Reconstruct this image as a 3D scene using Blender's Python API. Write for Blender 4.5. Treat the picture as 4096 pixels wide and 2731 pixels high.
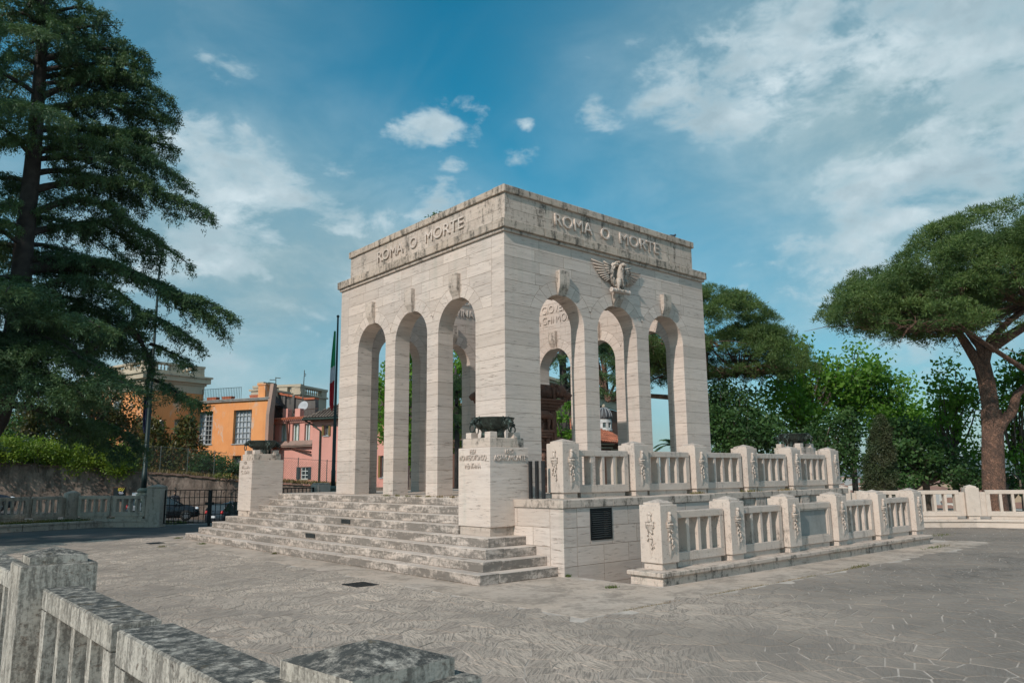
import bpy, math, random
import numpy as np
from mathutils import Matrix, Vector
random.seed(7); rng = np.random.default_rng(11)
for o in list(bpy.data.objects): bpy.data.objects.remove(o)
S = bpy.context.scene
COL = S.collection
PI = math.pi
# ---------------------------------------------------------------- camera
YAW, PIT, ROL, FPX = 0.8564, 0.1736, -0.0105, 3058.65
CAM = np.array([-10.8948, -12.8043, 1.7804])
Fw = np.array([math.cos(YAW)*math.cos(PIT), math.sin(YAW)*math.cos(PIT), math.sin(PIT)])
r0 = np.array([math.sin(YAW), -math.cos(YAW), 0.0]); u0 = np.cross(r0, Fw)
Rt = r0*math.cos(ROL)+u0*math.sin(ROL); Up = -r0*math.sin(ROL)+u0*math.cos(ROL)
cd = bpy.data.cameras.new('camera'); cam = bpy.data.objects.new('camera', cd); COL.objects.link(cam)
cd.sensor_width = 36; cd.lens = FPX/4096*36; cd.clip_start = 0.05; cd.clip_end = 40000
cam.matrix_world = Matrix(((Rt[0], Up[0], -Fw[0], CAM[0]), (Rt[1], Up[1], -Fw[1], CAM[1]), (Rt[2], Up[2], -Fw[2], CAM[2]), (0, 0, 0, 1)))
S.camera = cam
# ---------------------------------------------------------------- sun and sky
SUNV = Vector((-1.0, -0.26, 0.78)).normalized()      # towards the sun
sl = bpy.data.lights.new('sun', 'SUN'); sl.energy = 3.2; sl.angle = math.radians(0.6); sl.color = (1.0, 0.90, 0.82)
sun = bpy.data.objects.new('sun', sl); COL.objects.link(sun)
sun.rotation_euler = (-SUNV).to_track_quat('-Z', 'Y').to_euler()
SEL = math.asin(SUNV.z); SAZ = math.atan2(SUNV.x, SUNV.y)
W = bpy.data.worlds.new('World'); S.world = W; W.use_nodes = True
wn, wl = W.node_tree.nodes, W.node_tree.links
wn.clear()
def N(nodes, t, **kw):
    n = nodes.new(t)
    for k, v in kw.items():
        if k == 'i':
            for a, b in v.items(): n.inputs[a].default_value = b
        else: setattr(n, k, v)
    return n
def math_(nd, lk, op, a, b=None, clamp=False):
    n = nd.new('ShaderNodeMath'); n.operation = op; n.use_clamp = clamp
    for i, v in enumerate((a, b)):
        if v is None: continue
        if isinstance(v, (int, float)): n.inputs[i].default_value = v
        else: lk.new(v, n.inputs[i])
    return n.outputs[0]
def mixc(nd, lk, f, a, b, mode='MIX'):
    n = nd.new('ShaderNodeMix'); n.data_type = 'RGBA'; n.blend_type = mode
    for s, v in ((0, f), (6, a), (7, b)):
        if isinstance(v, (int, float)): n.inputs[s].default_value = v
        elif isinstance(v, tuple): n.inputs[s].default_value = (*v, 1) if len(v) == 3 else v
        else: lk.new(v, n.inputs[s])
    return n.outputs[2]
def ramp(nd, lk, f, stops, interp='LINEAR'):
    n = nd.new('ShaderNodeValToRGB'); n.color_ramp.interpolation = interp
    e = n.color_ramp.elements
    while len(e) < len(stops): e.new(0.5)
    for i, (p, c) in enumerate(stops):
        e[i].position = p
        e[i].color = (c, c, c, 1) if isinstance(c, (int, float)) else (*c, 1)
    lk.new(f, n.inputs[0]); return n.outputs[0]
sky = N(wn, 'ShaderNodeTexSky', sky_type='NISHITA', sun_disc=False, sun_elevation=SEL, sun_rotation=SAZ, air_density=1.0, dust_density=0.6, ozone_density=3.0, altitude=80)
hs = N(wn, 'ShaderNodeHueSaturation', i={'Hue': 0.478, 'Saturation': 1.22, 'Value': 0.95}); wl.new(sky.outputs[0], hs.inputs['Color'])
tc = N(wn, 'ShaderNodeTexCoord')
def vray(px, py):
    d = Fw + Rt*((px-1176)/FPX*4096/2352) + Up*((784.1-py)/FPX*4096/2352)
    return d
# cloud field: noise over the direction projected on a cloud deck, steered by soft banks
sep = N(wn, 'ShaderNodeSeparateXYZ'); wl.new(tc.outputs['Generated'], sep.inputs[0])
zz = math_(wn, wl, 'ADD', math_(wn, wl, 'MAXIMUM', sep.outputs[2], 0.0), 0.10)
cx_ = math_(wn, wl, 'DIVIDE', sep.outputs[0], zz); cy_ = math_(wn, wl, 'DIVIDE', sep.outputs[1], zz)
cmb = N(wn, 'ShaderNodeCombineXYZ'); wl.new(cx_, cmb.inputs[0]); wl.new(cy_, cmb.inputs[1])
def wnoise(vec, scale, det, rough, dist=0.0, loc=(0, 0, 0), sc=(1, 1, 1), rot=0.0):
    mp = N(wn, 'ShaderNodeMapping'); mp.inputs['Location'].default_value = loc; mp.inputs['Scale'].default_value = sc; mp.inputs['Rotation'].default_value = (0, 0, rot)
    wl.new(vec, mp.inputs[0])
    n = N(wn, 'ShaderNodeTexNoise', i={'Scale': scale, 'Detail': det, 'Roughness': rough, 'Distortion': dist}); wl.new(mp.outputs[0], n.inputs['Vector'])
    return n.outputs[0]
puff = wnoise(tc.outputs['Generated'], 6.5, 9, 0.60, 0.25, sc=(1, 1, 1.9))
fine = wnoise(tc.outputs['Generated'], 19, 8, 0.62, 0.3, loc=(3, 1, 2), sc=(1, 1, 2.0))
wisp = wnoise(cmb.outputs[0], 1.3, 8, 0.62, 0.6, loc=(5, 2, 0), sc=(1, .45, 1), rot=0.6)
def bank(pts, spread=1.25):     # list of (view x, view y, radius in view px, weight)
    tot = None
    for px, py, rx, wgt in pts:
        d = vray(px, py); d = d/np.linalg.norm(d); rr = rx/FPX*4096/2352
        vm = N(wn, 'ShaderNodeVectorMath', operation='SUBTRACT'); wl.new(tc.outputs['Generated'], vm.inputs[0]); vm.inputs[1].default_value = tuple(d)
        vs = N(wn, 'ShaderNodeVectorMath', operation='MULTIPLY'); wl.new(vm.outputs[0], vs.inputs[0]); vs.inputs[1].default_value = (1, 1, 1.7)
        ln = N(wn, 'ShaderNodeVectorMath', operation='LENGTH'); wl.new(vs.outputs[0], ln.inputs[0])
        mr = N(wn, 'ShaderNodeMapRange', interpolation_type='SMOOTHSTEP'); wl.new(ln.outputs[1], mr.inputs[0])
        mr.inputs[1].default_value = 0; mr.inputs[2].default_value = rr*spread; mr.inputs[3].default_value = wgt; mr.inputs[4].default_value = 0
        tot = mr.outputs[0] if tot is None else math_(wn, wl, 'MAXIMUM', tot, mr.outputs[0])
    return tot
cum = bank([(1010, 285, 150, .62), (1080, 250, 85, .6), (930, 310, 100, .5), (790, 385, 100, .48), (1190, 355, 75, .5), (1040, 375, 60, .42), (1205, 290, 50, .42), (1010, 455, 120, .50),
            (1370, 240, 60, .40), (1390, 285, 90, .38), (520, 165, 110, .40), (470, 135, 60, .42), (560, 480, 330, .60), (760, 510, 200, .58), (420, 330, 200, .50), (470, 600, 420, .50), (700, 700, 420, .40),
            (1000, 500, 110, .5), (1700, 180, 330, .60), (1900, 80, 420, .62), (2200, 100, 420, .62), (2250, 350, 420, .58), (2050, 470, 240, .52), (1620, 260, 190, .54), (1560, 130, 170, .46),
            (1800, 620, 260, .42), (2000, 620, 300, .44), (2300, 560, 300, .46), (1250, 600, 200, .2), (2100, 850, 330, .40), (330, 60, 260, .30)])
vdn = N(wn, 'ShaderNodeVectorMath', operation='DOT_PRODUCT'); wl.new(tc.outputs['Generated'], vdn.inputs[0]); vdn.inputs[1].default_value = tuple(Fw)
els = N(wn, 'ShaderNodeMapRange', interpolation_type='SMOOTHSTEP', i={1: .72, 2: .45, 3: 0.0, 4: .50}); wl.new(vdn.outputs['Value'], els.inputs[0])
cum = math_(wn, wl, 'MAXIMUM', cum, els.outputs[0])      # unseen clouds added outside the view to make the fill light neutral
cf = math_(wn, wl, 'ADD', math_(wn, wl, 'MULTIPLY', puff, 0.62), math_(wn, wl, 'MULTIPLY', fine, 0.38))
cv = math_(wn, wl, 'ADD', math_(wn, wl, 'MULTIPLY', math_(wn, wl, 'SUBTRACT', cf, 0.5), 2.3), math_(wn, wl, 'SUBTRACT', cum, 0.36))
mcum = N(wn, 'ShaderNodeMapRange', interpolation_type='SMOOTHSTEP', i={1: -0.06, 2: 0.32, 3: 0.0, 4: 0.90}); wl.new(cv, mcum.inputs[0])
mwis = N(wn, 'ShaderNodeMapRange', interpolation_type='SMOOTHSTEP', i={1: 0.46, 2: 0.85, 3: 0.0, 4: 0.20}); wl.new(wisp, mwis.inputs[0])
cover = math_(wn, wl, 'MAXIMUM', mcum.outputs[0], mwis.outputs[0], True)
shade = N(wn, 'ShaderNodeMapRange', i={1: 0.02, 2: 0.34, 3: 0.0, 4: 1.0}); wl.new(cv, shade.inputs[0])
ccol = mixc(wn, wl, shade.outputs[0], (3.2, 4.1, 4.5), (2.3, 3.1, 3.5))
lit = wnoise(tc.outputs['Generated'], 9, 6, 0.55, 0.2, loc=(1.03, .98, .04), sc=(1, 1, 1.9))
ccol = mixc(wn, wl, ramp(wn, wl, lit, [(0.42, 0.0), (0.68, 0.9)]), ccol, (4.5, 5.2, 5.5))
veil = bank([(480, 560, 420, .95), (640, 640, 420, 1.0), (420, 330, 260, .5), (760, 600, 300, .95), (330, 800, 500, .9), (700, 850, 420, .8), (2150, 250, 520, 1.0), (1900, 120, 400, .85), (2352, 500, 560, 1.0), (2000, 620, 340, .45), (1750, 700, 300, .35), (2100, 900, 400, .5), (1450, 950, 420, .6), (470, 150, 200, .35), (330, -50, 300, .4)], 2.0)
vm_ = math_(wn, wl, 'MULTIPLY', veil, ramp(wn, wl, math_(wn, wl, 'ADD', math_(wn, wl, 'MULTIPLY', puff, .6), math_(wn, wl, 'MULTIPLY', wisp, .4)), [(.28, .6), (.55, 1.0)]))
tcl = mixc(wn, wl, ramp(wn, wl, sep.outputs[2], [(.04, 0.0), (.40, 1.0)]), (.52, .69, .70), (.10, .77, .78))
tint = mixc(wn, wl, 1.0, hs.outputs[0], tcl, 'MULTIPLY')
vcol = mixc(wn, wl, ramp(wn, wl, puff, [(.40, 0.0), (.62, 1.0)]), (1.75, 2.65, 2.95), (2.6, 3.5, 3.8))
skv = mixc(wn, wl, vm_, tint, vcol)
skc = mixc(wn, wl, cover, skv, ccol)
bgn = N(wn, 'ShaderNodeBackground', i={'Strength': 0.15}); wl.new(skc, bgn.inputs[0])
wo = N(wn, 'ShaderNodeOutputWorld'); wl.new(bgn.outputs[0], wo.inputs[0])
S.view_settings.view_transform = 'Standard'; S.view_settings.look = 'None'; S.view_settings.gamma = 1; S.view_settings.exposure = 0.12
S.view_settings.use_curve_mapping = False
S.cycles.use_denoising = True; S.cycles.max_bounces = 6; S.cycles.diffuse_bounces = 3; S.cycles.transparent_max_bounces = 6
S.cycles.sample_clamp_indirect = 4

# ---------------------------------------------------------------- placing
def vdir(px, py):
    d = vray(px, py); return d/math.hypot(d[0], d[1])
def pw(px, py, dist):                    # world point seen at view pixel (2352 wide) at this ground distance
    return CAM + vdir(px, py)*dist
def pxy(px, dist, py=1080):
    p = pw(px, py, dist); return (p[0], p[1])

# ---------------------------------------------------------------- mesh collecting
class MB:
    def __init__(s): s.v = []; s.f = []; s.n = 0; s.mi = []; s.joint = False
    def add(s, vs, fs, m=0):
        k = s.n; s.v.extend([tuple(map(float, q)) for q in vs]); s.n += len(vs)
        s.f.extend([tuple(i+k for i in f) for f in fs]); s.mi.extend([m]*len(fs))
    def box(s, x0, x1, y0, y1, z0, z1, m=0, T=None):
        vs = [(x0, y0, z0), (x1, y0, z0), (x1, y1, z0), (x0, y1, z0), (x0, y0, z1), (x1, y0, z1), (x1, y1, z1), (x0, y1, z1)]
        if T: vs = [T(q) for q in vs]
        s.add(vs, [(0, 3, 2, 1), (4, 5, 6, 7), (0, 1, 5, 4), (1, 2, 6, 5), (2, 3, 7, 6), (3, 0, 4, 7)], m)
    def prism(s, poly, w0, w1, c=0.0, T=None, m=0, free=None):      # poly in (u,v), extruded along w, chamfer c
        poly = list(poly); n = len(poly)
        ar = sum(poly[i][0]*poly[(i+1) % n][1]-poly[(i+1) % n][0]*poly[i][1] for i in range(n))
        if ar < 0: poly.reverse()
        if w1 < w0: w0, w1 = w1, w0
        def inset(c):
            out = []
            for i in range(n):
                p0, p1, p2 = poly[i-1], poly[i], poly[(i+1) % n]
                a = (p1[0]-p0[0], p1[1]-p0[1]); b = (p2[0]-p1[0], p2[1]-p1[1])
                la = math.hypot(*a) or 1e-9; lb = math.hypot(*b) or 1e-9
                na = (-a[1]/la, a[0]/la); nb = (-b[1]/lb, b[0]/lb)
                mx, my = na[0]+nb[0], na[1]+nb[1]; q = mx*mx+my*my
                if q < 0.2: q = 0.2
                out.append((p1[0]+mx*2*c/q, p1[1]+my*2*c/q))
            return out
        if c > 0:
            ins = inset(c); rings = [(ins, w0), (poly, w0+c), (poly, w1-c), (ins, w1)]
        else: rings = [(poly, w0), (poly, w1)]
        vs = [(q[0], q[1], w) for R, w in rings for q in R]
        fs = [tuple(range(n-1, -1, -1)), tuple(range(n*(len(rings)-1), n*len(rings)))]
        for k in range(len(rings)-1):
            for i in range(n):
                j = (i+1) % n
                fs.append((k*n+i, k*n+j, (k+1)*n+j, (k+1)*n+i))
        if T: vs = [T(q) for q in vs]
        k0 = len(s.mi); s.add(vs, fs, m)
        if s.joint and c > 0:
            for k in (0, len(rings)-2):
                for i in range(n):
                    j = (i+1) % n
                    if not (free and free((poly[i][0]+poly[j][0])/2, (poly[i][1]+poly[j][1])/2)): s.mi[k0+2+k*n+i] = 1
    def cbox(s, x0, x1, y0, y1, z0, z1, c=0.006, T=None, m=0):
        s.prism([(x0, y0), (x1, y0), (x1, y1), (x0, y1)], z0, z1, c, T, m)
    def tube(s, pts, rad, k=8, m=0, cap=True):
        pts = [np.array(p, float) for p in pts]; n = len(pts)
        if not hasattr(rad, '__len__'): rad = [rad]*n
        vs = []; prev = None
        for i, p in enumerate(pts):
            t = pts[min(i+1, n-1)]-pts[max(i-1, 0)]; t = t/(np.linalg.norm(t)+1e-9)
            if prev is None:
                a = np.array([0, 0, 1.0]) if abs(t[2]) < .9 else np.array([1.0, 0, 0])
                x = np.cross(a, t)
            else: x = prev - t*np.dot(prev, t)
            x = x/(np.linalg.norm(x)+1e-9); prev = x; y = np.cross(t, x)
            for j in range(k):
                an = 2*PI*j/k
                vs.append(p+rad[i]*(x*math.cos(an)+y*math.sin(an)))
        fs = [(i*k+j, i*k+(j+1) % k, (i+1)*k+(j+1) % k, (i+1)*k+j) for i in range(n-1) for j in range(k)]
        if cap: fs += [tuple(range(k-1, -1, -1)), tuple(range((n-1)*k, n*k))]
        s.add(vs, fs, m)
    def lathe(s, prof, c=(0, 0, 0), k=20, m=0, T=None, a0=0.0, sc=(1, 1)):
        vs = [(c[0]+r*sc[0]*math.cos(a0+2*PI*j/k), c[1]+r*sc[1]*math.sin(a0+2*PI*j/k), c[2]+z) for r, z in prof for j in range(k)]
        n = len(prof)
        fs = [(i*k+j, i*k+(j+1) % k, (i+1)*k+(j+1) % k, (i+1)*k+j) for i in range(n-1) for j in range(k)]
        fs += [tuple(range(k-1, -1, -1)), tuple(range((n-1)*k, n*k))]
        if T: vs = [T(q) for q in vs]
        s.add(vs, fs, m)
    def ell(s, c, r, k=10, h=6, m=0, T=None, R=None):
        vs = []; 
        for i in range(h+1):
            th = PI*i/h
            for j in range(k):
                a = 2*PI*j/k
                q = np.array([r[0]*math.sin(th)*math.cos(a), r[1]*math.sin(th)*math.sin(a), -r[2]*math.cos(th)])
                if R is not None: q = R @ q
                q = q+np.array(c)
                vs.append(T(q) if T else q)
        fs = [(i*k+j, i*k+(j+1) % k, (i+1)*k+(j+1) % k, (i+1)*k+j) for i in range(h) for j in range(k)]
        s.add(vs, fs, m)
    def torus(s, c, R, r, axis=(0, 1, 0), k=20, q=8, m=0):
        ax = Vector(axis).normalized(); M = ax.to_track_quat('Z', 'Y').to_matrix()
        pts = [np.array(c)+np.array(M @ Vector((R*math.cos(2*PI*i/k), R*math.sin(2*PI*i/k), 0))) for i in range(k)]
        vs = []
        for i in range(k):
            d = (pts[i]-np.array(c))/R
            for j in range(q):
                a = 2*PI*j/q
                vs.append(pts[i]+r*(d*math.cos(a)+np.array(ax)*math.sin(a)))
        fs = [(i*q+j, ((i+1) % k)*q+j, ((i+1) % k)*q+(j+1) % q, i*q+(j+1) % q) for i in range(k) for j in range(q)]
        s.add(vs, fs, m)
    def mesh(s, name, mats, smooth=False, flip=False):
        me = bpy.data.meshes.new(name)
        if s.joint and not isinstance(mats, (list, tuple)): mats = [mats, bpy.data.materials['joint_dirt']]
        f = [tuple(reversed(q)) for q in s.f] if flip else s.f
        me.from_pydata(s.v, [], f)
        for m in (mats if isinstance(mats, (list, tuple)) else [mats]): me.materials.append(m)
        if any(s.mi): me.polygons.foreach_set('material_index', s.mi)
        if smooth: me.polygons.foreach_set('use_smooth', [True]*len(me.polygons))
        me.update(); return me
def put(name, mesh, parent=None, loc=(0, 0, 0), local=False, label=None, cat=None, group=None, kind=None):
    o = bpy.data.objects.new(name, mesh); COL.objects.link(o); o.location = loc
    if parent is not None:
        o.parent = parent
        if not local:
            M = Matrix.Identity(4); q = parent; ch = []
            while q is not None: ch.append(q); q = q.parent
            for q in reversed(ch):
                M = M @ q.matrix_parent_inverse @ Matrix.Translation(q.location) @ q.rotation_euler.to_matrix().to_4x4()
            o.matrix_parent_inverse = M.inverted()
    tag(o, label, cat, group, kind); return o
def tag(o, label=None, cat=None, group=None, kind=None):
    for k, v in (('label', label), ('category', cat), ('group', group), ('kind', kind)):
        if v: o[k] = v
    return o
def thing(name, label, cat, loc=(0, 0, 0), rot=0.0, group=None):
    o = bpy.data.objects.new(name, None); COL.objects.link(o); o.location = loc; o.rotation_euler = (0, 0, rot); o.empty_display_size = .2
    return tag(o, label, cat, group)
def copy_tree(o, parent=None):
    c = o.copy(); COL.objects.link(c)
    if parent is not None: c.parent = parent
    for ch in list(o.children): copy_tree(ch, c)
    return c
def fastmesh(name, V, F, mat, smooth=False):      # numpy triangles or quads
    me = bpy.data.meshes.new(name); V = np.asarray(V, np.float32); F = np.asarray(F, np.int32); k = F.shape[1]
    me.vertices.add(len(V)); me.vertices.foreach_set('co', V.ravel())
    me.loops.add(F.size); me.loops.foreach_set('vertex_index', F.ravel())
    me.polygons.add(len(F)); me.polygons.foreach_set('loop_start', np.arange(0, F.size, k, dtype=np.int32)); me.polygons.foreach_set('loop_total', np.full(len(F), k, np.int32))
    me.materials.append(mat)
    if smooth: me.polygons.foreach_set('use_smooth', np.ones(len(F), bool))
    me.update(calc_edges=True); return me

# ---------------------------------------------------------------- materials
def newmat(name):
    m = bpy.data.materials.new(name); m.use_nodes = True; nt = m.node_tree
    b = nt.nodes['Principled BSDF']; return m, nt.nodes, nt.links, b
def noise(nd, lk, vec, scale, det=4, rough=.55, dist=0.0, out=0):
    n = N(nd, 'ShaderNodeTexNoise', i={'Scale': scale, 'Detail': det, 'Roughness': rough, 'Distortion': dist}); lk.new(vec, n.inputs['Vector']); return n.outputs[out]
def mapped(nd, lk, vec, sc=(1, 1, 1), loc=(0, 0, 0), rot=(0, 0, 0)):
    n = nd.new('ShaderNodeMapping'); n.inputs['Scale'].default_value = sc; n.inputs['Location'].default_value = loc; n.inputs['Rotation'].default_value = rot
    lk.new(vec, n.inputs[0]); return n.outputs[0]
def bump(nd, lk, b, h, st=.5, dist=.01):
    n = N(nd, 'ShaderNodeBump', i={'Strength': st, 'Distance': dist}); lk.new(h, n.inputs['Height']); lk.new(n.outputs[0], b.inputs['Normal'])
def plain(name, col, rough=.6, metal=0.0, var=.12, scale=3.0, bmp=0.0, spec=.5):
    m, nd, lk, b = newmat(name)
    g = nd.new('ShaderNodeNewGeometry')
    n = noise(nd, lk, g.outputs['Position'], scale, 5, .6)
    f = ramp(nd, lk, n, [(.3, 1-var), (.7, 1+var)])
    lk.new(mixc(nd, lk, 1.0, tuple(col), f, 'MULTIPLY'), b.inputs['Base Color'])
    b.inputs['Roughness'].default_value = rough; b.inputs['Metallic'].default_value = metal; b.inputs['Specular IOR Level'].default_value = spec
    if bmp: bump(nd, lk, b, noise(nd, lk, g.outputs['Position'], scale*8, 6, .65), bmp, .02)
    return m
def travertine(name, c0, c1, stain=0.0, scol=(.035, .034, .03), sthr=.5, vert=True, lichen=0.0, pits=.5, tone=.10, sscale=1.0, band=True, green=0.0, riser=False):
    m, nd, lk, b = newmat(name)
    g = nd.new('ShaderNodeNewGeometry'); oi = nd.new('ShaderNodeObjectInfo')
    rnd = N(nd, 'ShaderNodeCombineXYZ'); lk.new(math_(nd, lk, 'MULTIPLY', oi.outputs['Random'], 37.0), rnd.inputs[2]); lk.new(math_(nd, lk, 'MULTIPLY', oi.outputs['Random'], 11.0), rnd.inputs[0])
    va = N(nd, 'ShaderNodeVectorMath', operation='ADD'); lk.new(g.outputs['Position'], va.inputs[0]); lk.new(rnd.outputs[0], va.inputs[1])
    P = g.outputs['Position']; Q = va.outputs[0]
    bands = noise(nd, lk, mapped(nd, lk, Q, (.9, .9, 14) if band else (2, 2, 3)), 1.6, 6, .62, .4)
    col = mixc(nd, lk, ramp(nd, lk, bands, [(.32, 0.0), (.68, 1.0)]), c0, c1)
    big = noise(nd, lk, P, .7, 3, .5)
    col = mixc(nd, lk, ramp(nd, lk, big, [(.35, 0.0), (.7, .5)]), col, tuple(x*y for x, y in zip(c0, (1.0, .93, .86))))
    rt = math_(nd, lk, 'ADD', math_(nd, lk, 'MULTIPLY', oi.outputs['Random'], tone*2), 1-tone)
    cr = N(nd, 'ShaderNodeCombineXYZ')
    for i in range(3): lk.new(rt, cr.inputs[i])
    col = mixc(nd, lk, 1.0, col, cr.outputs[0], 'MULTIPLY')
    pit = noise(nd, lk, mapped(nd, lk, Q, (1.5, 1.5, 20) if band else (9, 9, 13)), 2.2, 7, .74, .2)
    pm = ramp(nd, lk, pit, [(.57, 0.0), (.645, 1.0)])
    clus = ramp(nd, lk, noise(nd, lk, mapped(nd, lk, Q, (.6, .6, 6) if band else (1, 1, 1)), 1.5, 3, .5), [(.36, .12), (.58, 1.0)])
    pm2 = math_(nd, lk, 'MULTIPLY', math_(nd, lk, 'MULTIPLY', pm, clus), pits)
    col = mixc(nd, lk, pm2, col, (.17, .125, .095))
    if stain > 0:
        vs = (2.6, 2.6, .55) if vert else ((.8, .8, 3.2) if riser else (1.1, 1.1, 1.6))
        s1 = noise(nd, lk, mapped(nd, lk, P, tuple(q*sscale for q in vs)), 1.4, 8, .72, .3)
        s2 = noise(nd, lk, P, 9*sscale, 6, .75)
        sm = math_(nd, lk, 'ADD', math_(nd, lk, 'MULTIPLY', s1, .62), math_(nd, lk, 'MULTIPLY', s2, .38))
        sm = ramp(nd, lk, sm, [(sthr, 0.0), (sthr+.10, 1.0)])
        if riser:
            sn_ = N(nd, 'ShaderNodeSeparateXYZ'); lk.new(g.outputs['Normal'], sn_.inputs[0]); sm = math_(nd, lk, 'MULTIPLY', sm, ramp(nd, lk, sn_.outputs[2], [(.3, 1.0), (.8, .16)]))
        col = mixc(nd, lk, math_(nd, lk, 'MULTIPLY', sm, stain), col, scol)
    if green > 0:
        gm = ramp(nd, lk, noise(nd, lk, mapped(nd, lk, P, (1.5, 1.5, .25)), 1.6, 4, .6), [(.56, 0.0), (.72, 1.0)])
        col = mixc(nd, lk, math_(nd, lk, 'MULTIPLY', gm, green), col, (.26, .30, .25))
    if lichen > 0:
        sn = N(nd, 'ShaderNodeSeparateXYZ'); lk.new(g.outputs['Normal'], sn.inputs[0])
        up = ramp(nd, lk, sn.outputs[2], [(.5, 0.0), (.9, 1.0)])
        l1 = ramp(nd, lk, noise(nd, lk, mapped(nd, lk, P, (1, 1, 1)), 15, 10, .82), [(.46, 1.0), (.60, 0.0)])
        col = mixc(nd, lk, math_(nd, lk, 'MULTIPLY', math_(nd, lk, 'MULTIPLY', l1, up), lichen), col, (.045, .047, .045))
        l2 = ramp(nd, lk, noise(nd, lk, P, 7.3, 6, .7), [(.60, 0.0), (.68, 1.0)])
        col = mixc(nd, lk, math_(nd, lk, 'MULTIPLY', math_(nd, lk, 'MULTIPLY', l2, up), .55*lichen), col, (.13, .085, .03))
    lk.new(col, b.inputs['Base Color']); b.inputs['Roughness'].default_value = .85; b.inputs['Specular IOR Level'].default_value = .25
    h = math_(nd, lk, 'SUBTRACT', math_(nd, lk, 'MULTIPLY', noise(nd, lk, mapped(nd, lk, Q, (1, 1, 3)), 14, 8, .7), .5), math_(nd, lk, 'MULTIPLY', pm2, 1.2))
    bump(nd, lk, b, h, .55, .012)
    return m
plain('joint_dirt', (.33, .26, .21), .95, 0, .4, 3)
TR = travertine('travertine', (.635, .55, .49), (.50, .425, .378), pits=.95, tone=.10, green=.25)
TRC = travertine('travertine_weathered', (.57, .485, .42), (.46, .385, .33), stain=.8, sthr=.505, pits=.6, vert=True, sscale=1.2, green=.3)
TRE = travertine('travertine_cornice_black', (.53, .44, .365), (.42, .35, .29), stain=.85, scol=(.06,.058,.05), sthr=.485, pits=.5, vert=True, sscale=1.3)
TRS = travertine('travertine_steps', (.59, .51, .45), (.49, .42, .37), stain=.78, scol=(.115, .103, .09), sthr=.425, vert=False, sscale=1.3, pits=.7, riser=True)
TRR = travertine('travertine_rail', (.61, .525, .46), (.53, .45, .395), stain=.6, sthr=.535, pits=.6, tone=.05, band=False, lichen=.35)
TRG = travertine('travertine_lichen', (.53, .49, .43), (.40, .37, .32), stain=.68, scol=(.06, .055, .048), sthr=.452, pits=.9, tone=.04, band=False, lichen=.95, sscale=5.5)
BRZ = None
# ================================================================ PORTICO
WW = 7.6; P1, OP, P2, TH = 1.06, 1.505, .4825, .459
ZP, ZS, RI, RO, ZT = 1.32, 5.31, OP/2, 1.07, 7.296
ZC = 5.62; NC = 14; HC = (ZC-ZP)/NC
CEN = [P1+OP/2+i*(OP+P2) for i in range(3)]
portico = thing('portico', 'square travertine portico with three tall arches on every side and raised lettering', 'monument', (3.8, 3.8, ZP))
WT = [(lambda q: (q[0], q[2], q[1]), True), (lambda q: (q[2], q[0], q[1]), False), (lambda q: (WW-q[2], q[0], q[1]), True), (lambda q: (q[0], WW-q[2], q[1]), False)]   # front, left, far right, back
CH = .0048
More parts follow.
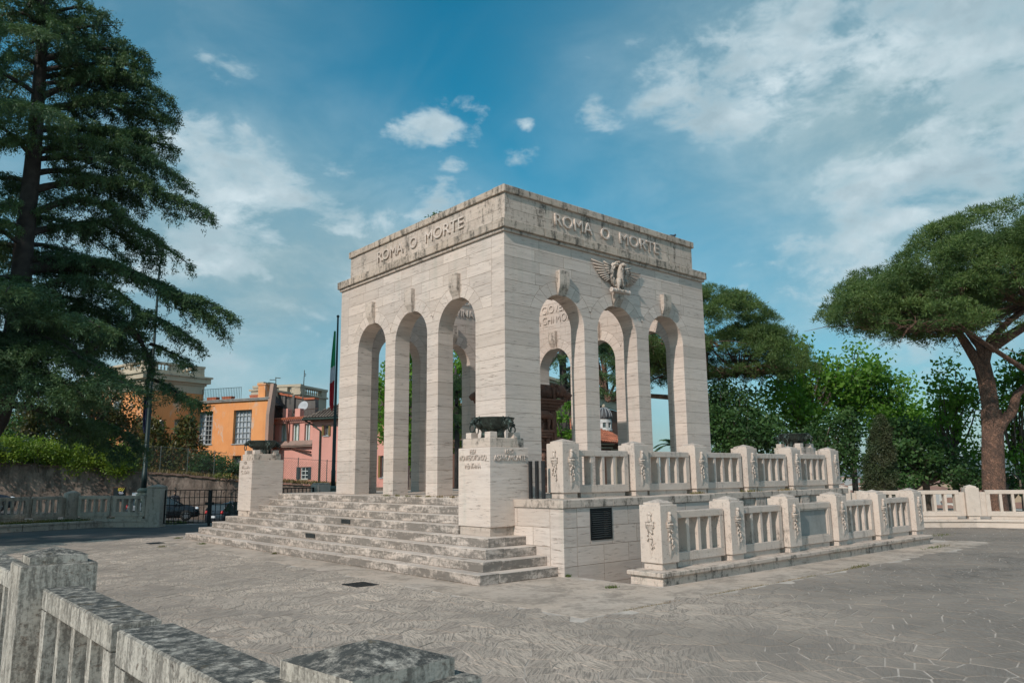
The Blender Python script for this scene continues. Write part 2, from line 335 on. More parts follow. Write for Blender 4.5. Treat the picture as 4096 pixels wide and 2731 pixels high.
# corner piers: L-shaped blocks, one mesh per corner
for cx, cy, sx, sy in ((0, 0, 1, 1), (0, WW, 1, -1), (WW, 0, -1, 1), (WW, WW, -1, -1)):
    L = [(0, 0), (P1, 0), (P1, TH), (TH, TH), (TH, P1), (0, P1)]
    b = MB(); b.joint = True; b.prism([(cx+sx*x, cy+sy*y) for x, y in L], 0, HC, CH); me = b.mesh('stone_block', TR)
    for k in range(NC-1): put('stone_block', me, portico, (0, 0, ZP+k*HC))
def intr(z):      # half width of the opening at height z
    return RI if z <= ZS else math.sqrt(max(RI*RI-(z-ZS)**2, 0))
def ringtop(u):
    t = 0
    for c in CEN:
        if abs(u-c) < RO: t = max(t, ZS+math.sqrt(RO*RO-(u-c)**2))
    return t
rows = np.linspace(ZC, ZT, 7)
joined = MB(); joined.joint = True
for wi, (T, fl) in enumerate(WT):
    side = wi in (1, 2)
    # middle piers
    b = MB(); b.cbox(0, P2, 0, 0, 0, 0) if False else None
    for i in range(2):
        u0_ = CEN[i]+RI; b = MB(); b.joint = True; b.prism([(u0_, 0), (u0_+P2, 0), (u0_+P2, TH), (u0_, TH)], 0, HC, CH, lambda q, T=T: T((q[0], q[2], q[1])))
        me = b.mesh('stone_block', TR, flip=fl)
        for k in range(NC-1): put('stone_block', me, portico, (0, 0, ZP+k*HC))
    # flared course at the springing
    z0 = ZP+(NC-1)*HC; zs = [z0, ZS]+list(np.linspace(ZS, ZC, 5))[1:]
    segs = [(0 if not side else TH, None, CEN[0])] + [(None, CEN[0], CEN[1]), (None, CEN[1], CEN[2])] + [(WW if not side else WW-TH, CEN[2], None)]
    for e, cl, cr in segs:
        lft = [(cl+intr(z), z) for z in zs] if cl else [(e, z0), (e, ZC)]
        rgt = [(cr-intr(z), z) for z in zs] if cr else [(e, z0), (e, ZC)]
        b = MB(); b.joint = True; b.prism(rgt+lft[::-1], 0, TH, CH, T, free=lambda u, v: abs(v-z0) > .01 and abs(v-ZC) > .01); put('stone_block', b.mesh('stone_block', TR, flip=fl), portico)
    # voussoirs and keystones
    for ci, c in enumerate(CEN):
        a_i = math.asin((ZC-ZS)/RI); a_o = math.asin((ZC-ZS)/RO); kh = math.radians(11.5); nv = 4
        for sgn in (1, -1):
            for j in range(nv):
                f0, f1 = j/nv, (j+1)/nv
                i0, i1 = [a_i+(PI/2-kh-a_i)*f for f in (f0, f1)]; o0, o1 = [a_o+(PI/2-kh-a_o)*f for f in (f0, f1)]
                pts = [(RI*math.cos(i0+(i1-i0)*t/4), ZS+RI*math.sin(i0+(i1-i0)*t/4)) for t in range(5)]
                pts += [(RO*math.cos(o1+(o0-o1)*t/4), ZS+RO*math.sin(o1+(o0-o1)*t/4)) for t in range(5)]
                lim = (OP+P2)/2
                inner = (sgn > 0 and ci < 2) or (sgn < 0 and ci > 0)
                poly = [(c+sgn*(min(x, lim) if inner else x), z) for x, z in pts]
                pp = [poly[0]]
                for q in poly[1:]:
                    if math.hypot(q[0]-pp[-1][0], q[1]-pp[-1][1]) > .012: pp.append(q)
                b = MB(); b.joint = True; b.prism(pp, 0, TH, CH, T, free=lambda u, v: math.hypot(u-c, v-ZS) < RI+.03); put('voussoir', b.mesh('voussoir', TR, flip=fl), portico)
        b = MB(); hw = .165
        a2 = PI/2-kh
        b.prism([(c+RI*math.cos(a2+t*2*kh/4), ZS+RI*math.sin(a2+t*2*kh/4)) for t in range(5)]+[(c-RO*math.cos(a2+t*2*kh/4), ZS+RO*math.sin(a2+t*2*kh/4)) for t in range(5)], 0.001, TH-.001, 0, T)
        for face in (0, 1):
            top = 6.64; prof = []
            if wi == 0 and ci == 1 and face == 0: top = 6.40
            pr = [(.012, 6.035), (.03, 6.09), (.06, 6.16), (.095, 6.225), (.112, 6.29), (.118, 6.36), (.118, top)]
            pr = [(d, z) for d, z in pr if z <= top]
            # side profile swept over the width, narrowing downwards
            vs = []; nP = len(pr)
            for d, z in pr:
                w_ = hw*(.80+.20*min(1, (z-6.035)/.3))
                for uu in (c-w_, c+w_):
                    for dd in (0, d):
                        w = -dd if face == 0 else TH+dd
                        vs.append(T((uu, z, w)))
            fs = []
            for k in range(nP-1):
                a, bq = 4*k, 4*(k+1)
                fs += [(a+1, a+3, bq+3, bq+1), (a, a+1, bq+1, bq), (a+3, a+2, bq+2, bq+3)]
            fs += [(0, 2, 3, 1), (4*nP-4, 4*nP-3, 4*nP-1, 4*nP-2)]
            b.add(vs, fs)
        put('keystone', b.mesh('keystone', TRC, flip=fl), portico)
    # coursed wall above the arches
    ua, ub = (0, WW) if not side else (TH, WW-TH)
    for r in range(6):
        z0, z1 = rows[r], rows[r+1]
        nb = 7 if r % 2 else 8
        ed = [ua+(ub-ua)*k/nb for k in range(nb+1)]
        if r % 2: ed = sorted(set([ua]+[e+.0 for e in ed[1:-1]]+[ub]))
        for k in range(len(ed)-1):
            us = sorted(set(list(np.linspace(ed[k], ed[k+1], 13))+[c+s_*math.sqrt(max(RO**2-(z-ZS)**2, 0)) for c in CEN for z in (z0, z1) for s_ in (-1, 1) if ed[k] < c+s_*math.sqrt(max(RO**2-(z-ZS)**2, 0)) < ed[k+1]]))
            run = []
            def flush(run):
                if len(run) < 2: return
                lo = [(u, max(z0, ringtop(u))) for u in run]
                poly = [q for q in lo]+[(run[-1], z1), (run[0], z1)]
                pp = []
                for q in poly:
                    if not pp or math.hypot(q[0]-pp[-1][0], q[1]-pp[-1][1]) > .012: pp.append(q)
                if len(pp) > 2 and math.hypot(pp[0][0]-pp[-1][0], pp[0][1]-pp[-1][1]) < .012: pp.pop()
                if len(pp) < 3: return
                # drop collinear bottom points
                qq = []
                for i in range(len(pp)):
                    a, bb, cc = pp[i-1], pp[i], pp[(i+1) % len(pp)]
                    if abs((bb[0]-a[0])*(cc[1]-bb[1])-(bb[1]-a[1])*(cc[0]-bb[0])) > 1e-6: qq.append(bb)
                if len(qq) < 3: return
                if wi in (0, 1):
                    b = MB(); b.joint = True; b.prism(qq, 0, TH, CH, T, free=lambda u, v: u < .01 or u > WW-.01); put('stone_block', b.mesh('stone_block', TR, flip=fl), portico)
                else: joined.prism(qq, 0, TH, CH, T)
            for u in us:
                if ringtop(u) < z1-.004: run.append(u)
                else:
                    if ringtop(u) < z1+1e-6 and run: run.append(u)
                    flush(run); run = [u] if ringtop(u) < z1+1e-6 else []
            flush(run)
put('masonry', joined.mesh('masonry', TR), portico, kind='stuff')
# bed moulding, cornice, attic, top slab
b = MB()
for x0, x1, y0, y1 in ((-.05, WW+.05, -.05, .3), (-.05, WW+.05, WW-.3, WW+.05), (-.05, .3, .3, WW-.3), (WW-.3, WW+.05, .3, WW-.3)): b.cbox(x0, x1, y0, y1, ZT, 7.378, .012)
put('cornice_moulding', b.mesh('cornice_moulding', TRC), portico)
def ringblocks(name, inset, dep, z0, z1, n, mat, c=CH, off=0.0, jit=0.0):
    lo, hi = inset, WW-inset
    for wi in range(4):
        side = wi in (1, 2); ua, ub = (lo, hi) if not side else (lo+dep, hi-dep)
        ed = [ua]+[ua+(ub-ua)*(k+off)/n for k in range(1 if off == 0 else 0, n)]+[ub]
        for k in range(len(ed)-1):
            b = MB(); b.joint = True; T, fl = WT[wi]; j = random.uniform(-jit, jit)
            b.prism([(ed[k], z0), (ed[k+1], z0), (ed[k+1], z1+j), (ed[k], z1+j)], lo+random.uniform(0, jit), lo+dep, c, T, free=lambda u, v: u < lo+.01 or u > hi-.01 or (name in ('cornice_block', 'attic_cap') and (abs(v-z0) < .01 or abs(v-z1) < .01)))
            put(name, b.mesh(name, mat, flip=fl), portico)
ringblocks('cornice_block', -.105, .405, 7.378, 7.582, 6, TRE, .012, jit=.004)
ringblocks('attic_block', .18, .12, 7.582, 7.965, 7, TRC)
ringblocks('attic_block', .18, .12, 7.965, 8.34, 7, TRC, off=.5)
ringblocks('attic_cap', .125, .45, 8.34, 8.518, 6, TRE, .014, jit=.005)
for k_, (a_, c_) in enumerate(((7.296, 7.645), (7.645, 7.99), (7.99, 8.34))): ringblocks('lining_block', .30, .159, a_, c_, 6, TR, off=.5 if k_ % 2 else 0.0)
# raised lettering
def text_mesh(txt, name, mat, depth, width=None, height=None, sp=1.0):
    cu = bpy.data.curves.new(name, 'FONT'); cu.body = txt; cu.extrude = depth/2; cu.space_character = sp; cu.resolution_u = 4; cu.align_x = 'LEFT'
    o = bpy.data.objects.new(name, cu); COL.objects.link(o)
    dg = bpy.context.evaluated_depsgraph_get(); me = bpy.data.meshes.new_from_object(o.evaluated_get(dg)); me.name = name
    bpy.data.objects.remove(o); bpy.data.curves.remove(cu)
    co = np.empty(len(me.vertices)*3, np.float32); me.vertices.foreach_get('co', co); co = co.reshape(-1, 3)
    mn, mx = co.min(0), co.max(0)
    co[:, 0] = (co[:, 0]-mn[0])*(width/(mx[0]-mn[0])); co[:, 1] = (co[:, 1]-mn[1])*(height/(mx[1]-mn[1])); co[:, 2] -= mn[2]
    me.materials.clear(); me.materials.append(mat); return me, co
def wall_text(txt, parent, p0, ux, outn, width, height, depth=.035, mat=None, name='inscription', sp=1.0):
    me, co = text_mesh(txt, name, mat or TR, depth, width, height, sp)
    p0, ux, outn = map(np.array, (p0, ux, outn))
    q = p0+co[:, :1]*ux+co[:, 1:2]*np.array([0, 0, 1.0])+co[:, 2:3]*outn
    me.vertices.foreach_set('co', q.astype(np.float32).ravel()); me.update(); return put(name, me, parent)
for ux, outn, base in (((1, 0, 0), (0, -1, 0), lambda u: (u, .182, 7.862)), ((0, -1, 0), (-1, 0, 0), lambda u: (.182, WW-u, 7.862))):
    for t, a, w in (('ROMA', 1.79, 1.34), ('O', 3.47, .335), ('MORTE', 4.2, 1.66)):
        wall_text(t, portico, base(a), ux, outn, w, .305, .045)
for t, y1, w, z in (('L GIOVEN', 6.62, 1.52, 7.335), ('IA CHI MOR', 6.72, 1.80, 6.965)):
    wall_text(t, portico, (WW-TH-.002, y1, z-.02), (0, -1, 0), (-1, 0, 0), w, .27, .03)
wall_text('ELLA', portico, (3.90, WW-TH-.002, 7.42), (1, 0, 0), (0, -1, 0), .82, .25, .03)
wall_text('RVINA', portico, (3.76, WW-TH-.002, 7.00), (1, 0, 0), (0, -1, 0), .92, .25, .03)
# eagle in a laurel wreath over the middle arch of the right-hand face
eg = MB(); ex, ez = 3.79, 6.86
er = put('eagle_relief', None, portico) if False else None
we = MB()
for k in range(150):
    a = 2*PI*k/150+random.uniform(-.03, .03); rr = .29+random.uniform(-.045, .045); dy = random.uniform(-.13, -.02)
    c = (ex+rr*.92*math.cos(a), dy-.03, ez+rr*1.05*math.sin(a))
    M = np.array(Matrix.Rotation(a+random.uniform(-.5, .5), 3, 'Y'))
    we.ell(c, (.022, .022, .046), 6, 4, R=M.T)
we.torus((ex, -.07, ez), .285, .055, (0, 1, 0), 28, 8)
wreath = put('wreath', we.mesh('wreath', TRC, True), portico)
bd = MB(); 
def chain(mb, pts, rad, k=8): mb.tube(pts, rad, k)
bd.tube([(ex+.0, -.13, 6.56), (ex+.01, -.14, 6.66), (ex+.02, -.15, 6.78), (ex+.02, -.15, 6.90), (ex+.03, -.15, 7.02), (ex+.045, -.16, 7.10), (ex+.05, -.16, 7.15)], [.04, .07, .092, .095, .062, .05, .03], 12)
bd.ell((ex+.06, -.215, 7.12), (.055, .07, .055), 10, 6)
bd.tube([(ex+.09, -.25, 7.12), (ex+.135, -.27, 7.10), (ex+.14, -.27, 7.075)], [.028, .018, .004], 6)
for s_ in (-.07, .09):
    bd.tube([(ex+s_*.7, -.15, 6.74), (ex+s_, -.17, 6.62), (ex+s_, -.15, 6.50), (ex+s_*1.1, -.15, 6.44)], [.075, .06, .03, .024], 8)
    for t in (-.04, 0, .04): bd.tube([(ex+s_*1.1, -.15, 6.45), (ex+s_*1.1+t, -.20, 6.455), (ex+s_*1.1+t, -.215, 6.41)], [.02, .018, .008], 6)
for k in range(46):
    a = random.uniform(-.9, .9); z = random.uniform(6.66, 7.02)
    bd.ell((ex+.02+.085*math.sin(a), -.15-.085*math.cos(a), z), (.024, .012, .034), 6, 4)
put('eagle_body', bd.mesh('eagle_body', TRC, True), portico)
for sgn, tipx, n in ((-1, 2.84, 9), (1, 4.76, 8)):
    wg = MB(); sx = ex+sgn*.22
    for k in range(n):
        f = k/(n-1); L_ = abs(tipx-sx)*(1-.68*f); an = (.20 if sgn < 0 else .10)-f*.62
        root = (sx+sgn*.02, -.055, 6.99-.24*f); tip = (sx+sgn*L_*math.cos(an), -.04, root[2]+L_*math.sin(an))
        wg.tube([root, ((root[0]*.5+tip[0]*.5), -.075, root[2]*.5+tip[2]*.5+.012), tip], [.030, .026, .017], 6)
    for k in range(5):
        f = k/4; L_ = .34*(1-.45*f); an = .35-f*.7
        root = (sx, -.07, 7.04-.14*f); tip = (sx+sgn*L_*math.cos(an), -.10, root[2]+L_*math.sin(an)*.8)
        wg.tube([root, ((root[0]+tip[0])/2, -.085, (root[2]+tip[2])/2), tip], [.040, .036, .022], 6)
    put('eagle_wing', wg.mesh('eagle_wing', TRC, True), portico)
pc = MB(); pc.tube([(3.47, -.14, 6.43), (4.13, -.14, 6.43)], .055, 12)
for x in (3.47, 3.6, 3.98, 4.13): pc.tube([(x-.012, -.14, 6.43), (x+.012, -.14, 6.43)], .064, 12)
put('perch', pc.mesh('perch', TR, False), portico)

# ================================================================ PLATFORM
R8 = .165
plat = thing('stone_platform', 'travertine platform wall with coping ledge and a black louvred vent', 'platform', (4.9, -2.2, 0))
def blk(x0, x1, y0, y1, z0, z1, mat=TR, par=None, name='stone_block', c=.006, ax='y', joint=True, ends=()):
    b = MB(); b.joint = joint
    if ax == 'y': b.prism([(x0, z0), (x1, z0), (x1, z1), (x0, z1)], y0, y1, c, lambda q: (q[0], q[2], q[1]), free=lambda u, v: any(abs(u-e) < .01 for e in ends)); me = b.mesh(name, mat, flip=True)
    else: b.prism([(y0, z0), (y1, z0), (y1, z1), (y0, z1)], x0, x1, c, lambda q: (q[2], q[0], q[1]), free=lambda u, v: any(abs(u-e) < .01 for e in ends)); me = b.mesh(name, mat)
    return put(name, me, par)
YW, XW, XJ, YR, XE = -2.713, -.965, 3.67, -2.22, 10.9
zb = [1.191, .836, .497, .158, -.19, -.55, -.95, -1.35, -1.75]
LV = (-.262, .330, .590, 1.160)
for r in range(8):
    z1, z0 = zb[r], zb[r+1]
    js = [XW, -.616, LV[0], LV[1], .806, 1.7, 2.65, XJ] if r == 0 else ([XW, -.62, .789-.7, .789, 1.62, 2.5, XJ] if r % 2 == 0 else [XW, -.616, .09, 1.15, 2.0, 2.9, XJ])
    if r == 1: js = [XW, -.616, LV[0], LV[1], 1.05, 1.95, 2.8, XJ]
    for k in range(len(js)-1):
        a, c_ = js[k], js[k+1]
        if r == 0 and a == LV[0]:
            blk(a, c_, YW, YW+.35, LV[3], z1, TR, plat); continue
        if r == 1 and a == LV[0]:
            blk(a, c_, YW, YW+.35, z0, LV[2], TR, plat); continue
        blk(a, c_, YW, YW+.35, z0, z1, TR, plat, ends=(XW,))
    js = [XJ, 4.9, 6.05, 7.2, 8.3, 9.5, XE-.03] if r % 2 else [XJ, 5.4, 6.6, 7.8, 8.9, 10.1, XE-.03]
    for k in range(len(js)-1): blk(js[k], js[k+1], YR+.05, YR+.4, z0, z1, TR, plat)
    if r < 4:
        ys = [YW+.35, -1.9, -1.2] if r % 2 else [YW+.35, -1.45, -1.2]
        for k in range(len(ys)-1): blk(XW, XW+.35, ys[k], ys[k+1], z0, z1, TR, plat, ax='x')
for a, c_ in ((XJ-.35, XJ),): blk(a, c_, YW+.35, YR+.4, -1.75, 1.191, TR, plat)
# pilaster blocks under the recessed part
for x in (4.15, 6.35, 8.5, 10.55): blk(x-.22, x+.22, YR-.02, YR+.05, -1.7, 1.186, TRC, plat, 'pilaster', joint=False)
# coping
xs = [XW-.03, -.45, .35, 2.2, XJ+.03]
for k in range(4): blk(xs[k], xs[k+1], YW-.03, YW+.75 if k < 3 else YW+.75, 1.191, 1.335, TRC, plat, 'coping_block', .008, joint=False)
xs = [XJ+.03, 5.5, 7.2, 9.0, XE]
for k in range(4): blk(xs[k], xs[k+1], YR-.04, YR+.5, 1.191, 1.335, TRC, plat, 'coping_block', .008, joint=False)
blk(XW-.03, XW+.5, YW+.75, -1.2, 1.191, 1.335, TRC, plat, 'coping_block', .008, joint=False)
# floor of the platform in slabs
FL = travertine('platform_paving', (.52, .43, .36), (.44, .36, .30), stain=.35, sthr=.5, vert=False, pits=.3, tone=.06)
for i in range(9):
    for j in range(9):
        x0, y0 = -.25+i*1.24, -1.65+j*1.36
        b = MB(); b.cbox(x0, x0+1.24, y0, y0+1.36, 1.2, 1.32+random.uniform(-.001, .001), .004); put('floor_slab', b.mesh('floor_slab', FL), plat)
b = MB(); b.box(XW+.3, XE-.2, -2.2, 12.3, .05, 1.19); put('rubble_core', b.mesh('rubble_core', TRC), plat)
# louvred vent
DKM = plain('dark_metal', (.018, .022, .024), .45, .6, .2, 4)
LVM = plain('louvre_metal', (.10, .11, .11), .4, .5, .2, 4)
lv = MB(); f = .03
for a in ((LV[0], LV[0]+f, LV[2], LV[3]), (LV[1]-f, LV[1], LV[2], LV[3]), (LV[0]+f, LV[1]-f, LV[2], LV[2]+f), (LV[0]+f, LV[1]-f, LV[3]-f, LV[3])):
    lv.box(a[0], a[1], YW-.012, YW+.06, a[2], a[3])
vent = put('vent_frame', lv.mesh('vent_frame', DKM), plat)
for k in range(13):
    z = LV[2]+.045+k*.0395; b = MB()
    b.add([(LV[0]+f, YW-.006, z), (LV[1]-f, YW-.006, z), (LV[1]-f, YW+.035, z+.020), (LV[0]+f, YW+.035, z+.020), (LV[0]+f, YW-.006, z-.007), (LV[1]-f, YW-.006, z-.007), (LV[1]-f, YW+.035, z+.013), (LV[0]+f, YW+.035, z+.013)],
          [(0, 1, 2, 3), (7, 6, 5, 4), (0, 4, 5, 1), (3, 2, 6, 7)])
    put('louvre', b.mesh('louvre', LVM), vent)
b = MB(); b.box(LV[0], LV[1], YW+.2, YW+.22, LV[2], LV[3]); put('vent_back', b.mesh('vent_back', plain('black', (.004, .004, .004), .9)), plat)

# ================================================================ STAIRCASE
st = thing('staircase', 'broad flight of eight worn travertine steps up to the portico', 'steps', (-2.2, 4.6, 0))
def X_(k): return -2.7675+.293*(k-1)
def YA(k): return -2.557+.2857*(k-1) if k <= 4 else -.40
def YB(k): return 11.878-.2857*(k-1) if k <= 4 else 9.92
for k in range(1, 9):
    z0, z1 = (k-1)*R8, k*R8; x = X_(k); ya, yb = YA(k), YB(k); y = ya
    while y < yb-.01:
        L_ = random.uniform(1.15, 2.1); y2 = y+L_
        if yb-y2 < .7: y2 = yb
        holes = []
        if k == 5 and y < 4.15 < y2: holes = (3.85, 4.28)
        if k == 3 and y < 4.75 < y2: holes = (4.48, 4.95)
        d = random.uniform(-.004, .004)
        blk(x+d, x+.42, y, y2, z0, z1+d*.4, TRS, st, 'step_stone', .010, ax='x', joint=False)
        y = y2
    if k <= 4:
        xx = x+.42
        while xx < XW-.001:
            x2 = xx+random.uniform(.7, 1.3)
            if XW-x2 < .35: x2 = XW
            blk(xx, x2, ya, ya+.4, z0, z1, TRS, st, 'step_stone', .010, joint=False); xx = x2
        xx = x+.42
        while xx < .5:
            x2 = min(xx+1.2, .5)
            if .5-x2 < .2: x2 = .5
            blk(xx, x2, yb-.4, yb, z0, z1, TRS, st, 'step_stone', .010, joint=False); xx = x2
b = MB()
for k in range(1, 5): b.box(X_(k)+.3, XW+.1 if k < 5 else 0, YA(k)+.3, YB(k)-.3, (k-1)*R8+.01, k*R8-.004)
for k in range(5, 9): b.box(X_(k)+.3, 0, -.9, YB(k)-.05, (k-1)*R8-.01, k*R8-.004)
b.box(XW, .5, 9.0, 11.0, .0, .655)
put('rubble_core', b.mesh('rubble_core', TRC), st)
for k, ya, yb in ((5, 3.87, 4.30), (3, 4.50, 4.97)):      # small iron grilles let into two risers
    x = X_(k)-.006; z0 = (k-1)*R8; b = MB()
    b.box(x-.004, x+.006, ya, yb, z0+.035, z0+.13); g = put('riser_grille', b.mesh('riser_grille', bpy.data.materials['black']), st)
    for j in range(6):
        b = MB(); z = z0+.037+j*.0165; b.box(x-.016, x-.004, ya, yb, z, z+.008); put('bar', b.mesh('bar', LVM), g)

# ================================================================ PEDESTALS
def pedestal(cx, cy, label, lines=(), far=False):
    t = thing('pedestal', label, 'pedestal', (cx, cy, .66), group='stone pedestals carrying bronze braziers')
    h = .49
    b = MB(); b.cbox(cx-h+.025, cx+h-.025, cy-h+.025, cy+h-.025, .655, .825, .008); put('base', b.mesh('base', TRC), t)
    b = MB(); b.cbox(cx-h-.0, cx+h, cy-h-.015, cy+h+.0, .825, 2.328, .007); put('shaft', b.mesh('shaft', TR), t)
    b = MB(); b.cbox(cx-h+.06, cx+h-.06, cy-h+.055, cy+h-.06, 2.328, 2.512, .012); put('top_block', b.mesh('top_block', TRC), t)
    for dx in (-1, 1):
        for dy in (-1, 1):
            b = MB(); q = .30; b.cbox(cx+dx*q-.085, cx+dx*q+.085, cy+dy*q-.085, cy+dy*q+.085, 2.512, 2.63, .005); put('corner_block', b.mesh('corner_block', TR), t)
    b = MB(); b.cbox(cx-.15, cx+.15, cy-.15, cy+.15, 2.512, 2.67, .006); put('centre_block', b.mesh('centre_block', TRC), t)
    for face, txt, a, w, z, hh in lines:
        if face == 'x': wall_text(txt, t, (cx-h-.001, a, z), (0, -1, 0), (-1, 0, 0), w, hh, .02)
        else: wall_text(txt, t, (a, cy-h-.016, z), (1, 0, 0), (0, -1, 0), w, hh, .02)
    return t
PC = (-1.09, -.885)
pedestal(*PC, 'near travertine pedestal with the dates 1867 and 1862 in raised letters',
         [('x', '1867', -.78, .19, 2.215, .085), ('x', 'MONTEROTONDO', -.45, .84, 2.085, .105), ('x', 'MENTANA', -.62, .49, 1.93, .105),
          ('y', '1862', -1.20, .21, 2.205, .085), ('y', 'ASPROMONTE', -1.49, .82, 2.07, .105)])
PL = (-1.09, 10.41)
pedestal(*PL, 'travertine pedestal at the left end of the stairs, dappled by cedar shade',
         [('x', '1867', 10.50, .19, 2.215, .085), ('x', 'VILLA', 10.72, .60, 2.085, .10), ('x', 'GLORI', 10.72, .60, 1.93, .10)])
PF = (10.6, -.88)
pedestal(*PF, 'far pedestal behind the upper balustrade with only its top showing')

# ================================================================ BRAZIERS
mb_, nd, lk, bb = newmat('bronze_patina')
g = nd.new('ShaderNodeNewGeometry')
n1 = noise(nd, lk, mapped(nd, lk, g.outputs['Position'], (6, 6, 1.6)), 4, 7, .7)
cc = mixc(nd, lk, ramp(nd, lk, n1, [(.38, 0.0), (.7, 1.0)]), (.022, .026, .022), (.07, .095, .082))
n2 = ramp(nd, lk, noise(nd, lk, g.outputs['Position'], 11, 5, .65), [(.55, 0.0), (.7, 1.0)])
cc = mixc(nd, lk, math_(nd, lk, 'MULTIPLY', n2, .7), cc, (.16, .25, .21))
lk.new(cc, bb.inputs['Base Color']); bb.inputs['Roughness'].default_value = .5; bb.inputs['Metallic'].default_value = .35
bump(nd, lk, bb, noise(nd, lk, mapped(nd, lk, g.outputs['Position'], (20, 20, 4)), 5, 6, .7), .4, .01)
BRZ = mb_
def brazier(cx, cy, z, label):
    t = thing('brazier', label, 'brazier', (cx, cy, z), group='bronze wolf-head braziers')
    b = MB(); zb_ = z+.0
    b.lathe([(.10, .125), (.20, .145), (.31, .20), (.385, .29), (.43, .395), (.445, .405), (.43, .412), (.36, .33), (.25, .24), (.1, .2)], (cx, cy, zb_), 40)
    bowl = put('bowl', b.mesh('bowl', BRZ, True), t)
    for k in range(4):
        a = k*PI/2; ca, sa = math.cos(a), math.sin(a)
        def D(r, s_, h): return (cx+ca*r-sa*s_, cy+sa*r+ca*s_, zb_+h)
        M = np.array([[ca, -sa, 0], [sa, ca, 0], [0, 0, 1]])
        b = MB()
        b.tube([D(.235, 0, -.0), D(.225, 0, .07), D(.215, 0, .13), D(.22, 0, .20), D(.26, 0, .27)], [.058, .060, .064, .085, .07], 12)
        b.tube([D(.235, 0, -.0), D(.235, 0, .02)], [.075, .07], 12)
        put('leg', b.mesh('leg', BRZ, True), t)
        b = MB()
        b.tube([D(.30, 0, .22), D(.37, 0, .28), D(.42, 0, .32)], [.055, .07, .062], 12)          # neck
        b.ell(D(.45, 0, .335), (.066, .064, .056), 12, 8, R=M)                                    # skull
        b.tube([D(.47, 0, .325), D(.53, 0, .30), D(.575, 0, .285)], [.045, .032, .024], 10)        # muzzle
        b.ell(D(.578, 0, .288), (.016, .022, .016), 8, 5, R=M)                                     # nose
        b.tube([D(.46, 0, .285), D(.51, 0, .262), D(.55, 0, .252)], [.030, .021, .014], 8)         # lower jaw
        for s_ in (-.052, .052):
            b.tube([D(.42, s_, .36), D(.405, s_*1.35, .405), D(.40, s_*1.45, .43)], [.032, .022, .004], 7)   # ears
            b.ell(D(.50, s_*.75, .345), (.03, .016, .018), 6, 4, R=M)                              # brows
            for q in range(4): b.tube([D(.42-q*.02, s_*1.1, .335-q*.02), D(.40-q*.02, s_*1.4, .285-q*.02)], [.020, .004], 6)
        h = put('wolf_head', b.mesh('wolf_head', BRZ, True), t)
        b = MB(); b.torus(D(.525, 0, .19), .078, .013, (ca*.85-sa*.4, sa*.85+ca*.4, 0) if k % 2 else (ca, sa, 0.0), 26, 8); put('ring', b.mesh('ring', BRZ, True), h)
    return t
brazier(*PC, 2.515, 'bronze brazier with wolf heads on the near pedestal')
brazier(*PL, 2.515, 'bronze brazier on the pedestal at the left end of the stairs')
brazier(*PF, 2.515, 'bronze brazier seen against trees behind the upper balustrade')
# three steel bars
GST = plain('grey_steel', (.05, .055, .06), .45, .7, .15)
for (x, y), lab in zip(((-.62, -1.47), (-.60, -1.635), (-.585, -1.80)), ('square grey steel bar standing nearest the pedestal', 'middle one of three square grey steel bars', 'square grey steel bar nearest the first balustrade post')):
    b = MB(); b.cbox(x-.028, x+.028, y-.028, y+.028, 1.335, 2.062, .003); o = put('steel_bar', b.mesh('steel_bar', GST)); tag(o, lab, 'steel bar', 'steel bars closing the gap beside the pedestal')
# ================================================================ BALUSTRADES
def frame2(ox, oy, ang):
    c, s_ = math.cos(ang), math.sin(ang)
    return lambda q: (ox+c*q[0]-s_*q[1], oy+s_*q[0]+c*q[1], q[2])
def sword(mb, T, z0, H, sc=1.0):
    # relief of a short sword hung with leaves, on the plane t=0 facing -t, centred on s=0; z0 base, H body height
    def P(s_, d, f): return T((s_*sc, -d, z0+f*H))
    mb.ell(P(0, .018, .845), (.034, .034, .036), 10, 6)
    mb.ell(P(.03, .02, .835), (.016, .016, .02), 6, 4)
    mb.tube([P(0, .006, .82), P(0, .008, .76), P(0, .006, .70)], [.03, .033, .042], 8)
    for k in range(4): mb.tube([P(-.036, .02, .715+.028*k), P(.036, .03, .735+.028*k)], .007, 5)
    for a, b_, f0, f1, d in ((-.082, .082, .625, .70, .03), (-.088, .088, .612, .628, .036), (-.088, .088, .697, .712, .036)):
        v = [P(x, dd, f) for dd in (0, d) for x, f in ((a, f0), (b_, f0), (b_, f1), (a, f1))]
        mb.add(v, [(0, 1, 2, 3), (7, 6, 5, 4), (0, 4, 5, 1), (1, 5, 6, 2), (2, 6, 7, 3), (3, 7, 4, 0)])
    for x in (-.042, 0, .042): mb.ell(P(x, .034, .662), (.016, .016, .02), 6, 4)
    v = [P(-.07, .0, .612), P(.07, .0, .612), P(.05, 0, .53), P(-.05, 0, .53), P(-.06, .03, .612), P(.06, .03, .612), P(.04, .03, .53), P(-.04, .03, .53)]
    mb.add(v, [(4, 5, 6, 7), (0, 4, 7, 3), (1, 2, 6, 5), (3, 7, 6, 2)])
    rr = random.Random(int(z0*100)+3)
    for k in range(13):
        f = .57-.024*k+rr.uniform(-.012, .012); x = .036*math.sin(k*1.9)+rr.uniform(-.02, .02)
        if k > 8: x = .045+rr.uniform(-.01, .012)
        mb.tube([P(x, .02, f), P(x+rr.uniform(-.03, .03), .034, f-.03), P(x+rr.uniform(-.035, .035), .012, f-.065)], [.009, .017 if k < 9 else .010, .003], 6)
    # blade with a central ridge
    v = [P(-.036, 0, .53), P(.036, 0, .53), P(.034, 0, .20), P(0, 0, .075), P(-.034, 0, .20), P(0, .022, .53), P(0, .022, .20), P(0, .004, .075)]
    mb.add(v, [(0, 5, 6, 4), (5, 1, 2, 6), (6, 2, 3, 7), (4, 6, 7, 3)])
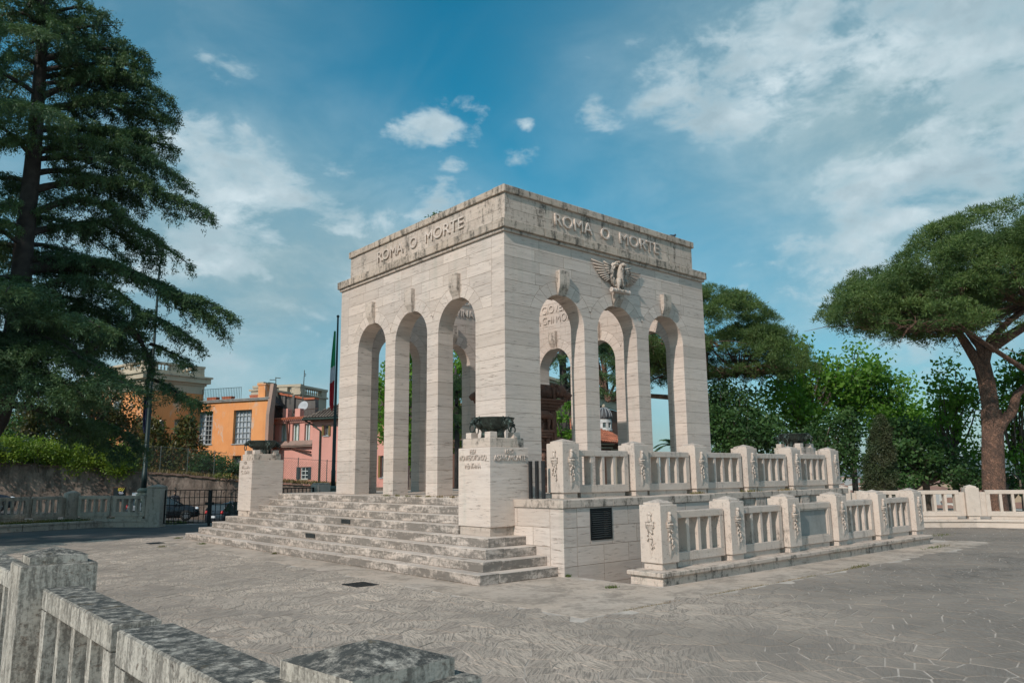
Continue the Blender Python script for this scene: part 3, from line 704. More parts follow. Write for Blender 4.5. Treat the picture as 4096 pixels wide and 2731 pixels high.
def bpost(parent, T, z, mat, faces=(), w=.452, H=.956, hb=.107, cap=(.035, .06), dmg=0):
    h = w/2; b = MB(); b.cbox(-h+.036, h-.036, -h+.036, h-.036, z, z+hb+.002, .004, T); b.cbox(-h, h, -h, h, z+hb, z+hb+H, .009, T)
    p = put('post', b.mesh('post', mat), parent)
    b = MB(); q = h-.05; zc = z+hb+H
    b.add([T(v) for v in [(-q, -q, zc), (q, -q, zc), (q, q, zc), (-q, q, zc), (-q, -q, zc+cap[0]), (q, -q, zc+cap[0]), (q, q, zc+cap[0]), (-q, q, zc+cap[0]), (0, 0, zc+cap[0]+cap[1])]],
          [(0, 3, 2, 1), (0, 1, 5, 4), (1, 2, 6, 5), (2, 3, 7, 6), (3, 0, 4, 7), (4, 5, 8), (5, 6, 8), (6, 7, 8), (7, 4, 8)])
    put('post_cap', b.mesh('post_cap', mat), p)
    for f in faces:
        a = {'f': 0, 'l': -PI/2, 'b': PI, 'r': PI/2}[f]; ca, sa = math.cos(a), math.sin(a)
        def T2(v):
            s_, t, zz_ = v; t -= h
            return T((ca*s_-sa*t, sa*s_+ca*t, zz_))
        b = MB(); sword(b, T2, z+hb, H); put('sword_relief', b.mesh('sword_relief', mat, True), p)
    return p
def bpanel(parent, T, z, L_, mat, dep=.21, solid=False, h0=.097, h1=.937, bw=.122, n=3, lean=0.0, base=True):
    h = L_/2; b = MB(); d = dep/2; zb0, zt0 = z+h0, z+h1
    if base: b.cbox(-h+.10, h-.10, -d+.03, d-.03, z, zb0+.002, .004, T)
    b.cbox(-h, h, -d, d, zb0, zb0+bw+.03, .007, T); b.cbox(-h, h, -d, d, zt0-bw, zt0, .009, T)
    b.cbox(-h, -h+bw, -d+.001, d-.001, zb0+bw+.03, zt0-bw, 0, T); b.cbox(h-bw, h, -d+.001, d-.001, zb0+bw+.03, zt0-bw, 0, T)
    p = put('panel', b.mesh('panel', mat), parent)
    z0, z1 = zb0+bw+.03, zt0-bw; wo = L_-2*bw
    if solid:
        b = MB(); b.box(-h+bw-.001, h-bw+.001, -d+.05, d-.05, z0-.001, z1+.001, 0, T); put('plaque', b.mesh('plaque', GRM), p)
        b = MB()
        for a in ((-h+bw, -h+bw+.03, z0, z1), (h-bw-.03, h-bw, z0, z1), (-h+bw+.03, h-bw-.03, z1-.025, z1), (-h+bw+.03, h-bw-.03, z0, z0+.025)): b.box(a[0], a[1], -d+.015, -d+.05, a[2], a[3], 0, T)
        put('plaque_moulding', b.mesh('plaque_moulding', mat), p)
        return p
    sw = .078; gap = (wo-n*sw)/(n+1)
    for k in range(n):
        a = -h+bw+gap*(k+1)+sw*k; b = MB(); sh = random.uniform(-lean, lean)
        vs = []
        for zz_, o in ((z0-.002, 0), (z1+.002, sh)):
            vs += [T((a+o, -d+.012, zz_)), T((a+sw+o, -d+.012, zz_)), T((a+sw+o, d-.012, zz_)), T((a+o, d-.012, zz_))]
        b.add(vs, [(0, 1, 5, 4), (1, 2, 6, 5), (2, 3, 7, 6), (3, 0, 4, 7)])
        put('slat', b.mesh('slat', mat), p)
    return p
def bstrip(parent, T, z, s0, s1, mat, h0=.10, h1=.90, dep=.12):
    b = MB(); b.cbox(s0, s1, -dep/2, dep/2, z+h0, z+h1, .006, T); put('joint_strip', b.mesh('joint_strip', mat), parent)
GRM = travertine('grey_marble', (.30, .315, .305), (.25, .265, .26), stain=.3, scol=(.16, .16, .15), sthr=.5, pits=.15, band=False)
# upper balustrade on the platform ledge
ub_ = thing('balustrade', 'upper travertine balustrade standing on the platform ledge, posts carved with swords', 'balustrade', (5.0, -1.9, 1.335))
for k in range(6):
    T = frame2(-.371+.226+2.13*k, -2.133+.226, 0); bpost(ub_, T, 1.335, TRR, ('f', 'l') if k == 0 else ('f',))
    if k < 5:
        T = frame2(-.371+.226+2.13*(k+.5), -2.133+.226, 0); bpanel(ub_, T, 1.335, 1.52, TRR); bstrip(ub_, T, 1.335, -.84, -.76, TRR); bstrip(ub_, T, 1.335, .76, .84, TRR)
# lower balustrade beside the crypt stairs
lb = thing('balustrade', 'lower travertine balustrade at ground level with one blank grey plaque panel', 'balustrade', (4.8, -4.3, 0))
b = MB(); b.cbox(-.69, 9.98, -4.69, -4.02, -1.2, .135, .006); put('plinth', b.mesh('plinth', TRC), lb)
xs = [-.745, 1.25, 3.3, 5.4, 7.6, 10.03]
for k in range(5):
    b = MB(); b.cbox(xs[k], xs[k+1], -4.742, -3.98, .135, .207, .01); put('plinth_slab', b.mesh('plinth_slab', TRC), lb)
for k in range(6):
    T = frame2(-.458+.226+2.032*k, -4.514+.226, 0); bpost(lb, T, .207, TRR, ('f', 'l') if k == 0 else ('f',))
    if k < 5:
        T = frame2(-.458+.226+2.032*(k+.5), -4.514+.226, 0); bpanel(lb, T, .207, 1.49, TRR, solid=(k == 2)); bstrip(lb, T, .207, -.79, -.745, TRR); bstrip(lb, T, .207, .745, .79, TRR)
# rail along the photographer's side
fb = thing('balustrade', 'lichen-covered travertine balustrade in the left foreground with pyramid post caps', 'balustrade', (-9.8, -8.9, 0))
ZG = .207
b = MB()
fpath = [(-9.60, -15.2, .10), (-9.805, -10.96, 0.10), (-9.80, -7.03, -.02), (-9.83, -3.08, 0), (-9.85, .87, 0), (-9.75, 4.8, -.04)]
def seg_ang(a, c): return math.atan2(c[1]-a[1], c[0]-a[0])
for i in range(len(fpath)-1):
    a, c_ = fpath[i], fpath[i+1]; an = seg_ang(a, c_); L_ = math.dist(a[:2], c_[:2])
    T = frame2(a[0], a[1], an)
    b = MB(); b.cbox(-.02, L_+.02, -.30, .30, -.02, .137, .006, T); b.cbox(-.03, L_+.03, -.34, .34, .137, ZG, .01, T); put('plinth', b.mesh('plinth', TRG), fb)
    gap = (L_-.452-2*1.57)/3
    for j in range(2):
        s_ = .226+gap*(j+1)+1.57*(j+.5)-(.02 if j == 0 else -.02)
        T2 = frame2(a[0]+math.cos(an)*s_, a[1]+math.sin(an)*s_, an)
        if i == 1 and j == 0:
            # cracked older panel next to the near post
            bpanel(fb, T2, ZG, 1.60, TRG, dep=.235, bw=.15)
        else: bpanel(fb, T2, ZG, 1.57, TRG, dep=.21)
        bstrip(fb, T2, ZG, .785, .785+gap*.8, TRG, h1=.885)
        if j == 0: bstrip(fb, T2, ZG, -.785-gap*.8, -.785, TRG, h1=.885)
for x, y, an in fpath: bpost(fb, frame2(x, y, an), ZG, TRG, w=.42, cap=(.045, .048))
# far rail on the right
def rail_line(t, pts, mat, first='post', z=.245, plinth=(-.2, .17, .245), w=.40, kwp=None):
    for i in range(len(pts)-1):
        a, c_ = pts[i], pts[i+1]; an = seg_ang(a, c_); L_ = math.dist(a, c_); T = frame2(a[0], a[1], an)
        b = MB(); b.cbox(-.02, L_+.02, -.30, .30, plinth[0], plinth[1], .01, T); b.cbox(-.03, L_+.03, -.34, .34, plinth[1], plinth[2], .01, T); put('plinth', b.mesh('plinth', mat), t)
        gap = (L_-w-2*1.5)/3
        for j in range(2):
            s_ = w/2+gap*(j+1)+1.5*(j+.5); T2 = frame2(a[0]+math.cos(an)*s_, a[1]+math.sin(an)*s_, an)
            bpanel(t, T2, z, 1.5, mat, h1=.92, **(kwp or {}))
            bstrip(t, T2, z, .75, .75+gap*.9, mat, h1=.86)
            if j == 0: bstrip(t, T2, z, -.75-gap*.9, -.75, mat, h1=.86)
    for i, q in enumerate(pts):
        an = seg_ang(pts[max(i-1, 0)], pts[min(i+1, len(pts)-1)]); bpost(t, frame2(q[0], q[1], an), z, mat, w=w, H=.90, hb=.10, cap=(.04, .055))
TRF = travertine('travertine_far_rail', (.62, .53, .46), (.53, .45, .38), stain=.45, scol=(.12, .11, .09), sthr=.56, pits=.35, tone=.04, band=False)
rr_ = thing('balustrade', 'sunlit travertine balustrade closing the plaza at the far right', 'balustrade', (17.0, -3.3, 0))
arc = []
# walk along a shallow curve through (15.5,-1.37) (17.02,-3.3) (17.9,-5.0)
p = [15.16, -1.0]; ang = math.radians(-50); pts = []
q = np.array([17.05, -3.33]); pts = [q]
st1 = 4.02
pa = [math.radians(a) for a in (133, 138, 141, 146, 152)]
cur = q.copy(); left = []
for a in pa: cur = cur+st1*np.array([math.cos(a), math.sin(a)]); left.append(cur.copy())
cur = q.copy(); right = []
for a in (math.radians(-64), math.radians(-72), math.radians(-80), math.radians(-88)): cur = cur+st1*np.array([math.cos(a), math.sin(a)]); right.append(cur.copy())
rail_pts = [tuple(v) for v in left[::-1]]+[tuple(q)]+[tuple(v) for v in right]
rail_line(rr_, rail_pts, TRF)
# shaded rail on the left, ending at the gate
lr = thing('balustrade', 'shaded weathered balustrade between the lawn and the street on the left', 'balustrade', (-4.0, 21.5, 0))
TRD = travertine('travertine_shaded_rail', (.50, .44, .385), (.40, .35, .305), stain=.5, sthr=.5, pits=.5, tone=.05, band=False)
p0 = np.array(pxy(304, 34.9)); g0 = np.array([-1.72, 19.05])
d_ = (g0-p0); L_ = np.linalg.norm(d_); an = math.atan2(d_[1], d_[0])
def lrail(a, c_, n=2, lean=.0, plh=.30, zz_=.30, Lp=None, posts=True, skip=None):
    an = seg_ang(a, c_); L_ = math.dist(a, c_); T = frame2(a[0], a[1], an); w = .46
    b = MB(); b.cbox(0, L_, -.24, .24, -.3, plh-.10, .01, T); b.cbox(-.0, L_+.0, -.28, .28, plh-.10, plh, .01, T); put('plinth', b.mesh('plinth', TRD), lr)
    Lp = (L_-w-.12*(n+1))/n
    for j in range(n):
        s_ = w/2+.12*(j+1)+Lp*(j+.5); T2 = frame2(a[0]+math.cos(an)*s_, a[1]+math.sin(an)*s_, an)
        bpanel(lr, T2, zz_, Lp, TRD, h1=.88, lean=lean, bw=.13); bstrip(lr, T2, zz_, Lp/2, Lp/2+.11, TRD, h1=.82)
P0 = tuple(pxy(304, 34.9)); Pm = tuple(pxy(165, 35.3)); Pn = tuple(pxy(8, 34.6)); Pq = tuple(pxy(-160, 34.2)); G0 = (-1.62, 18.95)
Pc = tuple(pxy(166, 35.4))
A_ = tuple(pxy(162, 35.2)); 
pp = [tuple(pxy(v, d)) for v, d in ((-190, 33.6), (-25, 34.3), (171, 35.0))]
lrail(pp[0], pp[1], 2); lrail(pp[1], pp[2], 2, lean=.06)
lrail(pp[2], G0, 2, lean=.0)
for x, y in pp: bpost(lr, frame2(x, y, seg_ang(pp[0], pp[2])), .30, TRD, w=.46, H=.90, hb=.09)
# gate pillars and gate
GP = np.array([-1.62, 18.95]); an = math.atan2(16.6-18.9, 1.15+1.3)
gp = thing('gate_pillar', 'tall square travertine gate pillar between the shaded rail and the iron gate', 'gate pillar', (GP[0], GP[1], 0))
T = frame2(GP[0]+.02, GP[1]-.05, an)
b = MB(); b.cbox(-.27, .27, -.27, .27, -.02, 1.44, .01, T); put('shaft', b.mesh('shaft', TRD), gp)
b = MB(); b.cbox(-.27, .27, -.27, .27, 1.44, 1.53, .03, T); q = .27; b.add([T(v) for v in ((-q, -q, 1.52), (q, -q, 1.52), (q, q, 1.52), (-q, q, 1.52), (0, 0, 1.60))], [(0, 1, 4), (1, 2, 4), (2, 3, 4), (3, 0, 4)])
put('pillar_cap', b.mesh('pillar_cap', TRD), gp)
b = MB(); b.tube([T((-.36, 0, .33)), T((-.36, 0, 1.05)), T((-.30, 0, 1.20)), T((-.27, 0, 1.22))], .06, 8); put('scroll_bracket', b.mesh('scroll_bracket', TRD), gp)
IRON = plain('iron_black', (.012, .014, .016), .55, .5, .2, 4)
ga, gb = np.array([GP[0]+.28, GP[1]-.18]), np.array([1.35, 16.62])
dd = gb-ga; Lg = np.linalg.norm(dd); ang = math.atan2(dd[1], dd[0])
gate = thing('iron_gate', 'black iron double gate of plain square bars between the pillar and the pedestal', 'gate', (ga[0]+dd[0]/2, ga[1]+dd[1]/2, 0))
T = frame2(ga[0], ga[1], ang)
gt = 1.36
for h0_, h1_ in ((0, Lg*.49), (Lg*.51, Lg)):
    b = MB()
    for z in (.12, .45, .80, 1.08, gt): b.box(h0_, h1_, -.018, .018, z-.014, z+.014, 0, T)
    b.box(h0_, h0_+.04, -.02, .02, .10, gt, 0, T); b.box(h1_-.04, h1_, -.02, .02, .10, gt, 0, T)
    lf = put('gate_leaf', b.mesh('gate_leaf', IRON), gate)
    n = 9
    for k in range(1, n):
        x = h0_+(h1_-h0_)*k/n; b = MB(); b.box(x-.011, x+.011, -.011, .011, .10, gt, 0, T); put('gate_bar', b.mesh('gate_bar', IRON), lf)
b = MB(); b.box(Lg*.487, Lg*.513, -.03, .03, .0, gt+.0, 0, T); b.box(Lg*.45, Lg*.55, -.04, -.02, .80, .90, 0, T); put('lock_bar', b.mesh('lock_bar', IRON), gate)
gp2 = thing('gate_pillar', 'travertine gate pillar half hidden behind the left pedestal', 'gate pillar', (gb[0]+.2, gb[1]-.15, 0))
T2 = frame2(gb[0]+.20, gb[1]-.19, ang); b = MB(); b.cbox(-.2, .2, -.2, .2, 0, 1.50, .01, T2); put('shaft', b.mesh('shaft', TRD), gp2)
b = MB(); b.cbox(-.2, .2, -.2, .2, 1.50, 1.56, .02, T2); put('pillar_cap', b.mesh('pillar_cap', TRD), gp2)
# railing and low pillar seen past the pedestal, behind the steps
z_ = lambda v, d: pw(v, 1120, d)
fr = thing('iron_railing', 'low black iron railing seen between the left pedestal and the portico', 'railing', tuple(pxy(690, 33))+(0,))
A2, B2 = np.array(pxy(644, 32)), np.array(pxy(722, 33)); an2 = seg_ang(A2, B2); L2 = np.linalg.norm(B2-A2); T = frame2(A2[0], A2[1], an2)
b = MB(); b.box(0, L2, -.02, .02, 1.36, 1.40, 0, T); b.box(0, L2, -.02, .02, .25, .29, 0, T); b.box(0, .05, -.03, .03, 0, 1.4, 0, T); b.box(L2-.05, L2, -.03, .03, 0, 1.4, 0, T); put('rail', b.mesh('rail', IRON), fr)
for k in range(1, 9):
    b = MB(); x = L2*k/9; b.box(x-.013, x+.013, -.013, .013, .27, 1.38, 0, T); put('railing_bar', b.mesh('railing_bar', IRON), fr)
q = pxy(738, 33.2); lp = thing('gate_pillar', 'short stone pillar with domed top between the railing and the flagpole', 'gate pillar', (q[0], q[1], 0))
T = frame2(q[0], q[1], an2); b = MB(); b.cbox(-.30, .30, -.25, .25, 0, 1.50, .01, T); put('shaft', b.mesh('shaft', TRD), lp)
b = MB(); b.cbox(-.28, .28, -.23, .23, 1.50, 1.56, .03, T); put('pillar_cap', b.mesh('pillar_cap', TRD), lp)

# ================================================================ GROUND
PIT_X0, PIT_X1, PIT_Y0, PIT_Y1 = -.80, 10.0, -4.10, -2.70
gm, nd, lk, bb = newmat('mortar_bed'); g = nd.new('ShaderNodeNewGeometry')
n_ = noise(nd, lk, g.outputs['Position'], 3, 6, .7)
lk.new(mixc(nd, lk, ramp(nd, lk, n_, [(.35, 0.0), (.65, 1.0)]), (.30, .255, .215), (.56, .49, .43)), bb.inputs['Base Color']); bb.inputs['Roughness'].default_value = .95
RW = 27.0; CC = (3.0, 3.0)
gb_ = MB(); zg = -.005
def disc_poly():
    pass
xs = [-40, PIT_X0, PIT_X1, 40]
nA = 96
def rplaza(a):      # the plaza ends just behind the gate on the street side
    r = RW
    while r > 10:
        x, y = CC[0]+r*math.cos(a), CC[1]+r*math.sin(a); az = math.degrees(math.atan2(y-CAM[1], x-CAM[0])); d = math.hypot(x-CAM[0], y-CAM[1])
        lim = 34.4 if 66 < az < 100 else (34.4+(66-az)*2 if 62 < az <= 66 else 99)
        if d <= lim: break
        r -= .05
    return r
ring = [(CC[0]+rplaza(2*PI*k/nA)*math.cos(2*PI*k/nA), CC[1]+rplaza(2*PI*k/nA)*math.sin(2*PI*k/nA), zg) for k in range(nA)]
# plaza sheet: fan between the round edge and the stair pit
pit = [(PIT_X1, PIT_Y1), (PIT_X0, PIT_Y1), (PIT_X0, PIT_Y0), (PIT_X1, PIT_Y0)]
inner = []
for k in range(nA):
    a = 2*PI*k/nA; dx, dy = math.cos(a), math.sin(a)
    c0 = ((PIT_X0+PIT_X1)/2, (PIT_Y0+PIT_Y1)/2)
    vx, vy = ring[k][0]-c0[0], ring[k][1]-c0[1]
    t = min(((PIT_X1-PIT_X0)/2)/max(abs(vx), 1e-9), ((PIT_Y1-PIT_Y0)/2)/max(abs(vy), 1e-9))
    inner.append((c0[0]+vx*t, c0[1]+vy*t, zg))
# snap to pit corners so the hole is a true rectangle
for cxx, cyy in pit:
    k = min(range(nA), key=lambda i: math.hypot(inner[i][0]-cxx, inner[i][1]-cyy)); inner[k] = (cxx, cyy, zg)
gb_.add(ring+inner, [(k, (k+1) % nA, nA+(k+1) % nA, nA+k) for k in range(nA)])
ground = put('plaza_ground', gb_.mesh('plaza_ground', gm), kind='structure')
# sloping way down to the crypt, inside the pit
b = MB(); b.add([(PIT_X0, PIT_Y0-.05, -.012), (PIT_X0, PIT_Y1+.1, -.012), (4.6, PIT_Y1+.1, -1.5), (4.6, PIT_Y0-.05, -1.5), (PIT_X1, PIT_Y1+.5, -1.5), (PIT_X1, PIT_Y0-.05, -1.5)], [(0, 3, 2, 1), (3, 5, 4, 2)])
for k in range(14):
    x = PIT_X0+.55+k*.30; b.box(x, x+.32, PIT_Y0-.04, PIT_Y1+.1, -.012-(x-PIT_X0+.30)*.2755-.16, -.012-(x-PIT_X0+.16)*.2755)
b.box(PIT_X1-.1, PIT_X1+.1, PIT_Y0, PIT_Y1+.5, -1.6, -.02)
put('crypt_stair', b.mesh('crypt_stair', TRS), kind='structure')
# paving materials
def slate(name, big=False):
    m, nd, lk, b = newmat(name); g = nd.new('ShaderNodeNewGeometry'); oi = nd.new('ShaderNodeObjectInfo')
    P = g.outputs['Position']; isl = g.outputs['Random Per Island']
    r = math_(nd, lk, 'FRACT', math_(nd, lk, 'ADD', isl, math_(nd, lk, 'MULTIPLY', oi.outputs['Random'], 7.31)))
    c = N(nd, 'ShaderNodeCombineXYZ'); lk.new(math_(nd, lk, 'MULTIPLY', r, 91.0), c.inputs[2])
    va = N(nd, 'ShaderNodeVectorMath', operation='ADD'); lk.new(P, va.inputs[0]); lk.new(c.outputs[0], va.inputs[1])
    vr = N(nd, 'ShaderNodeVectorRotate', rotation_type='Z_AXIS'); lk.new(va.outputs[0], vr.inputs['Vector']); lk.new(math_(nd, lk, 'ADD', math_(nd, lk, 'MULTIPLY', r, 1.0), 1.75), vr.inputs['Angle'])
    st_ = noise(nd, lk, mapped(nd, lk, vr.outputs[0], (1.6, 15, 1)), 2.6, 7, .72, .35)
    lo = noise(nd, lk, mapped(nd, lk, P, (1, 1, 1)), .33, 4, .6, .4)
    sx = N(nd, 'ShaderNodeSeparateXYZ'); lk.new(P, sx.inputs[0])
    # the slate colour gets darker towards the right-hand side of the plaza
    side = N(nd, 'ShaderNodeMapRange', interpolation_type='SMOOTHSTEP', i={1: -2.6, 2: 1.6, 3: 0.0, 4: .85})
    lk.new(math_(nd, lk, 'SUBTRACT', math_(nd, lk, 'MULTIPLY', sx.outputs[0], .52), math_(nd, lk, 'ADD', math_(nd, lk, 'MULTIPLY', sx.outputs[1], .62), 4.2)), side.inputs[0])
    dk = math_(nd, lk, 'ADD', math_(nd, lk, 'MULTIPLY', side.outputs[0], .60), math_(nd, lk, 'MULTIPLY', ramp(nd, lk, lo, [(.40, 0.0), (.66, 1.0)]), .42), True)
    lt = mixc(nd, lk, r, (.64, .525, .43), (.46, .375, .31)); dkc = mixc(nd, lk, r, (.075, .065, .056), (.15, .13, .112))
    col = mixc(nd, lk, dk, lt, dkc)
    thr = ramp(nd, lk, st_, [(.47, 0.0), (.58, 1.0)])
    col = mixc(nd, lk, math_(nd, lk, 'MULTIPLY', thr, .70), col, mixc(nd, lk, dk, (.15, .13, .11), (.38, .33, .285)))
    sp = ramp(nd, lk, noise(nd, lk, P, 26, 3, .6), [(.60, 0.0), (.75, .5)])
    col = mixc(nd, lk, sp, col, (.15, .14, .13))
    lk.new(col, b.inputs['Base Color']); b.inputs['Roughness'].default_value = .72; b.inputs['Specular IOR Level'].default_value = .35
    bump(nd, lk, b, math_(nd, lk, 'ADD', st_, math_(nd, lk, 'MULTIPLY', noise(nd, lk, P, 16, 5, .6), .5)), 1.0, .03)
    return m
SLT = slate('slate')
PAV = travertine('pale_paving', (.49, .41, .345), (.41, .34, .285), stain=.6, scol=(.17, .145, .12), sthr=.47, vert=False, pits=.25, tone=.05, band=False)
# pale slabs edging the stairs and the lower balustrade
def slabs(x0, x1, y0, y1, n, along='x'):
    for k in range(n):
        b = MB(); h = random.uniform(-.0015, .0015)
        if along == 'x': b.cbox(x0+(x1-x0)*k/n, x0+(x1-x0)*(k+1)/n, y0, y1, -.05, h, .005)
        else: b.cbox(x0, x1, y0+(y1-y0)*k/n, y0+(y1-y0)*(k+1)/n, -.05, h, .005)
        put('paving_slab', b.mesh('paving_slab', PAV), ground)
BX0, BX1, BY0, BY1 = -3.62, 11.2, -5.73, 12.7
slabs(BX0, BX1, BY0, -4.75, 9); slabs(BX0, -.86, -4.75, -3.4, 2); slabs(BX0, -1.0, -3.4, -2.56, 2)
slabs(BX0, -2.72, -2.56, BY1, 10, 'y')
# crazy paving: Voronoi stones on the mortar bed
def voronoi(x0, x1, y0, y1, s, keep):
    nx, ny = int((x1-x0)/s), int((y1-y0)/s); pts = {}
    for i in range(nx):
        for j in range(ny):
            x, y = x0+(i+.5+random.uniform(-.72, .72))*s, y0+(j+.5+random.uniform(-.72, .72))*s
            pts[i, j] = (x, y)
    out = []
    for (i, j), (x, y) in pts.items():
        if not keep(x, y): continue
        poly = [(x-s*1.6, y-s*1.6), (x+s*1.6, y-s*1.6), (x+s*1.6, y+s*1.6), (x-s*1.6, y+s*1.6)]
        nb = sorted(((px-x)**2+(py-y)**2, px, py) for di in range(-3, 4) for dj in range(-3, 4) if (di or dj) and (i+di, j+dj) in pts for px, py in [pts[i+di, j+dj]])
        for d2, px, py in nb[:20]:
            ax, ay = px-x, py-y; d = math.sqrt(d2); ax /= d; ay /= d; lim = d/2-(.0085 if .52*x-.62*y-4.6 > -1.2 else .005)+ax*x+ay*y
            new = []
            for k in range(len(poly)):
                p, q = poly[k], poly[(k+1) % len(poly)]; fp, fq = ax*p[0]+ay*p[1]-lim, ax*q[0]+ay*q[1]-lim
                if fp <= 0: new.append(p)
                if (fp < 0 < fq) or (fq < 0 < fp):
                    t = fp/(fp-fq); new.append((p[0]+(q[0]-p[0])*t, p[1]+(q[1]-p[1])*t))
            poly = new
            if len(poly) < 3: break
        if len(poly) >= 3: out.append(poly)
    return out
def vis(x, y, m=1.08):
    dx, dy = x-CAM[0], y-CAM[1]; d = math.hypot(dx, dy)
    if d < 1.2: return False
    a = math.degrees(math.atan2(dy, dx))
    return 11 < a < 88
def keep(x, y):
    if not vis(x, y): return False
    if BX0 < x < BX1 and BY0 < y < BY1: return False
    if x < -9.35-.0*y and y < -3: return False
    if y > 13.2: return False
    dx, dy = x-2.0, y-3.0
    return math.hypot(dx, dy) < 17.5 and x < 17
stones = voronoi(-11, 18, -15, 14, .30, keep)
def cdist(p): 
    x = sum(q[0] for q in p)/len(p); y = sum(q[1] for q in p)/len(p); return math.hypot(x-CAM[0], y-CAM[1]), x, y
def inview(p):
    d, x, y = cdist(p); a = math.degrees(math.atan2(y-CAM[1], x-CAM[0])); return d > 5.2 and 13 < a < 80
stones.sort(key=lambda p: (0 if inview(p) else 1, cdist(p)[0]))
far = MB()
for k, p in enumerate(stones):
    # clip stones against the pale band edge
    h = random.uniform(-.003, .003)
    if k < 300:
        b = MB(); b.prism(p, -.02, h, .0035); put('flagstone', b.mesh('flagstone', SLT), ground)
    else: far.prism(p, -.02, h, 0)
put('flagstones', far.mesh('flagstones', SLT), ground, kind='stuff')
# asphalt lane, gutter and terrain
am, nd, lk, bb = newmat('asphalt'); g = nd.new('ShaderNodeNewGeometry')
n_ = noise(nd, lk, mapped(nd, lk, g.outputs['Position'], (1, 1, 1)), 1.2, 7, .7)
lk.new(mixc(nd, lk, ramp(nd, lk, n_, [(.35, 0.0), (.65, 1.0)]), (.055, .053, .05), (.10, .095, .09)), bb.inputs['Base Color']); bb.inputs['Roughness'].default_value = .9
bump(nd, lk, bb, noise(nd, lk, g.outputs['Position'], 60, 4, .6), .4, .01)
poly = []
apts = [(-16, 13.05), (15, 13.05)]+[(CAM[0]+34.1*math.cos(math.radians(a)), CAM[1]+34.1*math.sin(math.radians(a))) for a in range(56, 97, 2)]; b = MB(); b.add([(x, y, -.002) for x, y in apts], [tuple(range(len(apts)))]); put('asphalt_lane', b.mesh('asphalt_lane', am), kind='structure')
# lawn behind its kerb
lawn_pts = [pw(x, 1100, d)[:2] for x, d in ((-330, 31), (-90, 33), (60, 33.2), (160, 33.6), (250, 34.2), (300, 34.9))]
back = [pw(x, 1100, d)[:2] for x, d in ((304, 34.95), (165, 35.4), (0, 34.9), (-330, 36))]
gr = plain('grass_soil', (.055, .075, .025), .95, 0, .5, 5, .5)
b = MB(); b.add([(x, y, .235) for x, y in lawn_pts+[back[1], back[2], back[3]]], [tuple(range(9))]); put('lawn_ground', b.mesh('lawn_ground', gr), kind='structure')
kb = thing('lawn_kerb', 'curved low travertine kerb holding the shaded lawn on the left', 'kerb', (lawn_pts[3][0], lawn_pts[3][1], 0))
for i in range(len(lawn_pts)-1):
    a, c_ = lawn_pts[i], lawn_pts[i+1]; L_ = math.dist(a, c_); n = max(1, int(L_/1.3)); T = frame2(a[0], a[1], seg_ang(a, c_))
    for k in range(n):
        b = MB(); b.cbox(L_*k/n, L_*(k+1)/n, -.18, .14, -.02, .17, .008, T); b.cbox(L_*k/n, L_*(k+1)/n, -.21, .16, .17, .26, .012, T); put('kerb_stone', b.mesh('kerb_stone', TRD), kb)
def grass(name, area, n, h, z, mat, label, cat='grass', parent=None):
    V = []; F = []
    for k in range(n):
        x, y = area(); a = random.uniform(0, PI); w = h*.16; hh = h*random.uniform(.5, 1.3); lx, ly = random.uniform(-.5, .5)*hh, random.uniform(-.5, .5)*hh
        V += [(x-w*math.cos(a), y-w*math.sin(a), z), (x+w*math.cos(a), y+w*math.sin(a), z), (x+lx, y+ly, z+hh)]; F.append((3*k, 3*k+1, 3*k+2))
    return put(name, fastmesh(name, V, F, mat), parent, label=label, cat=cat, kind='stuff')
def leafmat(name, c0, c1, c2=None, rough=.55, trans=.25, scale=.5):
    m, nd, lk, b = newmat(name); g = nd.new('ShaderNodeNewGeometry')
    r = g.outputs['Random Per Island']; n = noise(nd, lk, g.outputs['Position'], scale, 3, .5)
    col = mixc(nd, lk, r, c0, c1)
    col = mixc(nd, lk, ramp(nd, lk, n, [(.38, 0.0), (.64, .8)]), col, c2 or tuple(x*.7 for x in c0))
    lk.new(col, b.inputs['Base Color']); b.inputs['Roughness'].default_value = rough; b.inputs['Specular IOR Level'].default_value = .35
    if trans:
        t = nd.new('ShaderNodeBsdfTranslucent'); lk.new(mixc(nd, lk, 1.0, col, (1.35, 1.5, .55), 'MULTIPLY'), t.inputs[0])
        ms = nd.new('ShaderNodeMixShader'); ms.inputs[0].default_value = trans; lk.new(b.outputs[0], ms.inputs[1]); lk.new(t.outputs[0], ms.inputs[2])
        lk.new(ms.outputs[0], nd['Material Output'].inputs[0])
    return m
LM_GRASS = leafmat('grass_blades', (.06, .10, .02), (.13, .15, .04), (.16, .12, .05))
LM_DRY = leafmat('dry_grass', (.22, .13, .06), (.30, .20, .10), (.10, .12, .03), trans=.1)
def area_lawn():
    i = random.randrange(5); t = random.random(); f = random.random()
    a = np.array(lawn_pts[i])*(1-t)+np.array(lawn_pts[i+1])*t; j = min(i, 4)
    bk = np.array(back[3])*(1-(i+t)/5)+np.array(back[1])*((i+t)/5) if i < 4 else np.array(back[1])
    return tuple(a*(1-f)+bk*f)
grass('lawn_grass', area_lawn, 9000, .10, .235, LM_GRASS, 'rough shaded grass behind the curved kerb')
def weeds(name, pts, n, mat, h, z, label):
    def ar():
        q = random.choice(pts); return (q[0]+random.gauss(0, q[2]), q[1]+random.gauss(0, q[3]))
    return grass(name, ar, n, h, z, mat, label, 'weeds')
jl = [(-2.75+.4*k, -5.735, .16, .012) for k in range(17) if k not in (3, 4, 9, 13)]
weeds('joint_weeds', jl, 800, LM_DRY, .022, 0, 'dry reddish weeds growing in the long paving joint')
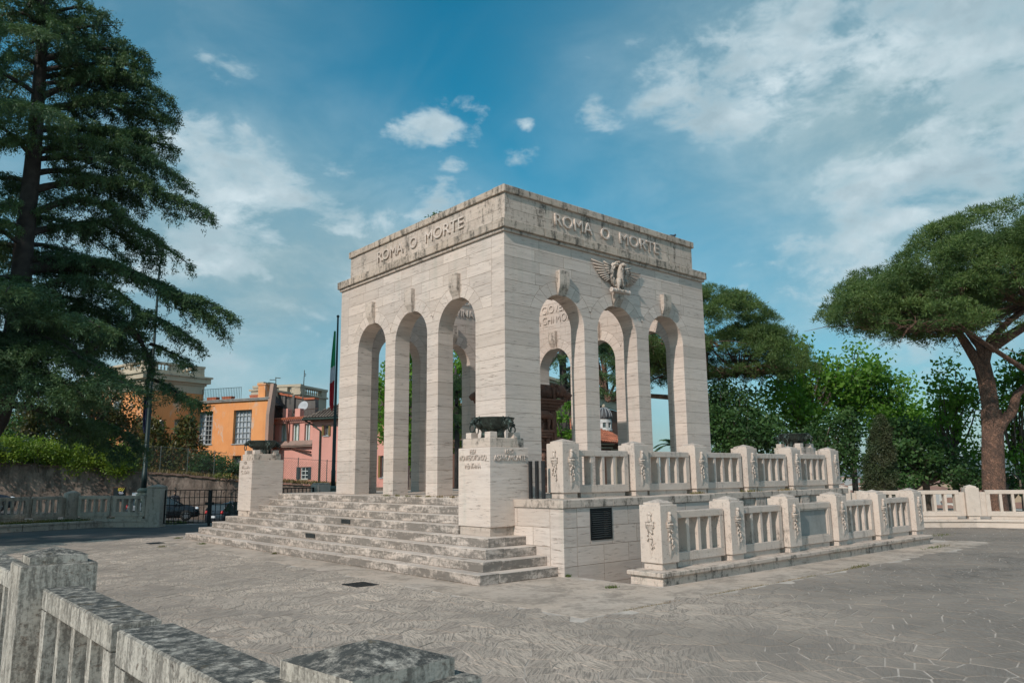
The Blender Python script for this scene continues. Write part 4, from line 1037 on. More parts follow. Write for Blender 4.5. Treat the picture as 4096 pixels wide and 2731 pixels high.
weeds('green_weeds', [(-1.38, -4.2, .05, .04), (-2.86, 5.2, .04, .04), (-3.1, 9.4, .05, .05), (-2.9, 12.1, .06, .06), (11.0, -3.9, .2, .08), (12.8, -3.9, .3, .1), (4.0, -5.7, .2, .03), (9.0, -5.2, .4, .05), (-.9, -2.75, .03, .02), (-4.2, 9.3, .05, .04)], 900, LM_GRASS, .045, 0, 'small green weed tufts in the paving cracks')
weeds('platform_weeds', [(-.72+.02, 1.0+.45*k, .02, .08) for k in range(7)], 260, LM_DRY, .05, 1.32, 'dry weeds along the top edge of the stairs')
weeds('rail_weeds', [tuple(pxy(v, 34.4))+(.18, .08) for v in (258, 330, 372, 380, 420, 196)], 700, LM_GRASS, .14, .0, 'green weeds at the foot of the shaded rail')
weeds('ledge_weeds', [(5.9, -2.2, .25, .03), (7.6, -2.2, .2, .03), (3.8, -2.2, .15, .03)], 200, LM_DRY, .06, 1.335, 'dry weeds sprouting along the balustrade ledge')
# drains
def grate(x0, x1, y0, y1, lab):
    t = thing('drain_grate', lab, 'drain', ((x0+x1)/2, (y0+y1)/2, 0), group='iron drain grates set in the paving')
    b = MB(); f = .03
    for a in ((x0, x1, y0, y0+f), (x0, x1, y1-f, y1), (x0, x0+f, y0+f, y1-f), (x1-f, x1, y0+f, y1-f)): b.box(a[0], a[1], a[2], a[3], .002, .012)
    b.box(x0+f, x1-f, y0+f, y1-f, .0035, .0045); put('frame', b.mesh('frame', IRON), t)
    b = MB(); n = 12
    for k in range(n): yy = y0+f+(y1-y0-2*f)*(k+.2)/n; b.box(x0+f, x1-f, yy, yy+(y1-y0-2*f)/n*.5, .0046, .011)
    put('grate_bars', b.mesh('grate_bars', DKM), t)
grate(-4.30, -3.88, -1.24, -.74, 'square iron drain grate in the paving before the stairs')
grate(-4.15, -3.75, 10.5, 10.95, 'iron drain grate far left at the edge of the cedar shade')
# ================================================================ ALTAR INSIDE THE PORTICO
RED = travertine('red_granite', (.22, .125, .095), (.15, .085, .065), stain=.4, scol=(.06, .04, .035), sthr=.5, pits=.2, band=False)
al = thing('carved_altar', 'reddish carved stone altar with a she-wolf relief and animal heads inside the portico', 'altar', (3.8, 3.8, 1.32))
A = .717; ac = 3.8
b = MB(); b.cbox(ac-A-.25, ac+A+.25, ac-A-.25, ac+A+.25, 1.32, 1.50, .02); put('plinth', b.mesh('plinth', RED), al)
b = MB(); b.cbox(ac-A, ac+A, ac-A, ac+A, 1.5, 3.62, .01); put('body', b.mesh('body', RED), al)
b = MB()
for o, z0, z1 in ((.05, 3.62, 3.69), (.11, 3.69, 3.78), (.18, 3.78, 3.86), (.24, 3.86, 3.92)): b.cbox(ac-A-o, ac+A+o, ac-A-o, ac+A+o, z0, z1, .008)
b.cbox(ac-A+.05, ac+A-.05, ac-A+.05, ac+A-.05, 3.92, 4.36, .02)
put('cornice', b.mesh('cornice', RED), al)
for sx in (-1, 1):
    for sy in (-1, 1):
        b = MB(); b.cbox(ac+sx*(A-.10)-.11, ac+sx*(A-.10)+.11, ac+sy*(A-.10)-.13, ac+sy*(A-.10)+.13, 1.52, 3.6, .01)
        yy = ac+sy*(A+.04)
        b.tube([(ac+sx*(A-.1), yy, 2.1), (ac+sx*(A-.1), yy, 3.0)], .03, 8); b.cbox(ac+sx*(A-.1)-.07, ac+sx*(A-.1)+.07, yy-.03, yy+.03, 2.98, 3.06, .004); b.tube([(ac+sx*(A-.1), yy, 3.06), (ac+sx*(A-.1), yy, 3.25)], [.028, .04], 8)
        put('pilaster', b.mesh('pilaster', RED), al)
        hx, hy = ac+sx*(A+.02), ac+sy*(A+.02); dx, dy = sx*.62, sy*.5
        b = MB()
        b.tube([(hx-dx*.9, hy-dy*.5, 4.05), (hx-dx*.35, hy-dy*.2, 4.14), (hx, hy, 4.15)], [.17, .20, .20], 12)
        b.ell((hx+dx*.12, hy+dy*.12, 4.16), (.20, .20, .19), 12, 8)
        b.tube([(hx+dx*.2, hy+dy*.2, 4.12), (hx+dx*.48, hy+dy*.45, 4.04), (hx+dx*.55, hy+dy*.5, 4.0)], [.14, .10, .07], 10)
        b.tube([(hx+dx*.2, hy+dy*.2, 3.99), (hx+dx*.42, hy+dy*.4, 3.93)], [.08, .05], 8)
        for k in range(40): b.ell((hx-dx*random.uniform(-.1, .5)+random.uniform(-.16, .16), hy-dy*random.uniform(-.1, .3)+random.uniform(-.16, .16), 4.13+random.uniform(-.17, .19)), (.05, .05, .07), 6, 4)
        for s_ in (-1, 1): b.ell((hx+s_*.11*sy-dx*.02, hy-s_*.11*sx-dy*.02, 4.33), (.045, .045, .06), 6, 4)
        b.box(hx-dx*.35-.035, hx-dx*.35+.035, hy+dy*.25-.03, hy+dy*.25+.03, 3.9, 4.3)
        put('animal_head', b.mesh('animal_head', RED, True), al)
yf = ac-A
b = MB()
b.tube([(3.15, yf-.12, 3.46), (3.5, yf-.13, 3.48), (4.0, yf-.13, 3.47), (4.22, yf-.12, 3.42)], [.10, .12, .12, .09], 12)
for x, f in ((3.2, -.04), (3.34, .03), (4.10, .02), (4.25, .06)): b.tube([(x, yf-.12, 3.42), (x+f, yf-.13, 3.22), (x+f*.3, yf-.12, 3.08), (x+f+.03, yf-.15, 3.05)], [.08, .05, .032, .035], 8)
b.tube([(4.24, yf-.10, 3.44), (4.31, yf-.09, 3.28), (4.30, yf-.09, 3.12)], [.03, .03, .015], 7)
b.tube([(3.15, yf-.12, 3.48), (3.05, yf-.16, 3.52), (2.98, yf-.18, 3.42)], [.09, .08, .05], 8)
for x in (3.55, 3.68, 3.82, 3.95): b.ell((x, yf-.13, 3.34), (.02, .02, .05), 6, 4)
for x in (3.62, 3.86):
    b.tube([(x, yf-.1, 3.05), (x+.02, yf-.12, 3.16), (x, yf-.12, 3.22)], [.06, .05, .03], 8); b.ell((x, yf-.12, 3.26), (.035, .035, .04), 8, 5); b.tube([(x, yf-.12, 3.17), (x+.08, yf-.15, 3.24)], .015, 6)
put('she_wolf_relief', b.mesh('she_wolf_relief', RED, True), al)
b = MB()
for i in range(3): b.cbox(3.05+.03*i, 4.30-.04*i, yf-.16+.02*i, yf+.02, 2.98-.075*i, 3.05-.075*i, .008)
for k in range(5): b.ell((3.2+k*.24, yf-.04, 2.76), (.08, .04, .05), 8, 5)
b.cbox(3.1, 4.26, yf-.05, yf+.02, 2.47, 2.50, .004); b.cbox(3.1, 4.26, yf-.05, yf+.02, 2.69, 2.72, .004); b.cbox(4.20, 4.26, yf-.05, yf+.02, 2.50, 2.69, .004)
put('bracket_and_frame', b.mesh('bracket_and_frame', RED), al)
wall_text('S P Q R', al, (3.22, yf-.001, 2.53), (1, 0, 0), (0, -1, 0), .93, .13, .02, RED)
b = MB(); cx_m = 3.98
b.ell((cx_m, yf-.01, 2.27), (.17, .03, .20), 20, 8); b.ell((cx_m-.02, yf-.05, 2.29), (.08, .06, .105), 12, 8); b.tube([(cx_m-.02, yf-.04, 2.22), (cx_m, yf-.04, 2.13)], [.05, .09], 8); b.ell((cx_m-.10, yf-.07, 2.28), (.02, .02, .025), 6, 4)
b.torus((cx_m, yf-.01, 2.27), .175, .02, (0, 1, 0), 24, 6); b.cbox(3.2, 4.2, yf-.05, yf+.02, 1.72, 1.76, .004)
for x in (3.80, 3.95, 4.10): b.cbox(x-.03, x+.03, yf-.04, yf+.02, 1.93, 2.03, .004)
put('medallion', b.mesh('medallion', RED, True), al)

# ================================================================ STREET, GARDEN, TERRAIN
def pol(az, d, z=0.0):
    a = math.radians(az); return (CAM[0]+d*math.cos(a), CAM[1]+d*math.sin(a), z)
def zstreet(az): return -.81+(az-71.4)*.081
def zwall(az): return float(np.interp(az, [50, 62.5, 68.66, 72.3, 76.2, 79.2, 82.65, 90], [1.05, 1.27, 1.72, 2.13, 2.43, 2.68, 2.93, 3.3]))
WD = lambda az: float(np.interp(az, [50, 68, 83, 92], [55, 55.6, 56.2, 57]))
b = MB(); azs = list(np.arange(62, 101, 1.5))
for i in range(len(azs)-1):
    a, c_ = azs[i], azs[i+1]
    rows_ = [(33.9, -.03, -.03), (35.4, -.05, -.05), (39.5, zstreet(a)*.6-.03, zstreet(c_)*.6-.03), (44.5, zstreet(a), zstreet(c_)), (58, zstreet(a), zstreet(c_))]
    for k in range(4): b.add([pol(a, rows_[k][0], rows_[k][1]), pol(a, rows_[k+1][0], rows_[k+1][1]), pol(c_, rows_[k+1][0], rows_[k+1][2]), pol(c_, rows_[k][0], rows_[k][2])], [(0, 3, 2, 1)])
put('street', b.mesh('street', am), kind='structure')
b = MB()
for i in range(len(azs)-1):
    a, c_ = azs[i], azs[i+1]; b.add([pol(a, WD(a)+.6, zwall(a)-.5), pol(a, 110, zwall(a)-.2), pol(c_, 110, zwall(c_)-.2), pol(c_, WD(c_)+.6, zwall(c_)-.5)], [(0, 3, 2, 1)])
put('garden_ground', b.mesh('garden_ground', gr), kind='structure')
tb = MB(); nA2 = 120; radii = [26.95, 28.5, 33, 42, 60, 90, 150, 300, 700, 2000, 6000, 16000]
def zter(th, r):
    d = math.degrees(th) % 360
    if d > 180: d -= 360
    drop = -34 if -140 < d < 48 else -2.6
    f = max(0, min(1, (d-40)/20)) if 40 <= d <= 60 else (0 if -140 < d < 50 else 1)
    lowv = np.interp(r, [27, 28.5, 33, 42, 60, 90, 150, 16000], [-.012, -.8, -2.5, -5, -10, -20, -33, -36])
    hiv = np.interp(r, [27, 29, 33, 16000], [-.012, -1.2, -2.6, -2.6])
    return float(lowv*(1-f)+hiv*f)
_z0 = zter
def zter(th, r):
    x, y = CC[0]+r*math.cos(th), CC[1]+r*math.sin(th); az = math.degrees(math.atan2(y-CAM[1], x-CAM[0]))
    return -3.0 if (62.5 < az < 100 and r < 400) else _z0(th, r)
vs = [(CC[0]+r*math.cos(2*PI*k/nA2), CC[1]+r*math.sin(2*PI*k/nA2), zter(2*PI*k/nA2, r)) for r in radii for k in range(nA2)]
tb.add(vs, [(i*nA2+k, (i+1)*nA2+k, (i+1)*nA2+(k+1) % nA2, i*nA2+(k+1) % nA2) for i in range(len(radii)-1) for k in range(nA2)])
tm = plain('hillside', (.045, .06, .03), .95, 0, .4, .05)
put('terrain', tb.mesh('terrain', tm), kind='structure')
# hills on the horizon
hb = MB(); hv = []; H_ = []
for i in range(80):
    az = -20+i*1.0; hgt = 120+90*math.sin(az*.11+1)+50*math.sin(az*.37)+20*math.sin(az*.9)
    for r, h in ((7800, -40), (9200, hgt), (11500, -40)): hv.append(pol(az, r, h))
hb.add(hv, [(3*i+k, 3*i+k+1, 3*(i+1)+k+1, 3*(i+1)+k) for i in range(79) for k in range(2)])
put('distant_hills', hb.mesh('distant_hills', plain('far_hill', (.07, .10, .07), .95, 0, .3, .001), True), kind='structure')
# the far city below the terrace
cityb = MB()
for k in range(520):
    az = random.uniform(5, 52); d = random.uniform(500, 2600); w, l, h = random.uniform(12, 30), random.uniform(12, 34), random.uniform(10, 26)
    x, y, _ = pol(az, d); an = random.uniform(0, PI); T = frame2(x, y, an); cityb.box(-w/2, w/2, -l/2, l/2, -37, -36+h, random.choice((0, 0, 1, 2)), T); cityb.add([T(v) for v in ((-w/2-.5, -l/2-.5, -36+h), (w/2+.5, -l/2-.5, -36+h), (w/2+.5, l/2+.5, -36+h), (-w/2-.5, l/2+.5, -36+h), (0, -l/4, -33+h), (0, l/4, -33+h))], [(0, 1, 4), (1, 2, 5, 4), (2, 3, 5), (3, 0, 4, 5)], 3)
put('distant_city', cityb.mesh('distant_city', [plain('far_white', (.6, .56, .5), .8), plain('far_ochre', (.45, .33, .22), .8), plain('far_grey', (.38, .37, .36), .8), plain('far_roof', (.25, .13, .09), .9)]), kind='stuff', label='pale distant city blocks far below the terrace', cat='city')

# garden wall beyond the street
wm, nd, lk, bb = newmat('old_render'); g = nd.new('ShaderNodeNewGeometry'); P = g.outputs['Position']
n1 = noise(nd, lk, P, .75, 7, .68, .5); n2 = noise(nd, lk, mapped(nd, lk, P, (1, 1, .35)), 2.2, 8, .75, .2); n3 = noise(nd, lk, P, 5, 6, .7)
col = mixc(nd, lk, ramp(nd, lk, n1, [(.38, 0.0), (.62, 1.0)]), (.17, .12, .095), (.30, .23, .185))
col = mixc(nd, lk, ramp(nd, lk, n2, [(.46, 0.0), (.60, .85)]), col, (.085, .065, .052))
col = mixc(nd, lk, ramp(nd, lk, n3, [(.62, 0.0), (.70, .8)]), col, (.38, .33, .27))
lk.new(col, bb.inputs['Base Color']); bb.inputs['Roughness'].default_value = .95; bump(nd, lk, bb, math_(nd, lk, 'ADD', n2, n3), .8, .08)
gw = thing('garden_wall', 'long stained rendered retaining wall with a tiled coping across the street', 'wall', pol(76, 56, zstreet(76)))
b = MB(); cp = MB()
azw = list(np.arange(49, 93.1, 1.0))
for i in range(len(azw)-1):
    a, c_ = azw[i], azw[i+1]; pa_, pc_ = pol(a, WD(a)), pol(c_, WD(c_)); za, zc = zwall(a), zwall(c_)
    qa, qc = pol(a, WD(a)+.5), pol(c_, WD(c_)+.5)
    j1, j2 = 0, 0
    b.add([(pa_[0], pa_[1], -3), (pc_[0], pc_[1], -3), (pc_[0], pc_[1], zc-.12), (pa_[0], pa_[1], za-.12), (qa[0], qa[1], -3), (qc[0], qc[1], -3), (qc[0], qc[1], zc-.12), (qa[0], qa[1], za-.12)], [(1, 0, 3, 2), (4, 5, 6, 7), (3, 7, 6, 2)])
put('wall_face', b.mesh('wall_face', wm), gw)
copm = plain('old_tile_coping', (.16, .10, .075), .95, 0, .45, 3, .6)
for a in np.arange(60, 85.5, .42):
    c_ = a+.40; ds = ((WD(a)-.10), (WD(a)+.6)); z = zwall(a); zc = zwall(c_); b = MB(); j = random.uniform(-.03, .03)
    v = [pol(a, ds[0], z-.12+j), pol(c_, ds[0], zc-.12+j), pol(c_, ds[1], zc-.12+j), pol(a, ds[1], z-.12+j), pol(a, ds[0]+.02, z-.03+j), pol(c_, ds[0]+.02, zc-.03+j), pol(c_, ds[1], zc+.05+j), pol(a, ds[1], z+.05+j)]
    b.add(v, [(0, 1, 2, 3), (4, 7, 6, 5), (0, 4, 5, 1), (1, 5, 6, 2), (2, 6, 7, 3), (3, 7, 4, 0)]); put('coping_tile', b.mesh('coping_tile', copm), gw)
def area_cop():
    az = random.choice((random.uniform(62, 66.5), random.uniform(62, 66.5), random.uniform(66, 79))); d = WD(az)+random.uniform(0, .6); p = pol(az, d); return (p[0], p[1])
for az0, az1, nn in ((61.5, 66.8, 1500), (66.8, 70, 300), (70, 78, 800)):
    def ar():
        az = random.uniform(az0, az1); d = WD(az)+random.uniform(0, .6); p = pol(az, d); ar.z = zwall(az); return (p[0], p[1])
    V = []; F = []
    for k in range(nn):
        x, y = ar(); a = random.uniform(0, PI); hh = random.uniform(.12, .32); w = .03
        V += [(x-w*math.cos(a), y-w*math.sin(a), ar.z), (x+w*math.cos(a), y+w*math.sin(a), ar.z), (x+random.uniform(-.1, .1), y+random.uniform(-.1, .1), ar.z+hh)]; F.append((3*k, 3*k+1, 3*k+2))
    put('wall_top_grass', fastmesh('wall_top_grass', V, F, LM_DRY), None, label='dry brown grass growing along the top of the street wall', cat='grass', kind='stuff')
# chain-link fence posts and mesh above the wall
fen = thing('wire_fence', 'thin wire mesh fence on slim posts above the street wall', 'fence', pol(68, 56.4, zwall(68)))
FW = plain('fence_wire', (.09, .11, .10), .6, .3, .1)
for az in (62.6, 64.6, 66.0, 70.2, 71.9, 73.6, 75.4, 77.2):
    p = pol(az, WD(az)+.35); b = MB(); b.tube([(p[0], p[1], zwall(az)-.1), (p[0], p[1], zwall(az)+1.75)], .03, 6); put('fence_post', b.mesh('fence_post', FW), fen)
b = MB()
for lo, hi in ((61.5, 67.5), (69.4, 77.4)):
    n = int((hi-lo)/.14)
    for k in range(n):
        for s_ in (-1, 1):
            a = lo+(hi-lo)*k/n; p, q = pol(a, WD(a)+.35), pol(a+s_*1.4, WD(a)+.35)
            b.tube([(p[0], p[1], zwall(a)), (q[0], q[1], zwall(a)+1.6)], .005, 3, cap=False)
    for f in (.0, 1.0):
        b.tube([(*pol(a, WD(a)+.35)[:2], zwall(a)+1.65*f+.02) for a in np.arange(lo, hi, .5)], .012, 4)
put('mesh_panel', b.mesh('mesh_panel', FW), fen, kind='stuff')
# notice boards and posters by the wall
nb = thing('notice_board', 'dark framed notice board covered in yellow and white graffiti on the wall', 'notice board', tuple(pxy(269, 55.6))+(1,))
def panel_at(px0, px1, py0, py1, d, parent, name, mat, th=.06, off=0.0):
    a = pw(px0, py1, d-off); c_ = pw(px1, py1, d-off); t = pw(px0, py0, d-off)
    an = seg_ang(a, c_); T = frame2(a[0], a[1], an); b = MB(); b.box(0, math.dist(a[:2], c_[:2]), -th, 0, a[2], t[2], 0, T); return put(name, b.mesh(name, mat), parent)
panel_at(257, 288, 1118, 1152, 55.5, nb, 'frame', plain('brown_frame', (.10, .045, .02), .7)); BLK2 = plain('board_black', (.012, .02, .022), .5)
panel_at(258.5, 270.5, 1120, 1151, 55.5, nb, 'board', BLK2, .02, .07); panel_at(272.5, 286, 1120, 1151, 55.5, nb, 'board', BLK2, .02, .07)
YEL = plain('graffiti_yellow', (.75, .62, .06), .6); WHI = plain('paper_white', (.62, .64, .66), .7); LIL = plain('graffiti_white', (.55, .55, .62), .7)
b = MB(); rnd_ = random.Random(4)
for (x0, y0, m_, s_) in ((273.5, 1124, 0, 1), (277, 1123, 0, 1), (281, 1124, 0, 1), (275, 1131, 1, .8), (278, 1131.5, 1, .8), (281.5, 1131, 1, .8)):
    P_ = [pw(x0+2.0*s_*math.cos(t)*(.8+.3*math.sin(3*t)), y0+3.0*s_*math.sin(t), 55.35) for t in np.linspace(0, 5.3, 10)]; b.tube(P_, .018, 4, m_)
b.tube([pw(281, 1128, 55.35), pw(286, 1121, 55.35)], .02, 4, 0)
put('graffiti', b.mesh('graffiti', [YEL, LIL]), nb)
sg = thing('notice_sign', 'small white notice sign fixed to the street wall beside the lamp base', 'sign', tuple(pxy(308, 55.4))+(.5,)); panel_at(302.5, 318, 1131, 1146, 55.4, sg, 'plate', WHI, .04)
for a0, a1, b0, b1, lab in ((303.5, 309.5, 1161, 1172, 'white paper poster low behind the rail, left of two'), (315, 323.5, 1154, 1172, 'white box standing behind the rail slats, right of two')):
    t = thing('poster', lab, 'poster', tuple(pxy(a0, 37))+(0,)); panel_at(a0, a1, b0, b1, 36.8, t, 'sheet', WHI, .05)

# ================================================================ VEHICLES
PAINT = []
def carpaint(name, col):
    m, nd, lk, b = newmat(name); b.inputs['Base Color'].default_value = (*col, 1); b.inputs['Roughness'].default_value = .28; b.inputs['Metallic'].default_value = .3; b.inputs['Coat Weight'].default_value = .6; b.inputs['Coat Roughness'].default_value = .08
    g = nd.new('ShaderNodeNewGeometry'); n = noise(nd, lk, g.outputs['Position'], 3, 5, .6); lk.new(math_(nd, lk, 'ADD', math_(nd, lk, 'MULTIPLY', n, .25), .16), b.inputs['Roughness']); return m
CP1, CP2, CP3 = carpaint('paint_black', (.006, .007, .010)), carpaint('paint_navy', (.008, .011, .022)), carpaint('paint_charcoal', (.016, .02, .026))
GLS, nd, lk, bb = newmat('car_glass'); bb.inputs['Base Color'].default_value = (.02, .03, .035, 1); bb.inputs['Roughness'].default_value = .06; bb.inputs['Specular IOR Level'].default_value = .8
RUB = plain('rubber', (.012, .012, .012), .85); ALU = plain('alloy', (.35, .36, .38), .35, .8, .1); REDL = plain('tail_red', (.45, .02, .02), .25); WHL = plain('lamp_white', (.6, .62, .65), .15)
def car(label, x, y, z, an, paint):
    t = thing('parked_car', label, 'car', (x, y, z), an, 'cars parked in the street')
    # local: +x forward, z up
    sec = [(-2.02, .30, .52, .62), (-2.0, .24, .80, .70), (-1.85, .20, 1.02, .78), (-1.45, .18, 1.06, .82), (-.6, .18, 1.0, .84), (.5, .18, .97, .84), (1.1, .18, .93, .82), (1.6, .19, .84, .78), (1.92, .22, .70, .70), (2.05, .30, .52, .58)]
    b = MB(); vs = []
    for xx, zl_, zh, w in sec:
        for s_ in (-1, 1): pass
        vs += [(xx, -w*.92, zl_), (xx, -w, zl_+.12), (xx, -w, (zl_+zh)/2), (xx, -w*.97, zh-.10), (xx, -w*.86, zh), (xx, w*.86, zh), (xx, w*.97, zh-.10), (xx, w, (zl_+zh)/2), (xx, w, zl_+.12), (xx, w*.92, zl_)]
    k = 10; n = len(sec)
    b.add(vs, [(i*k+j, i*k+(j+1) % k, (i+1)*k+(j+1) % k, (i+1)*k+j) for i in range(n-1) for j in range(k)]+[tuple(range(k-1, -1, -1)), tuple(range((n-1)*k, n*k))])
    put('body', b.mesh('body', paint, True), t, local=True)
    cab = [(-1.88, .98, .74), (-1.62, 1.36, .62), (-1.1, 1.46, .58), (-.3, 1.48, .58), (.25, 1.41, .57), (.62, 1.22, .64), (1.08, .94, .74)]
    b = MB(); vs = []
    for xx, zz_, w in cab: vs += [(xx, -.80, .92), (xx, -w, zz_), (xx, w, zz_), (xx, .80, .92)]
    n = len(cab); b.add(vs, [(i*4+j, i*4+(j+1), (i+1)*4+(j+1), (i+1)*4+j) for i in range(n-1) for j in range(3)])
    put('window_glass', b.mesh('window_glass', GLS), t, local=True)
    b = MB(); 
    rf = [(xx, zz_) for xx, zz_, w in cab[1:5]]
    vs = []
    for xx, zz_, w in cab[1:5]: vs += [(xx, -w-.01, zz_-.04), (xx, -w*.8, zz_+.03), (xx, w*.8, zz_+.03), (xx, w+.01, zz_-.04)]
    b.add(vs, [(i*4+j, i*4+(j+1), (i+1)*4+(j+1), (i+1)*4+j) for i in range(3) for j in range(3)])
    for s_ in (-1, 1):
        b.tube([(.30, s_*.58, 1.41), (.62, s_*.655, 1.22), (1.1, s_*.76, .93)], .035, 6)
        b.tube([(-1.60, s_*.63, 1.37), (-1.88, s_*.76, .98)], .06, 6)
        for xx in (-1.15, -.28): b.tube([(xx, s_*.60, 1.45), (xx-.02, s_*.81, .95)], .035, 5)
    put('roof', b.mesh('roof', paint, True), t, local=True)
    for xx in (-1.28, 1.28):
        for s_ in (-1, 1):
            def TW(q, s_=s_, xx=xx): return (xx+q[0], s_*.76+q[2], .31+q[1])
            b = MB(); b.lathe([(.19, -.09), (.30, -.10), (.315, -.05), (.315, .05), (.30, .10), (.19, .09)], (0, 0, 0), 20, 0, TW); w = put('wheel', b.mesh('wheel', RUB, True), t, local=True)
            b = MB(); b.lathe([(.03, s_*.085), (.05, s_*.08), (.19, s_*.06), (.20, s_*.09)], (0, 0, 0), 20, 0, TW)
            for q in range(7):
                a = 2*PI*q/7; b.add([TW((r*math.cos(a+da), r*math.sin(a+da), s_*.10)) for r, da in ((.03, .4), (.185, .12), (.185, -.12), (.03, -.4))], [(0, 1, 2, 3)])
            put('rim', b.mesh('rim', ALU), w, local=True)
    for s_ in (-1, 1):
        b = MB(); b.ell((1.88, s_*.60, .70), (.14, .12, .07), 10, 6); put('headlight', b.mesh('headlight', WHL, True), t, local=True)
        b = MB(); b.ell((-1.93, s_*.66, .86), (.09, .09, .12), 10, 6); put('tail_light', b.mesh('tail_light', REDL, True), t, local=True)
        b = MB(); b.ell((.72, s_*.93, 1.0), (.06, .09, .07), 8, 6); put('wing_mirror', b.mesh('wing_mirror', paint, True), t, local=True)
    b = MB(); b.box(-2.05, -2.02, -.26, .26, .56, .68); put('number_plate', b.mesh('number_plate', WHI), t, local=True)
    return t
def dirat(az): return math.atan2(pol(az-1, 52)[1]-pol(az+1, 52)[1], pol(az-1, 52)[0]-pol(az+1, 52)[0])
a = 73.25; p = pol(a, 51.4); car('black hatchback parked behind the left leaf of the iron gate', p[0], p[1], zstreet(a)+.0, dirat(a), CP1)
a = 84.0; p = pol(a, 49.5); car('dark car parked behind the shaded rail at the far left edge', p[0], p[1], zstreet(a)-.02, dirat(a), CP2)
a = 68.4; p = pol(a, 51.0); car('dark small car seen from behind at the right of the gate', p[0], p[1], zstreet(a)+.0, dirat(a)+.75, CP3)
# person behind the first car
def skin_person(label, x, y, z, an, h=1.72):
    t = thing('person', label, 'person', (x, y, z), an)
    J = {'pel': (0, 0, .95), 'ch': (0, 0, 1.28), 'nk': (0, 0, 1.48), 'hd': (.02, 0, 1.56), 'ls': (0, .18, 1.42), 'le': (.02, .25, 1.14), 'lh': (.10, .24, .88), 'rs': (0, -.18, 1.42), 're': (.02, -.25, 1.14), 'rh': (.10, -.24, .88),
         'lk': (.03, .10, .50), 'lf': (0, .11, .06), 'lt': (.15, .12, .03), 'rk': (.03, -.10, .50), 'rf': (0, -.11, .06), 'rt': (.15, -.12, .03), 'lp': (0, .09, .90), 'rp': (0, -.09, .90)}
    R_ = {'pel': .15, 'ch': .16, 'nk': .06, 'hd': .06, 'ls': .08, 'le': .05, 'lh': .04, 'rs': .08, 're': .05, 'rh': .04, 'lk': .07, 'lf': .045, 'lt': .035, 'rk': .07, 'rf': .045, 'rt': .035, 'lp': .10, 'rp': .10}
    nm = list(J); me = bpy.data.meshes.new('clothed_body'); E_ = [('pel', 'ch'), ('ch', 'nk'), ('nk', 'hd'), ('ch', 'ls'), ('ls', 'le'), ('le', 'lh'), ('ch', 'rs'), ('rs', 're'), ('re', 'rh'), ('pel', 'lp'), ('lp', 'lk'), ('lk', 'lf'), ('lf', 'lt'), ('pel', 'rp'), ('rp', 'rk'), ('rk', 'rf'), ('rf', 'rt')]
    me.from_pydata([J[k] for k in nm], [(nm.index(a), nm.index(c_)) for a, c_ in E_], []); o = bpy.data.objects.new('tmp', me); COL.objects.link(o)
    mo = o.modifiers.new('s', 'SKIN'); 
    for i, k in enumerate(nm): me.skin_vertices[0].data[i].radius = (R_[k], R_[k]); me.skin_vertices[0].data[i].use_root = (k == 'pel')
    o.modifiers.new('d', 'SUBSURF').levels = 1
    m2 = bpy.data.meshes.new_from_object(o.evaluated_get(bpy.context.evaluated_depsgraph_get())); bpy.data.objects.remove(o)
    m2.name = 'body'; m2.materials.clear(); m2.materials.append(plain('dark_clothes', (.02, .022, .03), .9)); put('body', m2, t, local=True)
    b = MB(); b.ell((.03, 0, 1.63), (.095, .075, .115), 14, 10); b.ell((.125, 0, 1.62), (.018, .014, .022), 6, 4); b.ell((.03, .078, 1.62), (.02, .012, .03), 6, 4); b.ell((.03, -.078, 1.62), (.02, .012, .03), 6, 4)
    for s_ in (-.03, .03): b.ell((.112, s_, 1.645), (.012, .014, .009), 6, 4)
    b.ell((.115, 0, 1.575), (.012, .026, .008), 6, 4); hd = put('head', b.mesh('head', plain('skin', (.42, .25, .18), .6), True), t, local=True)
    b = MB(); b.ell((.01, 0, 1.68), (.105, .086, .09), 14, 8); b.ell((-.03, 0, 1.63), (.075, .084, .11), 12, 8); put('hair', b.mesh('hair', plain('dark_hair', (.01, .008, .007), .7), True), hd, local=True)
a = 72.55; p = pol(a, 53.4); skin_person('dark-haired person whose head shows above the black hatchback', p[0], p[1], zstreet(a)+.02, -1.9)

# ================================================================ FLAGPOLES AND FLAGS
PG = plain('pole_green', (.012, .028, .028), .5, .3, .2, 3); 
def flagpole(label, x, y, top, r=.10):
    t = thing('flagpole', label, 'flagpole', (x, y, 0), group='tall dark green flagpoles with cast bases')
    b = MB(); b.lathe([(.36, -.7), (.36, .12), (.30, .16), (.27, .22), (.25, 1.0), (.23, 1.05), (.28, 1.08), (.30, 1.13), (.26, 1.18), (.22, 1.22), (.27, 1.26), (.28, 1.31), (.20, 1.38), (.15, 1.42)], (x, y, 0), 20)
    for k in range(4):
        a = k*PI/2+.4; b.tube([(x+.25*math.cos(a), y+.25*math.sin(a), .85), (x+.29*math.cos(a), y+.29*math.sin(a), .85)], [.09, .05], 10); b.tube([(x+.25*math.cos(a+.8), y+.25*math.sin(a+.8), .65), (x+.30*math.cos(a+.8), y+.30*math.sin(a+.8), .75), (x+.27*math.cos(a+.8), y+.27*math.sin(a+.8), .98)], .035, 7)
    put('cast_base', b.mesh('cast_base', PGB, True), t)
    b = MB(); b.tube([(x, y, 1.38), (x, y, 2.1), (x, y, 2.12), (x, y, top*.45), (x, y, top*.46), (x, y, top)], [r, r, r*.85, r*.80, r*.66, r*.40], 14); b.ell((x, y, top+.05), (.07, .07, .07), 10, 6)
    put('pole', b.mesh('pole', PG, True), t)
PGB = plain('cast_base_green', (.10, .13, .11), .7, .2, .4, 5, .4)
fx, fy = pxy(766, 36); flagpole('dark green flagpole with the tricolour beside the portico', fx, fy, float(pw(777, 729, 36)[2]))
